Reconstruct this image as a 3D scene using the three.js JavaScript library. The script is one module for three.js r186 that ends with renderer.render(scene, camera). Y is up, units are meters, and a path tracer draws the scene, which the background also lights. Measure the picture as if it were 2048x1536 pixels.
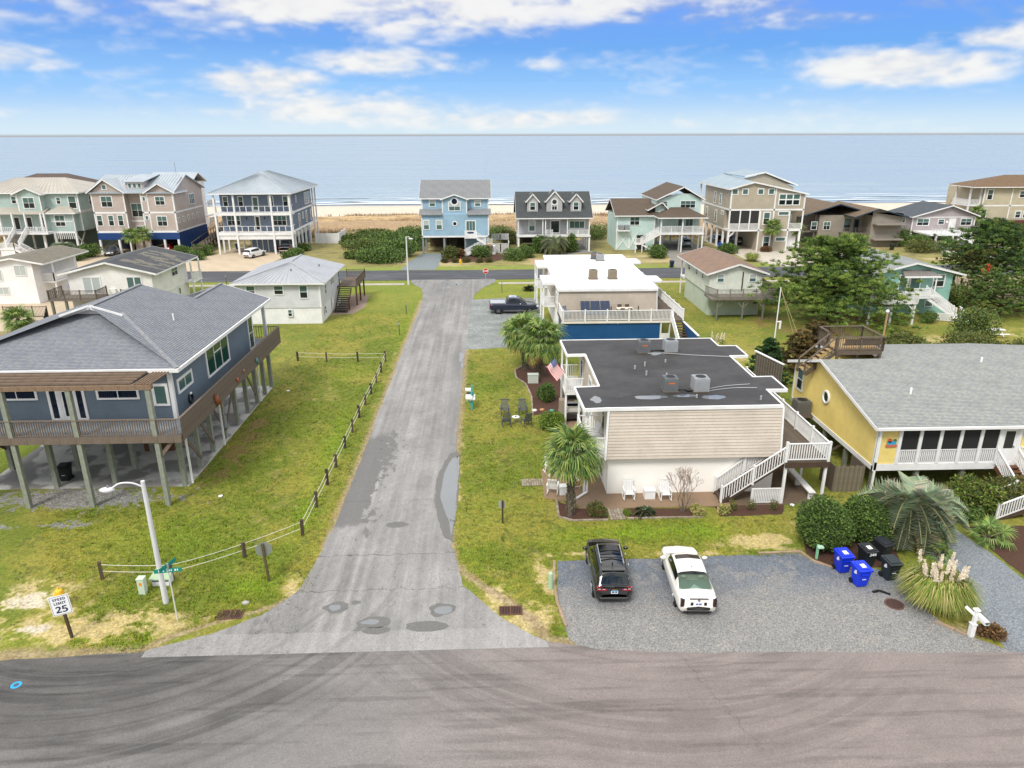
import * as THREE from 'three';
import { mergeGeometries } from 'three/addons/utils/BufferGeometryUtils.js';

// ---------------------------------------------------------------- camera, sky, sun, exposure
const scene = new THREE.Scene();
const camera = new THREE.PerspectiveCamera(56.779, 1024 / 768, 0.5, 30000);
const PITCH = 19.385 * Math.PI / 180, YAW = 1.97 * Math.PI / 180, ROLL = 0.126 * Math.PI / 180, EYE = 20.5;
{
  const F = new THREE.Vector3(Math.sin(YAW) * Math.cos(PITCH), -Math.sin(PITCH), -Math.cos(YAW) * Math.cos(PITCH));
  const R = new THREE.Vector3(Math.cos(YAW), 0, Math.sin(YAW)), U = new THREE.Vector3().crossVectors(R, F);
  camera.position.set(0, EYE, 0);
  camera.up.copy(R.clone().multiplyScalar(Math.sin(ROLL)).addScaledVector(U, Math.cos(ROLL)));
  camera.lookAt(F.x, EYE + F.y, F.z);
}
const renderer = new THREE.WebGLRenderer({ antialias: true });
renderer.setSize(1024, 768);
renderer.toneMapping = THREE.LinearToneMapping;
renderer.toneMappingExposure = 1.27;
renderer.shadowMap.enabled = true;
renderer.shadowMap.type = THREE.PCFSoftShadowMap;

// seeded random numbers and value noise
function rng(seed) { let a = seed >>> 0; return () => { a = (a + 0x6D2B79F5) | 0; let t = Math.imul(a ^ (a >>> 15), 1 | a); t = (t + Math.imul(t ^ (t >>> 7), 61 | t)) ^ t; return ((t ^ (t >>> 14)) >>> 0) / 4294967296; }; }
const HT = new Float32Array(65536); { const r = rng(77); for (let i = 0; i < 65536; i++) HT[i] = r(); }
const hash2 = (x, y) => HT[((x * 374761 + y * 668265 + (x ^ (y << 3)) * 1274126) >>> 2) & 65535];
function vnoise(x, y) {
  const xi = Math.floor(x), yi = Math.floor(y); let u = x - xi, v = y - yi; u = u * u * (3 - 2 * u); v = v * v * (3 - 2 * v);
  const a = hash2(xi, yi), b = hash2(xi + 1, yi), c = hash2(xi, yi + 1), d = hash2(xi + 1, yi + 1);
  return a + (b - a) * u + (c - a) * v + (a - b - c + d) * u * v;
}
function fbm(x, y, n = 4) { let s = 0, a = 0.5, t = 0; for (let i = 0; i < n; i++) { s += a * vnoise(x, y); t += a; a *= 0.5; x = x * 2.03 + 17.3; y = y * 2.03 - 9.1; } return s / t; }
// noise that repeats after n cells
function pnoise(x, y, n) {
  const xi = Math.floor(x), yi = Math.floor(y); let u = x - xi, v = y - yi; u = u * u * (3 - 2 * u); v = v * v * (3 - 2 * v);
  const m = k => ((k % n) + n) % n, X = m(xi), X1 = m(xi + 1), Y = m(yi) + 991, Y1 = m(yi + 1) + 991;
  const a = hash2(X, Y), b = hash2(X1, Y), c = hash2(X, Y1), d = hash2(X1, Y1);
  return a + (b - a) * u + (c - a) * v + (a - b - c + d) * u * v;
}
const sstep = (a, b, x) => { const t = Math.min(1, Math.max(0, (x - a) / (b - a))); return t * t * (3 - 2 * t); };
const mix = (a, b, t) => a + (b - a) * t;
const mix3 = (a, b, t) => [a[0] + (b[0] - a[0]) * t, a[1] + (b[1] - a[1]) * t, a[2] + (b[2] - a[2]) * t];

// the sky: blue air whitening towards the horizon, broken cloud that covers more of the sky overhead (the light is soft)
{
  const W = 4096, Hh = 2048, data = new Float32Array(W * Hh * 4);
  // clouds the photograph shows: azimuth (from the lane's direction, + right), elevation, half widths (degrees), strength
  const blobs = [[-34, 9.4, 9, 2.0, .95], [-27, 8.6, 2.4, 1.6, .7], [-31, 4.6, 3.6, .75, .9], [-33, 1.4, 3, .5, .5], [-14, 10.2, 10, 3.2, 1], [-4, 8.6, 12, 2.2, .85], [-16, 3.5, 4.6, 1.25, 1],
    [-7, 4.9, 6.5, 1.0, .85], [4, 4.9, 2, .6, .6], [-11, 1.9, 13, 1.5, .7], [12, 8.7, 11, 1.5, .8], [21, 7.4, 8, 1.0, .55], [29, 4.2, 6, 1.35, 1], [33.5, 5.6, 4.5, .9, .8], [38.5, 6.2, 4, 1.1, .8], [20.5, 4.6, 3, .9, .5],
    [-24, 1.3, 6, .7, .5], [3, 1.0, 16, .8, .75], [-30, 7.0, 9, .5, .45], [10, 2.4, 10, .5, .3], [30, 1.1, 12, .5, .4], [-40, 1.0, 8, .6, .5], [29, 9.6, 1.2, .6, .3]];
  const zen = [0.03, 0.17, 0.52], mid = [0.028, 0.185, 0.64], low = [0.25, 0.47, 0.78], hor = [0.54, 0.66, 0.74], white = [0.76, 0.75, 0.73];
  for (let j = 0; j < Hh; j++) {
    const el = ((j + 0.5) / Hh - 0.5) * 180;
    for (let i = 0; i < W; i++) {
      const k = (j * W + i) * 4;
      if (el <= 0) { data[k] = 0.36; data[k + 1] = 0.40; data[k + 2] = 0.42; data[k + 3] = 1; continue; }
      const th = ((i + 0.5) / W - 0.5) * 2 * Math.PI, az = Math.atan2(Math.cos(th), -Math.sin(th)) * 180 / Math.PI;
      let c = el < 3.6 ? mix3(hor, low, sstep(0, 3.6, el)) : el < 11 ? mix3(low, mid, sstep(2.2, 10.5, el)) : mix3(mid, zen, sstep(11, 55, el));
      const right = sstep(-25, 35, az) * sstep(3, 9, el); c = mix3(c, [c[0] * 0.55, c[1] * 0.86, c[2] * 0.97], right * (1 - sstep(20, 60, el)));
      const s = 1 / Math.max(0.05, Math.sin(el * Math.PI / 180) + 0.045), cx = Math.sin(az * Math.PI / 180) * s, cz = Math.cos(az * Math.PI / 180) * s;
      const wisp = fbm(cx * 1.3 + 4, cz * 3.1 + 9, 6), fine = fbm(az * 0.16 + 31, el * 0.62 + 7, 6), tiny = fbm(az * 0.9 + fine * 3, el * 2.4 + 50, 5);
      let d = 0;
      if (el < 22 && Math.abs(az) < 62) for (const [a, e, w, h, st] of blobs) { const dx = (az - a) / w, dy = (el - e) / (dx * 0 + h), q = dx * dx + dy * dy; if (q < 4) d = Math.max(d, st * (1 - q * 0.42)); }
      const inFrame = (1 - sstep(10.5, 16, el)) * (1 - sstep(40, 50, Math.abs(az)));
      const open = sstep(0.28, 0.54, wisp * 0.75 + fine * 0.35) * 0.97;
      const near = sstep(0.25, 0.95, d * 0.98 + (fine - 0.5) * 1.15 + (tiny - 0.5) * 0.6) * Math.min(1, d * 1.3 + 0.1);
      const a = mix(open, Math.max(near, sstep(0.5, 0.82, fine * 0.6 + tiny * 0.45) * 0.3), inFrame);
      const shade = 0.90 + 0.10 * sstep(0.3, 0.7, tiny * 0.5 + fine * 0.5);
      const lit = shade * mix(1, 1.75, sstep(13, 38, el)); c = mix3(c, [white[0] * lit, white[1] * lit, white[2] * lit], a * 0.94);  // clouds above the view are brightened to add fill light to the scene
      data[k] = c[0]; data[k + 1] = c[1]; data[k + 2] = c[2]; data[k + 3] = 1;
    }
  }
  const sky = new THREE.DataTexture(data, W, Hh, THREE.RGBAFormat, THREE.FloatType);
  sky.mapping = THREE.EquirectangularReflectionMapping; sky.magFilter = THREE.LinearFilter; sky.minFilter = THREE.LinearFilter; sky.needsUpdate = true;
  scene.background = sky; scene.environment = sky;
}
const sun = new THREE.DirectionalLight(new THREE.Color(1, 0.955, 0.885), 2.2);
sun.position.set(-32, 78, 56); sun.target.position.set(0, 0, -70);
sun.position.add(sun.target.position);
sun.castShadow = true; sun.shadow.radius = 30; sun.shadow.mapSize.set(4096, 4096);
Object.assign(sun.shadow.camera, { left: -150, right: 150, top: 150, bottom: -150, near: 1, far: 400 });
scene.add(sun, sun.target);

// ---------------------------------------------------------------- helpers
const used = {};
function numbered(n) { const k = used[n] = (used[n] ?? -1) + 1; return k ? `${n}_${String(k).padStart(3, '0')}` : n; }
function thing(name, label, category, at = [0, 0, 0], group) {
  const o = new THREE.Group(); o.name = numbered(name); o.position.set(...at); o.base = at; scene.add(o);
  o.userData = { label, category }; if (group) o.userData.group = group; return o;
}
function struct(b, name, m) { const o = b.mesh(name, m, null); o.name = numbered(name); o.userData = { kind: 'structure' }; scene.add(o); return o; }
const V3 = (a) => new THREE.Vector3(...a);
const _n = new THREE.Vector3(), _u = new THREE.Vector3(), _v = new THREE.Vector3(), _a = new THREE.Vector3(), _b = new THREE.Vector3();
class B { // collects faces of one part, in world metres
  constructor() { this.p = []; this.n = []; this.t = []; this.c = null; }
  tri(a, b, c, na, nb, nc) {
    _a.set(b[0] - a[0], b[1] - a[1], b[2] - a[2]); _b.set(c[0] - a[0], c[1] - a[1], c[2] - a[2]); _n.crossVectors(_a, _b); if (_n.lengthSq() < 1e-14) return; _n.normalize();
    if (Math.abs(_n.y) > 0.97) { _u.set(1, 0, 0); _v.set(0, 0, -1); } else { _u.set(_n.z, 0, -_n.x).normalize(); _v.crossVectors(_n, _u); }
    let i = 0; for (const q of [a, b, c]) { this.p.push(q[0], q[1], q[2]); const w = [na, nb, nc][i++] || [_n.x, _n.y, _n.z]; this.n.push(...w); this.t.push(q[0] * _u.x + q[1] * _u.y + q[2] * _u.z, q[0] * _v.x + q[1] * _v.y + q[2] * _v.z); }
  }
  quad(a, b, c, d) { this.tri(a, b, c); this.tri(a, c, d); return this; }
  poly(pts, out) { if (out) { const n = new THREE.Vector3(); for (let i = 0; i < pts.length; i++) { const a = pts[i], b = pts[(i + 1) % pts.length]; n.x += (a[1] - b[1]) * (a[2] + b[2]); n.y += (a[2] - b[2]) * (a[0] + b[0]); n.z += (a[0] - b[0]) * (a[1] + b[1]); } if (n.x * out[0] + n.y * out[1] + n.z * out[2] < 0) pts = pts.slice().reverse(); } for (let i = 1; i + 1 < pts.length; i++) this.tri(pts[0], pts[i], pts[i + 1]); return this; }
  sheet(xz, y) { // flat polygon of any outline, seen from above
    const f = THREE.ShapeUtils.triangulateShape(xz.map(q => new THREE.Vector2(q[0], q[1])), []);
    for (const [i, j, k] of f) { const a = [xz[i][0], y, xz[i][1]], b = [xz[j][0], y, xz[j][1]], c = [xz[k][0], y, xz[k][1]]; const cr = (b[0] - a[0]) * (c[2] - a[2]) - (b[2] - a[2]) * (c[0] - a[0]); if (cr < 0) this.tri(a, b, c); else this.tri(a, c, b); }
    return this;
  }
  slab(xz, y0, y1) { this.sheet(xz, y1); const n = xz.length, mx = xz.reduce((s, q) => s + q[0], 0) / n, mz = xz.reduce((s, q) => s + q[1], 0) / n; let ar = 0; for (let i = 0; i < n; i++) { const a = xz[i], b = xz[(i + 1) % n]; ar += a[0] * b[1] - a[1] * b[0]; } for (let i = 0; i < n; i++) { let a = xz[i], b = xz[(i + 1) % n]; if (ar > 0) [a, b] = [b, a]; this.quad([a[0], y0, a[1]], [b[0], y0, b[1]], [b[0], y1, b[1]], [a[0], y1, a[1]]); } return this; }
  box(x0, y0, z0, x1, y1, z1) {
    if (x0 > x1) [x0, x1] = [x1, x0]; if (y0 > y1) [y0, y1] = [y1, y0]; if (z0 > z1) [z0, z1] = [z1, z0];
    const q = (a, b, c, d) => this.quad(a, b, c, d);
    q([x0, y0, z1], [x1, y0, z1], [x1, y1, z1], [x0, y1, z1]); q([x1, y0, z0], [x0, y0, z0], [x0, y1, z0], [x1, y1, z0]);
    q([x1, y0, z1], [x1, y0, z0], [x1, y1, z0], [x1, y1, z1]); q([x0, y0, z0], [x0, y0, z1], [x0, y1, z1], [x0, y1, z0]);
    q([x0, y1, z1], [x1, y1, z1], [x1, y1, z0], [x0, y1, z0]); q([x0, y0, z0], [x1, y0, z0], [x1, y0, z1], [x0, y0, z1]); return this;
  }
  beam(p, q, w, h) { // square timber from p to q: w across, h upright
    const d = V3(q).sub(V3(p)).normalize(), s = Math.abs(d.y) > 0.99 ? new THREE.Vector3(1, 0, 0) : new THREE.Vector3(-d.z, 0, d.x).normalize(), u = new THREE.Vector3().crossVectors(s, d).normalize();
    const c = (o, a, b) => [o[0] + s.x * a * w / 2 + u.x * b * h / 2, o[1] + s.y * a * w / 2 + u.y * b * h / 2, o[2] + s.z * a * w / 2 + u.z * b * h / 2];
    const k = [[-1, -1], [1, -1], [1, 1], [-1, 1]], A = k.map(([a, b]) => c(p, a, b)), Z = k.map(([a, b]) => c(q, a, b)), m = V3(p).add(V3(q)).multiplyScalar(0.5);
    const f = (pts) => { const g = pts.reduce((t, e) => t.add(V3(e)), new THREE.Vector3()).multiplyScalar(1 / pts.length).sub(m); this.poly(pts, [g.x, g.y, g.z]); };
    for (let i = 0; i < 4; i++) f([A[i], A[(i + 1) % 4], Z[(i + 1) % 4], Z[i]]); f(A); f(Z); return this;
  }
  cyl(p, q, r0, r1, n = 10, caps = true) {
    const d = V3(q).sub(V3(p)).normalize(), s = (Math.abs(d.y) > 0.9 ? new THREE.Vector3(1, 0, 0) : new THREE.Vector3(0, 1, 0)).cross(d).normalize(), u = new THREE.Vector3().crossVectors(d, s);
    const at = (o, r, t) => [o[0] + (s.x * Math.cos(t) + u.x * Math.sin(t)) * r, o[1] + (s.y * Math.cos(t) + u.y * Math.sin(t)) * r, o[2] + (s.z * Math.cos(t) + u.z * Math.sin(t)) * r], nn = t => [s.x * Math.cos(t) + u.x * Math.sin(t), s.y * Math.cos(t) + u.y * Math.sin(t), s.z * Math.cos(t) + u.z * Math.sin(t)];
    for (let i = 0; i < n; i++) { const t = i / n * 2 * Math.PI, w = (i + 1) / n * 2 * Math.PI; const a = at(p, r0, t), b = at(p, r0, w), c = at(q, r1, w), e = at(q, r1, t); this.tri(a, b, c, nn(t), nn(w), nn(w)); this.tri(a, c, e, nn(t), nn(w), nn(t)); if (caps) { this.tri(q, e, c); this.tri(p, b, a); } } return this;
  }
  ball(c, rx, ry, rz, n = 10, m = 7, f) { // f(dir) scales the radius
    const P = (i, j) => { const t = i / n * 2 * Math.PI, e = (j / m - 0.5) * Math.PI, d = [Math.cos(e) * Math.cos(t), Math.sin(e), Math.cos(e) * Math.sin(t)], k = f ? f(d) : 1; return [[c[0] + d[0] * rx * k, c[1] + d[1] * ry * k, c[2] + d[2] * rz * k], d]; };
    for (let i = 0; i < n; i++) for (let j = 0; j < m; j++) { const [a, na] = P(i, j), [b, nb] = P(i + 1, j), [e, ne] = P(i + 1, j + 1), [g, ng] = P(i, j + 1); this.tri(a, e, b, na, ne, nb); this.tri(a, g, e, na, ng, ne); } return this;
  }
  roof(pts, th) { // a roof plane with thickness: pts is its top
    const lo = pts.map(q => [q[0], q[1] - th, q[2]]); this.poly(pts, [0, 1, 0]); this.poly(lo, [0, -1, 0]);
    for (let i = 0; i < pts.length; i++) { const j = (i + 1) % pts.length; this.quad(pts[j], pts[i], lo[i], lo[j]); } return this;
  }
  geo(base) {
    const g = new THREE.BufferGeometry(), p = new Float32Array(this.p); if (base) for (let i = 0; i < p.length; i += 3) { p[i] -= base[0]; p[i + 1] -= base[1]; p[i + 2] -= base[2]; }
    g.setAttribute('position', new THREE.BufferAttribute(p, 3)); g.setAttribute('normal', new THREE.BufferAttribute(new Float32Array(this.n), 3)); g.setAttribute('uv', new THREE.BufferAttribute(new Float32Array(this.t), 2));
    if (this.c) g.setAttribute('color', new THREE.BufferAttribute(new Float32Array(this.c), 3)); return g;
  }
  mesh(name, m, parent) { const o = new THREE.Mesh(this.geo(parent && parent.base), m); o.name = name; if (parent) { parent.add(o); o.base = parent.base; } return o; }
}
const bb = () => new B();
function solo(name, label, category, at, build, m, group) { // a thing that is one mesh
  const b = bb(); build(b); const o = b.mesh(numbered(name), m, null); scene.add(o); o.userData = { label, category }; if (group) o.userData.group = group;
  o.geometry.translate(-at[0], -at[1], -at[2]); o.position.set(...at); return o;
}
function copy(o, at, turn, label) { const c = o.clone(); c.name = numbered(o.name.replace(/_\d{3}$/, '')); c.position.set(...at); c.rotation.y = turn || 0; c.userData = { ...o.userData, label }; scene.add(c); return c; }
const geoCache = new Map();
function piece(parent, name, dims, at, m) { // a small upright block, geometry shared between alike ones
  const key = dims.map(d => d.toFixed(3)).join(); let g = geoCache.get(key);
  if (!g) { const b = bb(); b.box(-dims[0] / 2, 0, -dims[2] / 2, dims[0] / 2, dims[1], dims[2] / 2); geoCache.set(key, g = b.geo()); }
  const o = new THREE.Mesh(g, m); o.name = name; o.base = parent.base; o.position.set(at[0] - parent.base[0], at[1] - parent.base[1], at[2] - parent.base[2]); parent.add(o); return o;
}
// walls: face is '+z' (towards the camera), '-z', '+x' or '-x'; u runs along the wall, v up, d out of it
const fm = (f, plane) => f === '+z' ? (u, v, d) => [u, v, plane + d] : f === '-z' ? (u, v, d) => [u, v, plane - d] : f === '+x' ? (u, v, d) => [plane + d, v, u] : (u, v, d) => [plane - d, v, u];
const fo = { '+z': [0, 0, 1], '-z': [0, 0, -1], '+x': [1, 0, 0], '-x': [-1, 0, 0] };
function fbox(b, f, plane, u0, u1, v0, v1, d0, d1) { const m = fm(f, plane), a = m(u0, v0, d0), c = m(u1, v1, d1); b.box(...a, ...c); return b; }
function clip(poly, ax, lo, hi) { for (const [lim, s] of [[lo, 1], [hi, -1]]) { const out = []; for (let i = 0; i < poly.length; i++) { const a = poly[i], b = poly[(i + 1) % poly.length], da = (a[ax] - lim) * s, db = (b[ax] - lim) * s; if (da >= 0) out.push(a); if (da * db < 0) { const t = da / (da - db); out.push([mix(a[0], b[0], t), mix(a[1], b[1], t)]); } } poly = out; if (!poly.length) break; } return poly; }
function lap(b, f, plane, poly, pitch = 0.16, depth = 0.018) { // lapped boards, each course leaning out at its lower edge
  const m = fm(f, plane), v0 = Math.min(...poly.map(q => q[1])), v1 = Math.max(...poly.map(q => q[1]));
  for (let v = v0; v < v1 - 1e-4; v += pitch) {
    const c = clip(poly, 1, v, Math.min(v1, v + pitch)); if (c.length < 3) continue;
    b.poly(c.map(q => m(q[0], q[1], depth * (1 - (q[1] - v) / pitch) + 0.001)), fo[f]);
    const low = c.filter(q => q[1] < v + 1e-4).map(q => q[0]); if (low.length > 1) { const a = Math.min(...low), e = Math.max(...low); b.poly([m(a, v, depth + 0.001), m(e, v, depth + 0.001), m(e, v, -0.004), m(a, v, -0.004)], [0, -1, 0]); }
  } return b;
}
function boards(b, f, plane, poly, step = 0.3, w = 0.05, d = 0.02) { // flat wall with upright battens
  const m = fm(f, plane); b.poly(poly.map(q => m(q[0], q[1], 0)), fo[f]);
  const u0 = Math.min(...poly.map(q => q[0])), u1 = Math.max(...poly.map(q => q[0]));
  for (let u = u0 + step / 2; u < u1; u += step) { const c = clip(poly, 0, u - 0.001, u + 0.001); if (c.length < 3) continue; const vs = c.map(q => q[1]); fbox(b, f, plane, u - w / 2, u + w / 2, Math.min(...vs), Math.max(...vs) - 0.01, 0, d); } return b;
}
const rect = (u0, u1, v0, v1) => [[u0, v0], [u1, v0], [u1, v1], [u0, v1]];
// window: trim frame with mullions, one pane to each light
function win(root, f, plane, u0, u1, v0, v1, o = {}) {
  if (u0 > u1) [u0, u1] = [u1, u0]; if (v0 > v1) [v0, v1] = [v1, v0];
  const { trim = 0.1, cols = 1, rows = 2, m = MAT.trim, glass = [MAT.glass1, MAT.glass0], bar = 0.05, d = 0.05, name = 'window', lift = 0.02, thick = 0.012 } = o, b = bb();
  fbox(b, f, plane, u0, u0 + trim, v0, v1, 0, d + lift); fbox(b, f, plane, u1 - trim, u1, v0, v1, 0, d + lift);
  fbox(b, f, plane, u0 + trim, u1 - trim, v1 - trim, v1, 0, d + lift + 0.01); fbox(b, f, plane, u0 + trim, u1 - trim, v0, v0 + trim * 0.8, 0, d + lift + 0.02);
  const a0 = u0 + trim, a1 = u1 - trim, c0 = v0 + trim * 0.8, c1 = v1 - trim, cells = [];
  const cw = (a1 - a0 - bar * (cols - 1)) / cols, rh = (c1 - c0 - bar * (rows - 1)) / rows;
  for (let i = 1; i < cols; i++) { const u = a0 + i * cw + (i - 1) * bar; fbox(b, f, plane, u, u + bar, c0, c1, 0, d + lift - 0.012); }
  for (let j = 1; j < rows; j++) { const v = c0 + j * rh + (j - 1) * bar; fbox(b, f, plane, a0, a1, v, v + bar, 0, d + lift - 0.02); }
  const w = b.mesh(name, m, root);
  for (let i = 0; i < cols; i++) for (let j = 0; j < rows; j++) { const u = a0 + i * (cw + bar), v = c0 + j * (rh + bar), p = bb(); fbox(p, f, plane, u, u + cw, v, v + rh, 0, lift + thick); p.mesh('pane', glass[(rows - 1 - j) % glass.length], w); }
  return w;
}
function door(root, f, plane, u0, u1, v0, v1, m, o = {}) {
  const b = bb(), t = 0.09; fbox(b, f, plane, u0, u0 + t, v0, v1, 0, 0.06); fbox(b, f, plane, u1 - t, u1, v0, v1, 0, 0.06); fbox(b, f, plane, u0 + t, u1 - t, v1 - t, v1, 0, 0.065); fbox(b, f, plane, u0 + t, u1 - t, v0, v1 - t, 0, 0.03);
  const w = b.mesh('door', m, root), g = bb(); fbox(g, f, plane, u0 + t + 0.12, u1 - t - 0.12, v0 + (o.low ?? 0.25), v1 - t - 0.12, 0.03, 0.045); if (o.glass !== null) g.mesh('pane', o.glass || MAT.glass0, w);
  const h = bb(); fbox(h, f, plane, u1 - t - 0.1, u1 - t - 0.05, v0 + 0.95, v0 + 1.05, 0.03, 0.09); h.mesh('handle', MAT.steel, w); return w;
}
// railing between two floor points; near ones get each baluster as a piece
function rail(root, p, q, o = {}) {
  const { h = 1.0, sp = 0.13, bw = 0.035, m = MAT.white, post = 1.9, pw = 0.1, up = 0.1, each = true, ends = [1, 1], low = 0.1, cap = 0.1, name = 'railing' } = o, b = bb();
  const L = Math.hypot(q[0] - p[0], q[2] - p[2]), at = t => [mix(p[0], q[0], t), mix(p[1], q[1], t), mix(p[2], q[2], t)], lift = (a, y) => [a[0], a[1] + y, a[2]];
  b.beam(lift(p, h), lift(q, h), cap, 0.05); b.beam(lift(p, low), lift(q, low), 0.05, 0.06);
  const n = Math.max(1, Math.round(L / sp)); if (!each) for (let i = 1; i < n; i++) { const a = at(i / n); b.box(a[0] - bw / 2, a[1] + low, a[2] - bw / 2, a[0] + bw / 2, a[1] + h, a[2] + bw / 2); }
  const k = Math.max(1, Math.round(L / post)); if (!each && post < 90) for (let i = 0; i <= k; i++) { if ((i === 0 && !ends[0]) || (i === k && !ends[1])) continue; const a = at(i / k); b.box(a[0] - pw / 2, a[1] - 0.05, a[2] - pw / 2, a[0] + pw / 2, a[1] + h + up, a[2] + pw / 2); }
  const r = b.mesh(name, m, root);
  if (each) { for (let i = 1; i < n; i++) piece(r, 'baluster', [bw, h - low, bw], lift(at(i / n), low), m); if (post < 90) for (let i = 0; i <= k; i++) { if ((i === 0 && !ends[0]) || (i === k && !ends[1])) continue; piece(r, 'post', [pw, h + up + 0.05, pw], lift(at(i / k), -0.05), m); } }
  return r;
}
// straight flight: top and bottom are the middle of its ends; side is the unit vector across it
function stair(root, top, bot, w, n, o = {}) {
  const { m = MAT.deck, sm = m, each = true, th = 0.05 } = o, dx = bot[0] - top[0], dz = bot[2] - top[2], L = Math.hypot(dx, dz), s = [-dz / L, dx / L], run = L / n, b = bb();
  for (const k of [-1, 1]) { const e = k * w / 2; b.beam([top[0] + s[0] * e, top[1] - 0.2, top[2] + s[1] * e], [bot[0] + s[0] * e, bot[1] - 0.02, bot[2] + s[1] * e], 0.06, 0.28); }
  const st = b.mesh('stair', sm, root), al = Math.abs(dx) > Math.abs(dz); const tb = bb();
  for (let i = 0; i < n; i++) { const t = (i + 0.5) / n, c = [top[0] + dx * t, top[1] + (bot[1] - top[1]) * (i + 1) / (n + 1), top[2] + dz * t], d = al ? [run * 1.08, th, w] : [w, th, run * 1.08]; if (each) piece(st, 'tread', d, c, m); else tb.box(c[0] - d[0] / 2, c[1], c[2] - d[2] / 2, c[0] + d[0] / 2, c[1] + th, c[2] + d[2] / 2); }
  if (!each) tb.mesh('treads', m, st); return st;
}
// gable roof along x or z, with white edge boards; r = ridge coordinate across
function gable(root, ax, x0, x1, z0, z1, ye, yr, r, m, o = {}) {
  const { th = 0.14, fm: fmat = MAT.trim, ye2 = ye } = o, b = bb(), f = bb();
  if (ax === 'z') { b.roof([[x0, ye, z0], [x0, ye, z1], [r, yr, z1], [r, yr, z0]], th); b.roof([[r, yr, z0], [r, yr, z1], [x1, ye2, z1], [x1, ye2, z0]], th);
    for (const z of [z0, z1]) { const s = z === z1 ? 0.016 : -0.016; f.beam([x0, ye - 0.09, z + s], [r, yr - 0.09, z + s], 0.03, 0.2); f.beam([r, yr - 0.09, z + s], [x1, ye2 - 0.09, z + s], 0.03, 0.2); } f.box(x0 - 0.035, ye - 0.2, z0, x0 - 0.003, ye - 0.02, z1); f.box(x1 + 0.003, ye2 - 0.2, z0, x1 + 0.035, ye2 - 0.02, z1);
  } else { b.roof([[x0, ye, z1], [x1, ye, z1], [x1, yr, r], [x0, yr, r]], th); b.roof([[x0, yr, r], [x1, yr, r], [x1, ye2, z0], [x0, ye2, z0]], th);
    for (const x of [x0, x1]) { const s = x === x1 ? 0.016 : -0.016; f.beam([x + s, ye - 0.09, z1], [x + s, yr - 0.09, r], 0.03, 0.2); f.beam([x + s, yr - 0.09, r], [x + s, ye2 - 0.09, z0], 0.03, 0.2); } f.box(x0, ye - 0.2, z1 + 0.003, x1, ye - 0.02, z1 + 0.035); f.box(x0, ye2 - 0.2, z0 - 0.035, x1, ye2 - 0.02, z0 - 0.003); }
  const ro = b.mesh('roof', m, root); f.mesh('fascia', fmat, ro); return ro;
}
function hip(root, x0, x1, z0, z1, ye, yr, rx0, rx1, rz0, rz1, m, o = {}) { // ridge from (rx0, rz0) to (rx1, rz1)
  const { th = 0.12, fm: fmat = MAT.trim } = o, b = bb(), f = bb(), A = [x0, ye, z1], C = [x1, ye, z1], D = [x1, ye, z0], E = [x0, ye, z0];
  if (rx0 !== rx1) { const P = [rx0, yr, rz0], Q = [rx1, yr, rz0]; b.roof([A, C, Q, P], th); b.roof([C, D, Q], th); b.roof([D, E, P, Q], th); b.roof([E, A, P], th); }
  else { const P = [rx0, yr, rz1], Q = [rx0, yr, rz0]; b.roof([A, C, P], th); b.roof([C, D, Q, P], th); b.roof([D, E, Q], th); b.roof([E, A, P, Q], th); }
  f.box(x0, ye - 0.2, z1 + 0.003, x1, ye - 0.02, z1 + 0.04); f.box(x0, ye - 0.2, z0 - 0.04, x1, ye - 0.02, z0 - 0.003); f.box(x0 - 0.04, ye - 0.2, z0, x0 - 0.003, ye - 0.02, z1); f.box(x1 + 0.003, ye - 0.2, z0, x1 + 0.04, ye - 0.02, z1);
  const ro = b.mesh('roof', m, root); f.mesh('fascia', fmat, ro); return ro;
}
// raised seams running up a roof plane a-b (eave) to d-c (top)
function seams(ro, a, b, c, d, step, m) { const L = V3(b).distanceTo(V3(a)), n = Math.round(L / step), l3 = (p, q, t) => [mix(p[0], q[0], t), mix(p[1], q[1], t) + 0.015, mix(p[2], q[2], t)]; for (let i = 0; i <= n; i++) { const p = l3(a, b, i / n), q = l3(d, c, i / n); if (V3(p).distanceTo(V3(q)) < 0.2) continue; bb().beam(p, q, 0.035, 0.04).mesh('seam', m, ro); } }
function trimLines(root, list, m = MAT.trim, name = 'trim') { for (const [f, pl, u0, u1, v0, v1, d = 0.04] of list) fbox(bb(), f, pl, u0, u1, v0, v1, 0.003, d).mesh(name, m, root); }
function posts(root, list, y0, y1, w, m, name = 'post') { for (const [x, z, a = y0, c = y1] of list) piece(root, name, [w, c - a, w], [x, a, z], m); }
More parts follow.
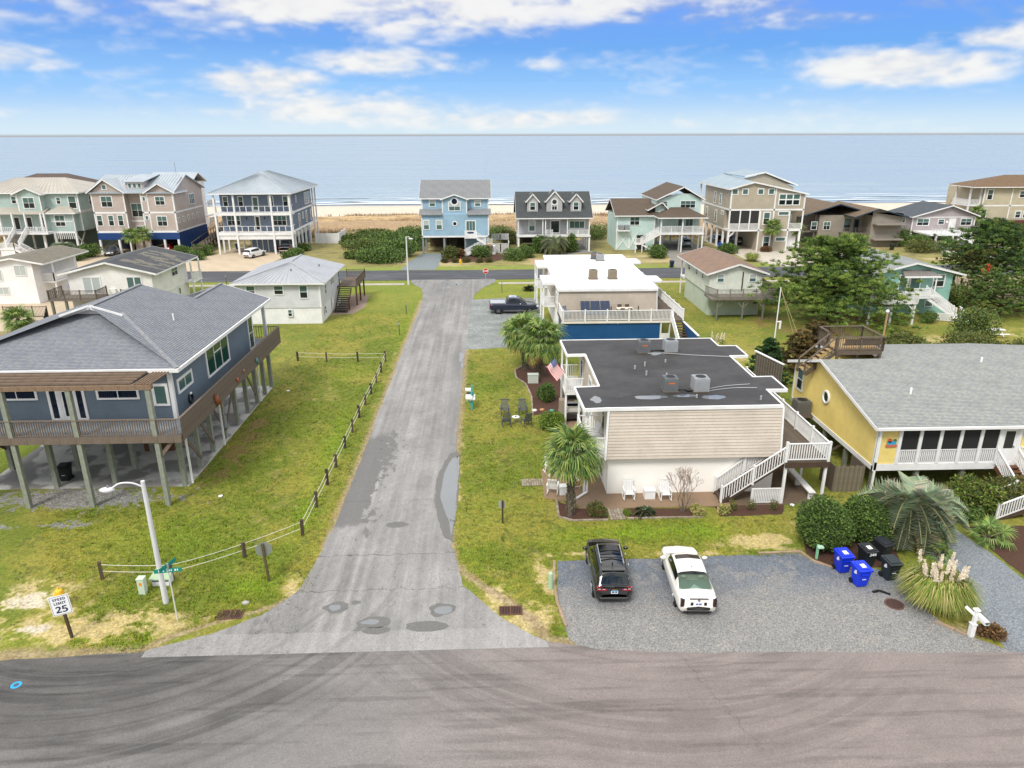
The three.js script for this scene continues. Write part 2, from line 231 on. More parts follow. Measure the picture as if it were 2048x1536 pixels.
// ---------------------------------------------------------------- textures and materials
function tex(w, h, fn, sx, sy, srgb = true) { // fn(i/w, j/h) -> [r,g,b] 0..255; sx, sy metres to a tile
  const d = new Uint8Array(w * h * 4); for (let j = 0; j < h; j++) for (let i = 0; i < w; i++) { const c = fn(i / w, j / h, i, j), k = (j * w + i) * 4; d[k] = c[0]; d[k + 1] = c[1]; d[k + 2] = c[2]; d[k + 3] = 255; }
  const t = new THREE.DataTexture(d, w, h, THREE.RGBAFormat); t.wrapS = t.wrapT = THREE.RepeatWrapping; t.magFilter = THREE.LinearFilter; t.minFilter = THREE.LinearMipmapLinearFilter; t.generateMipmaps = true;
  if (srgb) t.colorSpace = THREE.SRGBColorSpace; t.repeat.set(1 / sx, 1 / sy); t.needsUpdate = true; return t;
}
function mapTex(x0, x1, zn, zf, w, h, fn) { // a colour map laid once over a stretch of ground: zn near edge, zf far edge
  const t = tex(w, h, (u, v) => fn(mix(x0, x1, u), mix(zn, zf, v)), x1 - x0, zn - zf); t.offset.set(-x0 / (x1 - x0), zn / (zn - zf)); t.wrapS = t.wrapT = THREE.ClampToEdgeWrapping; return t;
}
const g3 = (v) => [v, v, v], cl = v => Math.max(0, Math.min(255, v));
const T = {};
{ const r = rng(5); const rows = 16, cols = 14, tone = []; for (let i = 0; i < rows * cols; i++) tone.push(r());
  T.shingle = tex(512, 512, (u, v) => { const row = Math.floor(v * rows), f = v * rows - row, off = hash2(row, 31), q = u * cols + off * cols, k = ((Math.floor(q)) % cols + cols) % cols, e = q - Math.floor(q); let t = tone[row * cols + k]; let c = 212 + t * 24 + (pnoise(u * 120, v * 120, 120) - 0.5) * 24 + (pnoise(u * 4, v * 4, 4) - 0.5) * 10; if (f < 0.22) c *= 0.66; if (e < 0.05) c *= 0.9; return [cl(c), cl(c * (0.985 + 0.02 * t)), cl(c * (0.96 + 0.06 * (1 - t)))]; }, 2.6, 2.35);  // lower edge of each course darkened: the overlap shadow is painted in
  T.shingleB = tex(256, 256, (u, v) => { const row = v * rows, f = row - Math.floor(row); return g3(f < 0.14 ? 60 : 120 + 110 * (1 - f) + (pnoise(u * 60, v * 60, 60) - .5) * 40); }, 2.6, 2.35, false); }
T.grain = tex(512, 512, (u, v) => { const n = pnoise(u * 64, v * 5, 64) * 0.5 + pnoise(u * 190, v * 11, 190) * 0.3 + pnoise(u * 7, v * 7, 7) * 0.2; return g3(cl(168 + n * 90)); }, 0.9, 0.9);
T.dirt = tex(512, 512, (u, v) => { const n = pnoise(u * 5, v * 5, 5) * .4 + pnoise(u * 17, v * 17, 17) * .3 + pnoise(u * 60, v * 60, 60) * .2 + pnoise(u * 200, v * 200, 200) * .1; return g3(cl(222 + n * 32)); }, 4.5, 4.5);
T.speck = tex(512, 512, (u, v) => { const n = pnoise(u * 256, v * 256, 256) * .6 + pnoise(u * 120, v * 120, 120) * .4; return g3(cl(150 + n * 100)); }, 3, 3);
T.speckB = tex(512, 512, (u, v) => g3(cl(pnoise(u * 256, v * 256, 256) * 150 + pnoise(u * 128, v * 128, 128) * 105)), 3, 3, false);
T.pebbleB = tex(512, 512, (u, v) => g3(cl(pnoise(u * 64, v * 64, 64) * 140 + pnoise(u * 128, v * 128, 128) * 115)), 1.6, 1.6, false);
T.wave = tex(1024, 1024, (u, v) => g3(cl(pnoise(u * 7, v * 26, 7 * 26) * 90 + pnoise(u * 18 + 3, v * 64, 18 * 64) * 70 + pnoise(u * 60, v * 150, 9000) * 60 + pnoise(u * 160, v * 330, 9000) * 35)), 150, 110, false);
T.slick = tex(512, 1024, (u, v) => g3(cl(40 + pnoise(u * 3, v * 40, 120) * 70 + pnoise(u * 9, v * 110, 990) * 60)), 900, 500, false);
T.bark = tex(256, 256, (u, v) => g3(cl(120 + pnoise(u * 24, v * 6, 24) * 70 + pnoise(u * 60, v * 60, 60) * 60)), 0.8, 0.8);
const mat = (hex, rough = 0.85, o = {}) => new THREE.MeshStandardMaterial({ color: hex, roughness: rough, ...o });
const shing = (hex, o = {}) => mat(hex, 0.95, { map: T.shingle, bumpMap: T.shingleB, bumpScale: 0.012, ...o });
const wood = (hex, o = {}) => mat(hex, 0.9, { map: T.grain, bumpMap: T.grain, bumpScale: 0.004, ...o });
const paint = (hex, o = {}) => mat(hex, 0.62, { map: T.dirt, ...o });
const MAT = {
  trim: paint('#f4f4f2'), white: paint('#f6f6f4'), cream: paint('#efe9dc'), steel: mat('#a8acae', 0.4, { metalness: 0.8 }),
  glass0: new THREE.MeshPhysicalMaterial({ color: '#1b2629', roughness: 0.05, specularIntensity: 1, ior: 1.52 }), glass1: new THREE.MeshPhysicalMaterial({ color: '#4d6a66', roughness: 0.07, ior: 1.52 }),  // glass1: lighter upper sash, its tint paints in reflection and blinds
  glassG: new THREE.MeshPhysicalMaterial({ color: '#22493c', roughness: 0.05, ior: 1.52 }), blind: new THREE.MeshPhysicalMaterial({ color: '#b3bcb9', roughness: 0.12, clearcoat: 1, clearcoatRoughness: 0.03 }), glassB: new THREE.MeshPhysicalMaterial({ color: '#0c1c30', roughness: 0.05, ior: 1.52 }),  // glassG: green tint paints in grass reflected by the panes
  deck: wood('#6f6254'), deckGrey: wood('#8d857a'), weather: wood('#77695a'), post: wood('#86887a'), darkwood: wood('#5a4638'), newwood: wood('#c9a873'), grey: paint('#8f9294'), black: mat('#131416', 0.55), rubber: mat('#0d0d0e', 0.9),
  concrete: mat('#b7b2a9', 0.92, { map: T.dirt, bumpMap: T.speckB, bumpScale: 0.002 }), galv: mat('#b9bcbd', 0.55, { metalness: 0.25, map: T.dirt }), pvc: mat('#ecece8', 0.5), mulch: null,
};
// outline with uneven edges
function rough(pts, amp, step = 0.5, seed = 0) { const out = []; for (let i = 0; i < pts.length; i++) { const a = pts[i], b = pts[(i + 1) % pts.length], L = Math.hypot(b[0] - a[0], b[1] - a[1]), n = Math.max(1, Math.round(L / step)), nx = -(b[1] - a[1]) / L, nz = (b[0] - a[0]) / L; const e = a[2] ?? 1; for (let k = 0; k < n; k++) { const t = k / n, x = mix(a[0], b[0], t), z = mix(a[1], b[1], t), w = k ? (fbm(x * 1.1 + seed, z * 1.1 - seed, 3) - 0.5) * 2 * amp * e : 0; out.push([x + nx * w, z + nz * w]); } } return out; }
function blob(x, z, rx, rz, amp = 0.25, n = 28, seed = 0) { const o = []; for (let i = 0; i < n; i++) { const t = i / n * 2 * Math.PI, k = 1 + (fbm(Math.cos(t) * 1.4 + seed * 3.1, Math.sin(t) * 1.4 + seed, 3) - 0.5) * 2 * amp; o.push([x + Math.cos(t) * rx * k, z + Math.sin(t) * rz * k]); } return o; }
const spot = (x, z, cx, cz, rx, rz) => { const q = ((x - cx) / rx) ** 2 + ((z - cz) / rz) ** 2; return q > 4 ? 0 : Math.exp(-q * 1.3); };

// ---------------------------------------------------------------- ground
struct(bb().quad([-900, -0.012, 60], [900, -0.012, 60], [900, -0.012, -118], [-900, -0.012, -118]), 'ground', mat('#9c9068', 0.95, { map: T.dirt }));
// the mown lots between the two streets: yellow-green turf, dry and bare patches where the photograph has them
const DRY = [[-18, -26.8, 7, 2.0, 1], [-21.5, -29, 3.4, 2.8, .8], [-15.5, -30.6, 3, 1.6, .5], [-12.5, -36, 2, 4, .45], [-14, -44, 2.4, 5, .4], [-13.5, -56, 3, 5, .4], [-13.5, -27.6, 2.6, 1.2, .5], [1.7, -26.8, 1.7, 1.9, 1], [2.6, -29.5, .9, 2.6, .9], [4, -31.6, 2.4, .5, .8], [9.5, -31.4, 4, .5, .8], [14.6, -32.4, 2.7, 1.2, 1], [16.6, -33.6, 1.6, 1.6, .6], [12, -32.2, 2, .7, .5], [-1.6, -66.5, .8, 6, .3], [1.5, -62, 2.5, 4, .5], [-14, -74, 5, 6, .35], [-17, -29.2, 3, 1.2, .45], [-9.2, -60, .5, 30, .5], [-9.6, -29, .8, 2.2, .7], [.1, -28, .9, 2.4, .8], [-1.9, -40, .35, 14, .6], [24, -66, 5, 6, .6], [22, -78, 2, 14, .5], [30, -63, 6, 4, .6], [48, -70, 9, 4, .7], [60, -72, 8, 5, .7], [53, -66, 4, 2, .6]];
const BROWN = [[-17.4, -48, 1.3, 10, .75], [-16.6, -41.5, 2.2, 2.6, .6], [-15.3, -52, 2, 5, .35], [-13, -40, 2.4, 3, .3], [36, -74, 7, 6, 1], [41, -80, 6, 5, 1], [50, -80, 9, 4, .7], [33, -79, 5, 5, .8], [1, -45, 1.6, 3, .35], [-.6, -40.5, 1, 3, .45], [2.6, -47.8, 1.4, 1, .6], [56, -84, 8, 6, .8], [27, -70, 3, 6, .4], [13.8, -33.8, .5, 1.2, .5], [23.5, -86, 1.5, 6, .6]];
const LUSH = [[-11, -46, 1.1, 8, .8], [-11.6, -29.4, 1.4, 1.1, 1], [-10.6, -36, .9, 4, .7], [-18, -34, 5, 2.2, .45], [-14.4, -32.5, 2.4, 1.5, .3], [-24, -25.9, 5, .6, .9], [-16, -25.6, 3, .5, .6], [8, -33.6, 4, .9, 1], [11.6, -33.6, 1.6, .9, .9], [4.5, -33.4, 2, 1.2, .7], [-1, -31.5, 1, 4, .3], [0, -37, 1.6, 3, .2], [-.5, -56, 1.4, 5, .2], [-13, -62, 3, 2, .35], [-9.5, -78, 1, 9, .5], [-24.5, -44, 3, 3, .3], [.5, -28.8, .8, .5, .5], [-32, -48, 3, 8, .7]];
const acc = (L, x, z) => { let s = 0; for (const [a, b, c, d, w] of L) { const dx = x - a, dz = z - b; if (dx > 2 * c || dx < -2 * c || dz > 2 * d || dz < -2 * d) continue; s = Math.max(s, w * spot(x, z, a, b, c, d)); } return s; };
const laneL = z => z > -28.8 ? mix(-14.6, -9.3, sstep(-25, -28.8, z)) : -8.65, laneR = z => z > -33 ? mix(2.3, -2.1, sstep(-24.9, -32, z)) : -2.3;
function turf(x, z) {
  const n1 = fbm(x * 0.35, z * 0.35, 4), n2 = fbm(x * 1.4 + 40, z * 1.4, 4), n3 = fbm(x * 5 + 9, z * 5, 3), n4 = vnoise(x * 17, z * 12), n5 = vnoise(x * 31 + 5, z * 24);
  let c = mix3([103, 115, 32], [136, 130, 52], sstep(0.34, 0.66, n1 * 0.6 + n2 * 0.4)); c = mix3(c, [74, 88, 24], sstep(0.5, 0.72, n2 * 0.5 + n3 * 0.5) * 0.8);
  const l = acc(LUSH, x, z); c = mix3(c, [112, 138, 26], Math.min(1, l * (0.5 + n2)) * 0.75);
  const far = sstep(-70, -100, z); c = mix3(c, [124, 138, 43], far * 0.45 * (x < 20 ? 1 : 0));
  const d = acc(DRY, x, z), dd = sstep(0.32, 0.66, d * 0.72 + (n2 - 0.5) * 0.9 + (n3 - 0.5) * 0.55) * Math.min(1, d * 1.6); c = mix3(c, mix3([178, 158, 104], [196, 178, 135], n3), dd * 0.9);
  const w = acc(BROWN, x, z), ww = sstep(0.3, 0.7, w * 0.75 + (n2 - 0.5) * 0.8 + (n3 - 0.5) * 0.4); c = mix3(c, mix3([110, 88, 50], [132, 108, 66], n3), ww * 0.8);
  const sc = sstep(0.66, 0.8, n2 * 0.55 + n3 * 0.45 + 0.02); c = mix3(c, [160, 146, 84], sc * 0.6);
  const bare = spot(x, z, -21.6, -28.6, 1.6, .9) + spot(x, z, -20.2, -26.6, 1, .4); c = mix3(c, [196, 184, 160], sstep(0.35, 0.75, bare + (n3 - 0.5) * 0.8));
  const gv = spot(x, z, -24.5, -38.7, 6.4, 1.6) * 1.1 + spot(x, z, -28, -35.4, 2.2, .5) * .75 + spot(x, z, -23.6, -35.6, 2, .6) * .75 + spot(x, z, -31, -36, 3, 1.2) * .6; c = mix3(c, mix3([118, 116, 116], [150, 148, 150], n5), sstep(.42, .62, gv + (n3 - .5) * .9 + (n2 - .5) * .5) * .92);
  const ed = Math.min(Math.abs(x - laneL(z)), Math.abs(x - laneR(z)), z > -27 ? Math.abs(z + 24.9) * .8 : 9); if (ed < .6 && z > -92) c = mix3(c, mix3([128, 108, 80], [178, 162, 132], n3), sstep(.5, .12, ed + (n3 - .5) * .5) * .85);
  const k = 0.77 + n4 * 0.30 + n5 * 0.24; return [cl(c[0] * k), cl(c[1] * k), cl(c[2] * k)];
}
MAT.lawn = mat('#ffffff', 0.96, { map: mapTex(-46, 66, -22, -120, 2048, 2048, turf), bumpMap: T.pebbleB, bumpScale: 0.03 });
struct(bb().quad([-46, 0, -22], [66, 0, -22], [66, 0, -112], [-46, 0, -112]), 'lawn', MAT.lawn);
// lots beyond the far street, dunes and beach
MAT.dune = mat('#ffffff', 0.97, { map: mapTex(-150, 190, -112, -240, 2048, 1024, (x, z) => {
  const n1 = fbm(x * 0.1, z * 0.2, 4), n2 = fbm(x * 0.5, z * 1.1 + 30, 4), n3 = fbm(x * 2.5, z * 3, 3), e = (n1 - 0.5) * 12 + (n2 - .5) * 6;
  let c = mix3([132, 128, 66], [150, 138, 92], n2); c = mix3(c, [92, 84, 52], sstep(0.5, 0.7, n2 * 0.6 + n3 * 0.4) * 0.7); c = mix3(c, [188, 170, 132], sstep(0.58, 0.74, n1) * 0.7);
  c = mix3(c, [124, 140, 52], sstep(-119, -115, z) * 0.8);
  c = mix3(c, mix3([146, 120, 88], [172, 148, 114], n3), sstep(-146, -154, z + e)); c = mix3(c, mix3([196, 172, 130], [178, 150, 104], n2), sstep(-168, -178, z + e * 0.7) * sstep(0.35, 0.62, n2));
  c = mix3(c, mix3([198, 186, 165], [208, 197, 178], n2), sstep(-187, -192, z + e * 0.35)); c = mix3(c, [184, 176, 164], sstep(-222, -231, z + (n1 - .5) * 8));
  const k = 0.86 + n3 * 0.26; return [cl(c[0] * k), cl(c[1] * k), cl(c[2] * k)]; }) });
{ // gently rolling dune sheet, falling to the water
  const b = bb(), X = (i) => -420 + i * 6, Z = (j) => -113.6 - j * 3, hgt = (x, z) => { const d = sstep(-150, -160, z) * (1 - sstep(-184, -194, z)); return 0.004 + d * (0.5 + fbm(x * 0.06, z * 0.09, 3) * 1.5 - 0.3) - sstep(-200, -234, z) * 0.55; };
  for (let i = 0; i < 150; i++) for (let j = 0; j < 41; j++) { const p = (a, c) => [X(a), hgt(X(a), Z(c)), Z(c)]; b.quad(p(i, j), p(i + 1, j), p(i + 1, j + 1), p(i, j + 1)); }
  for (let i = 0; i < b.t.length; i += 2) { b.t[i] = b.p[i / 2 * 3]; b.t[i + 1] = -b.p[i / 2 * 3 + 2]; }
  const o = struct(b, 'dune_ground', MAT.dune); o.geometry.deleteAttribute('normal'); o.geometry.computeVertexNormals();
}
// ---------------------------------------------------------------- streets
MAT.street = mat('#ffffff', 0.9, { map: mapTex(-28, 28, -13, -26, 2048, 1024, (x, z) => {
  const n = vnoise(x * 40, z * 40), n2 = fbm(x * 0.5, z * 0.9, 4), n3 = fbm(x * 3, z * 5, 3); let v = 124 + (n2 - 0.5) * 16 + (n3 - .5) * 8;
  const arc = (cx, cz, r0, r1, a0, a1) => { const r = Math.hypot(x - cx, z - cz), t = Math.atan2(z - cz, x - cx); const m = sstep(r0 - 1, r0 + .6, r) * (1 - sstep(r1 - .8, r1 + 1.2, r)) * sstep(a0 - .25, a0 + .2, t) * (1 - sstep(a1 - .2, a1 + .25, t)); return m * sstep(0.38, 0.72, fbm(r * 4.5, t * 1.1 + cx, 4)); };
  v -= arc(-17, -33, 9, 15.5, 0.15, 2.2) * 17; v -= arc(7, -34, 9, 16, 1.0, 3.0) * 11; v -= sstep(-5, -13, x + (n2 - .5) * 6) * sstep(-19, -23, z + (x + 12) * 0.15 + (n2 - .5) * 3) * 20 + sstep(-2, -18, x) * 14;
  const lng = fbm(x * 0.25 + 7, z * 4.2, 4); v -= sstep(0.52, 0.75, lng) * 13;
  const crack = Math.abs(fbm(x * 0.8 + 60, z * 0.8 + 3, 4) - 0.5); if (crack < 0.0022 && n2 > 0.56) v -= 16;
  if (Math.abs(x - 8.4 - (z + 22) * 0.35 + (n3 - .5) * .5) < 0.03 && z > -24 && z < -19) v -= 12;
  const warm = sstep(-8, 6, x); v *= 0.90 + n * 0.2; return [cl(v * (1.02 + 0.035 * warm)), cl(v * (0.995 - 0.02 * warm)), cl(v * (0.97 - 0.03 * warm))]; }), bumpMap: T.speckB, bumpScale: 0.004 });
{ const e = rough([[-80, -24.5], [-26, -24.55], [-20.35, -24.63], [-17, -24.85], [-14.4, -24.98], [0.8, -24.92], [2.25, -24.97], [3.3, -24.75], [4.5, -24.36], [8.7, -24.03], [22.2, -23.55], [80, -22.5, 0]].slice(0, 12), 0.09, 0.6).slice(0, -1);
  const far = e.filter(q => q[1] < -20); struct(bb().sheet([...far, [80, -22.5], [80, 8], [-80, 8]], 0.010), 'street', MAT.street); }
MAT.lane = mat('#ffffff', 0.88, { map: mapTex(-16, 6, -24, -106, 1024, 2048, (x, z) => {
  const n = vnoise(x * 34, z * 30), n2 = fbm(x * 0.9, z * 0.5, 4), n3 = fbm(x * 4, z * 3, 3), st = fbm(x * 3.4, z * 0.10, 4); let v = 138 + (n2 - 0.5) * 30 + (st - 0.5) * 40 + (n3 - .5) * 14;
  v = mix(v, 106, sstep(0.35, 0.65, (1 - sstep(-7.2, -6.2, x + (n3 - .5) * 2 + (n2 - .5) * 2 + (z + 41) * .05)) * sstep(-52, -43, z + (n2 - .5) * 6) * (1 - sstep(-38, -31, z + (n2 - .5) * 6))) * .85);
  v = mix(v, 120, sstep(-3.4, -2.7, x) * sstep(-60, -52, z) * (1 - sstep(-44, -40, z)) * sstep(.4, .65, n3) * .7); v = mix(v, 118, spot(x, z, -2.9, -66, .9, 4) * sstep(.3, .6, n2 + n3 * .3));
  v = mix(v, 104, sstep(-32, -26, z) * sstep(-7, -11, x + (n2 - .5) * 3) * sstep(0.35, 0.6, n3 + (n2 - .5)) * 0.55); v = mix(v, 122, spot(x, z, -6.2, -98, 2.4, 6) * sstep(.45, .62, st) * .8);
  const net = Math.abs(fbm(x * 1.6 + 11, z * 1.6, 4) - 0.5); if (net < 0.006 && ((x < -8.4 && z > -31) || n2 > 0.62)) v -= 46;
  for (const [cz, k] of [[-31.9, 1], [-28.9, .8], [-37.6, .35], [-52, .3]]) if (Math.abs(z - cz - (n3 - .5) * .35 + (x + 5) * .02 * k) < 0.022) v -= 44 * k;
  const r = Math.hypot(x + 17, z + 33), a = sstep(9, 10, r) * (1 - sstep(13, 15, r)) * sstep(-31, -27, z) * sstep(.45, .7, fbm(r * 2.6, Math.atan2(z + 33, x + 17) * 1.4 - 17, 4)); v -= a * 22;
  if (z > -25.9 + (n3 - .5) * .12) v = mix(v, 160, .4); v -= sstep(-60, -100, z) * 8;
  v *= 0.90 + n * 0.2; return [cl(v * 1.0), cl(v * 0.985), cl(v * 0.965)]; }), bumpMap: T.speckB, bumpScale: 0.005 });
struct(bb().sheet(rough([[-8.5, -92], [-8.6, -69], [-8.6, -45], [-8.66, -37], [-8.86, -32], [-9.3, -28.8], [-10.4, -27.2], [-12.2, -26.0], [-14.6, -25.02, 0], [-14.6, -24.6, 0], [2.4, -24.6, 0], [2.3, -25.02], [0.6, -26.4], [-1.4, -29.1], [-2.1, -32.6], [-2.28, -37.6], [-2.34, -57], [-2.36, -69], [-2.2, -86], [-1.9, -94], [-.8, -99], [1.2, -103.5, 0], [1.2, -105.6, 0], [-11.4, -105.6, 0], [-11, -103], [-9.2, -99]], 0.16, 0.6, 3), 0.016), 'lane', MAT.lane);
MAT.farstreet = mat('#ffffff', 0.85, { map: mapTex(-60, 60, -104.5, -114.5, 2048, 256, (x, z) => { const n = fbm(x * 0.6, z * 2.2, 4), f = vnoise(x * 20, z * 20), l = fbm(x * 0.12, z * 2.6 + 9, 3); let v = 72 + (n - .5) * 18 + sstep(.55, .75, l) * 13; const p = sstep(.62, .66, fbm(x * .28 + 4, z * 1.3, 2)); v += p * 10; v *= .9 + f * .2; return [cl(v * .97), cl(v), cl(v * 1.05)]; }) });
struct(bb().sheet([[-400, -104.9], [-60, -105.1], ...rough([[-60, -105.1], [70, -105.4, 0]], .1, 1.5).slice(1, -1), [70, -105.4], [400, -108], [400, -117], [70, -114.6], [0, -113.2], [-60, -114.4], [-400, -117]], 0.012), 'street', MAT.farstreet);
MAT.walk = mat('#b9b1a2', 0.92, { map: T.dirt });
for (const [a, c] of [[-60, -11.8], [1.6, 60]]) { const b = bb(); for (let x = a; x < c - 0.2; x += 1.5) { const e = Math.min(c, x + 1.48); b.slab([[x, -102.95], [e, -102.95], [e, -101.75], [x, -101.75]].map(q => [q[0], q[1]]), 0, 0.05); } struct(b, 'pavement', MAT.walk); }
// ---------------------------------------------------------------- gravel, drives and wet patches
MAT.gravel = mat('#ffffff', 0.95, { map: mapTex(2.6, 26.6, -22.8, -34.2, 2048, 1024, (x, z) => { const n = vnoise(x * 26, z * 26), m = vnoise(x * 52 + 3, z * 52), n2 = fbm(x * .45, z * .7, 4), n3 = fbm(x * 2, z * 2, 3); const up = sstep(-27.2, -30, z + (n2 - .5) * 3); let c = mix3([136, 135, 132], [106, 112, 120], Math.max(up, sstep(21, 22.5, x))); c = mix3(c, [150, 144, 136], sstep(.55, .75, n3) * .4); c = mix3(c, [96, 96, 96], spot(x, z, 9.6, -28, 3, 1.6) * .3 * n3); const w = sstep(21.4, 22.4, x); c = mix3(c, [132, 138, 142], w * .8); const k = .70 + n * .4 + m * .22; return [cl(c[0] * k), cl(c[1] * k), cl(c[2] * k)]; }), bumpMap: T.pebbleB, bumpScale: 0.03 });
struct(bb().sheet(rough([[3.35, -31.0], [7, -31.05], [15.9, -31.25], [16.3, -30.5], [17.3, -30.0], [19.2, -29.7], [20.3, -28.8], [20.0, -27.3], [19.8, -26.2], [20.2, -25.0], [21.1, -24.2], [22.2, -23.2, 0], [4.4, -23.6, 0], [3.3, -25.1], [3.1, -28]], 0.14, 0.5, 8), 0.0065), 'gravel_drive', MAT.gravel);
struct(bb().sheet(rough([[22.9, -34.0], [25.4, -34.0], [25.75, -31.4], [25.9, -28.5], [26.3, -23.2, 0], [21.4, -23.2, 0], [21.9, -25], [22.4, -27], [22.6, -30]], 0.12, 0.5, 4), 0.0055), 'gravel_drive', MAT.gravel);
MAT.gravel2 = mat('#ffffff', 0.95, { map: mapTex(-3, 7, -68, -94, 512, 1024, (x, z) => { const n = vnoise(x * 22, z * 18), m = fbm(x * .8, z * .8, 4), k = (.7 + n * .5) * (148 + (m - .5) * 44); return [cl(k * .97), cl(k), cl(k * .98)]; }), bumpMap: T.pebbleB, bumpScale: 0.03 });
struct(bb().sheet(rough([[-2.35, -68.9], [1.5, -69.4], [5.2, -70.2], [6.6, -74], [6.6, -92.2], [2, -92.6], [-2.1, -91.8], [-2.3, -80]], 0.22, 0.7, 2), 0.0065), 'gravel_drive', MAT.gravel2);
struct(bb().sheet(rough([[-11.9, -130.4], [-7.6, -130.4], [-7.9, -122], [-8.3, -113.8, 0], [-13.9, -113.8, 0], [-13.2, -122]], 0.2, 1, 6), 0.012), 'gravel_drive', mat('#9aa4a6', 0.95, { map: T.speck }));
MAT.slab = mat('#c9b79c', 0.92, { map: T.dirt, bumpMap: T.speckB, bumpScale: 0.002 });
for (const [m, y, ...p] of [[MAT.slab, .012, [-48.4, -140], [-35.5, -140], [-35.7, -131], [-37.2, -114, 0], [-53.5, -114, 0], [-49.4, -131]], [MAT.slab, .012, [-70, -140], [-56, -140], [-56, -131], [-61, -114, 0], [-71.5, -114, 0], [-70.4, -131]], [MAT.slab, .012, [-93, -145], [-74.5, -145], [-74.5, -131], [-73.5, -114.6, 0], [-84, -115, 0]],
  [mat('#8d8a84', .92, { map: T.dirt }), .012, [13.5, -146], [19.3, -146], [19.2, -130], [14.4, -128]], [mat('#c9c0b0', .92, { map: T.dirt }), .012, [44, -145], [58.5, -145], [58.8, -129], [63, -120], [63, -114.4, 0], [48, -114.2, 0], [44.6, -122]], [mat('#8f8b82', .92, { map: T.dirt }), .012, [30, -146], [41, -146], [40.6, -129], [36.6, -121], [35.5, -114, 0], [30.6, -114, 0], [32, -124]], [mat('#98989a', .92, { map: T.speck }), .012, [84, -140], [98, -140], [98, -128], [92, -114.6, 0], [86, -114.6, 0]],
  [MAT.slab, .008, [-66, -103.6], [-52, -103.6], [-51, -86], [-53, -78], [-66, -78]], [mat('#b59a74', .95, { map: T.dirt }), .010, [7, -124], [13, -124], [14, -114, 0], [8, -114, 0]]]) struct(bb().sheet(rough(p, 0.2, 1, y * 500), y), 'drive', m);
// shallow water standing on the lane, and damp patches round it
MAT.water = new THREE.MeshPhysicalMaterial({ color: '#6e7274', roughness: 0.03, ior: 1.5, specularIntensity: 1, clearcoat: 1, clearcoatRoughness: 0.02 });
MAT.damp = mat('#86847f', 0.5, { map: T.speck });
{ const pud = (pts, y = .022) => { const o = struct(bb().sheet(pts, y), 'puddle', MAT.water); return o; }, dmp = (pts) => struct(bb().sheet(pts, .0195), 'damp_patch', MAT.damp);
  pud(rough([[-2.05, -43.6], [-2.0, -36.2], [-2.15, -33.6], [-2.4, -35.4], [-3.0, -38], [-2.95, -41], [-2.5, -43.4]], .1, .4, 5)); dmp(rough([[-2.2, -44.4], [-2.0, -43], [-2.0, -33], [-2.5, -33.4], [-3.35, -37.6], [-3.3, -41], [-2.7, -44.2]], .14, .4, 6));
  pud(blob(-2.62, -66.2, .22, 1.3, .8, 40, 2)); pud(blob(-2.5, -63.6, .14, .7, .8, 30, 21)); pud(blob(-4.6, -101.6, 2.0, .3, .7, 40, 4)); 
  for (const [x, z, a, c, s] of [[-7.15, -27.62, .55, .42, 1], [-6.3, -27.95, .22, .14, 2], [-5.3, -26.5, .75, .4, 3], [-5.05, -25.95, .6, .25, 4], [-2.3, -27.3, .65, .5, 5], [-2.95, -26.15, 1.0, .34, 6], [-5.2, -34.9, .62, .3, 7]]) dmp(blob(x, z, a, c, .3, 30, s)); pud(blob(-2.22, -27.25, .42, .3, .2, 24, 9)); pud(blob(-7.2, -27.6, .3, .22, .3, 24, 11)); pud(blob(-5.4, -26.52, .4, .18, .3, 24, 12)); }
// ---------------------------------------------------------------- beds of bark mulch, paving
MAT.mulch = mat('#6f4c3a', 0.97, { map: T.speck, bumpMap: T.pebbleB, bumpScale: 0.05 });
for (const p of [[[3.3, -63.3], [2.4, -62], [2.45, -59.8], [3.2, -58.2], [3.5, -55], [3.35, -50.9], [5.0, -51], [6.9, -51], [6.9, -64]], [[3.95, -37.2], [3.9, -35.4], [4.6, -35.0], [6.6, -35.0], [6.75, -36.2], [5.1, -36.3]], [[7.75, -36.2], [7.75, -35.1], [12.0, -35.1], [12.1, -36.1]], [[13.0, -36.4], [13.0, -35.1], [16.6, -35.2], [17.2, -36.4]], [[-7.4, -128], [-7.6, -121], [1.2, -121], [3.8, -125], [3.8, -129], [.8, -129]], [[16.3, -31.2], [16.5, -30.4], [17.3, -29.9], [20.6, -29.8], [21.5, -33], [17, -33.4]], [[26.0, -33.5], [26.1, -28], [30, -28], [30, -33.5]]]) struct(bb().sheet(rough(p, .1, .4, p[0][0]), 0.009), 'mulch_bed', MAT.mulch);
MAT.patio = mat('#927a62', 0.85, { map: T.dirt, bumpMap: T.speckB, bumpScale: 0.002 });
struct(bb().slab([[5.0, -37.0], [5.1, -36.25], [14.2, -36.25], [14.2, -38], [7, -38], [7, -52], [5.4, -52], [5.4, -42], [3.3, -41.5], [3.2, -37.6]], 0, 0.035), 'patio', MAT.patio);
struct(bb().slab([[14.4, -36.3], [17, -36.3], [19.6, -36.3], [19.6, -52], [14.4, -52]], 0, 0.02), 'patio', mat('#6d5d4b', .9, { map: T.dirt }));
MAT.paver = mat('#ab9f8d', 0.9, { map: T.dirt }); MAT.paver2 = mat('#988a78', 0.9, { map: T.dirt });
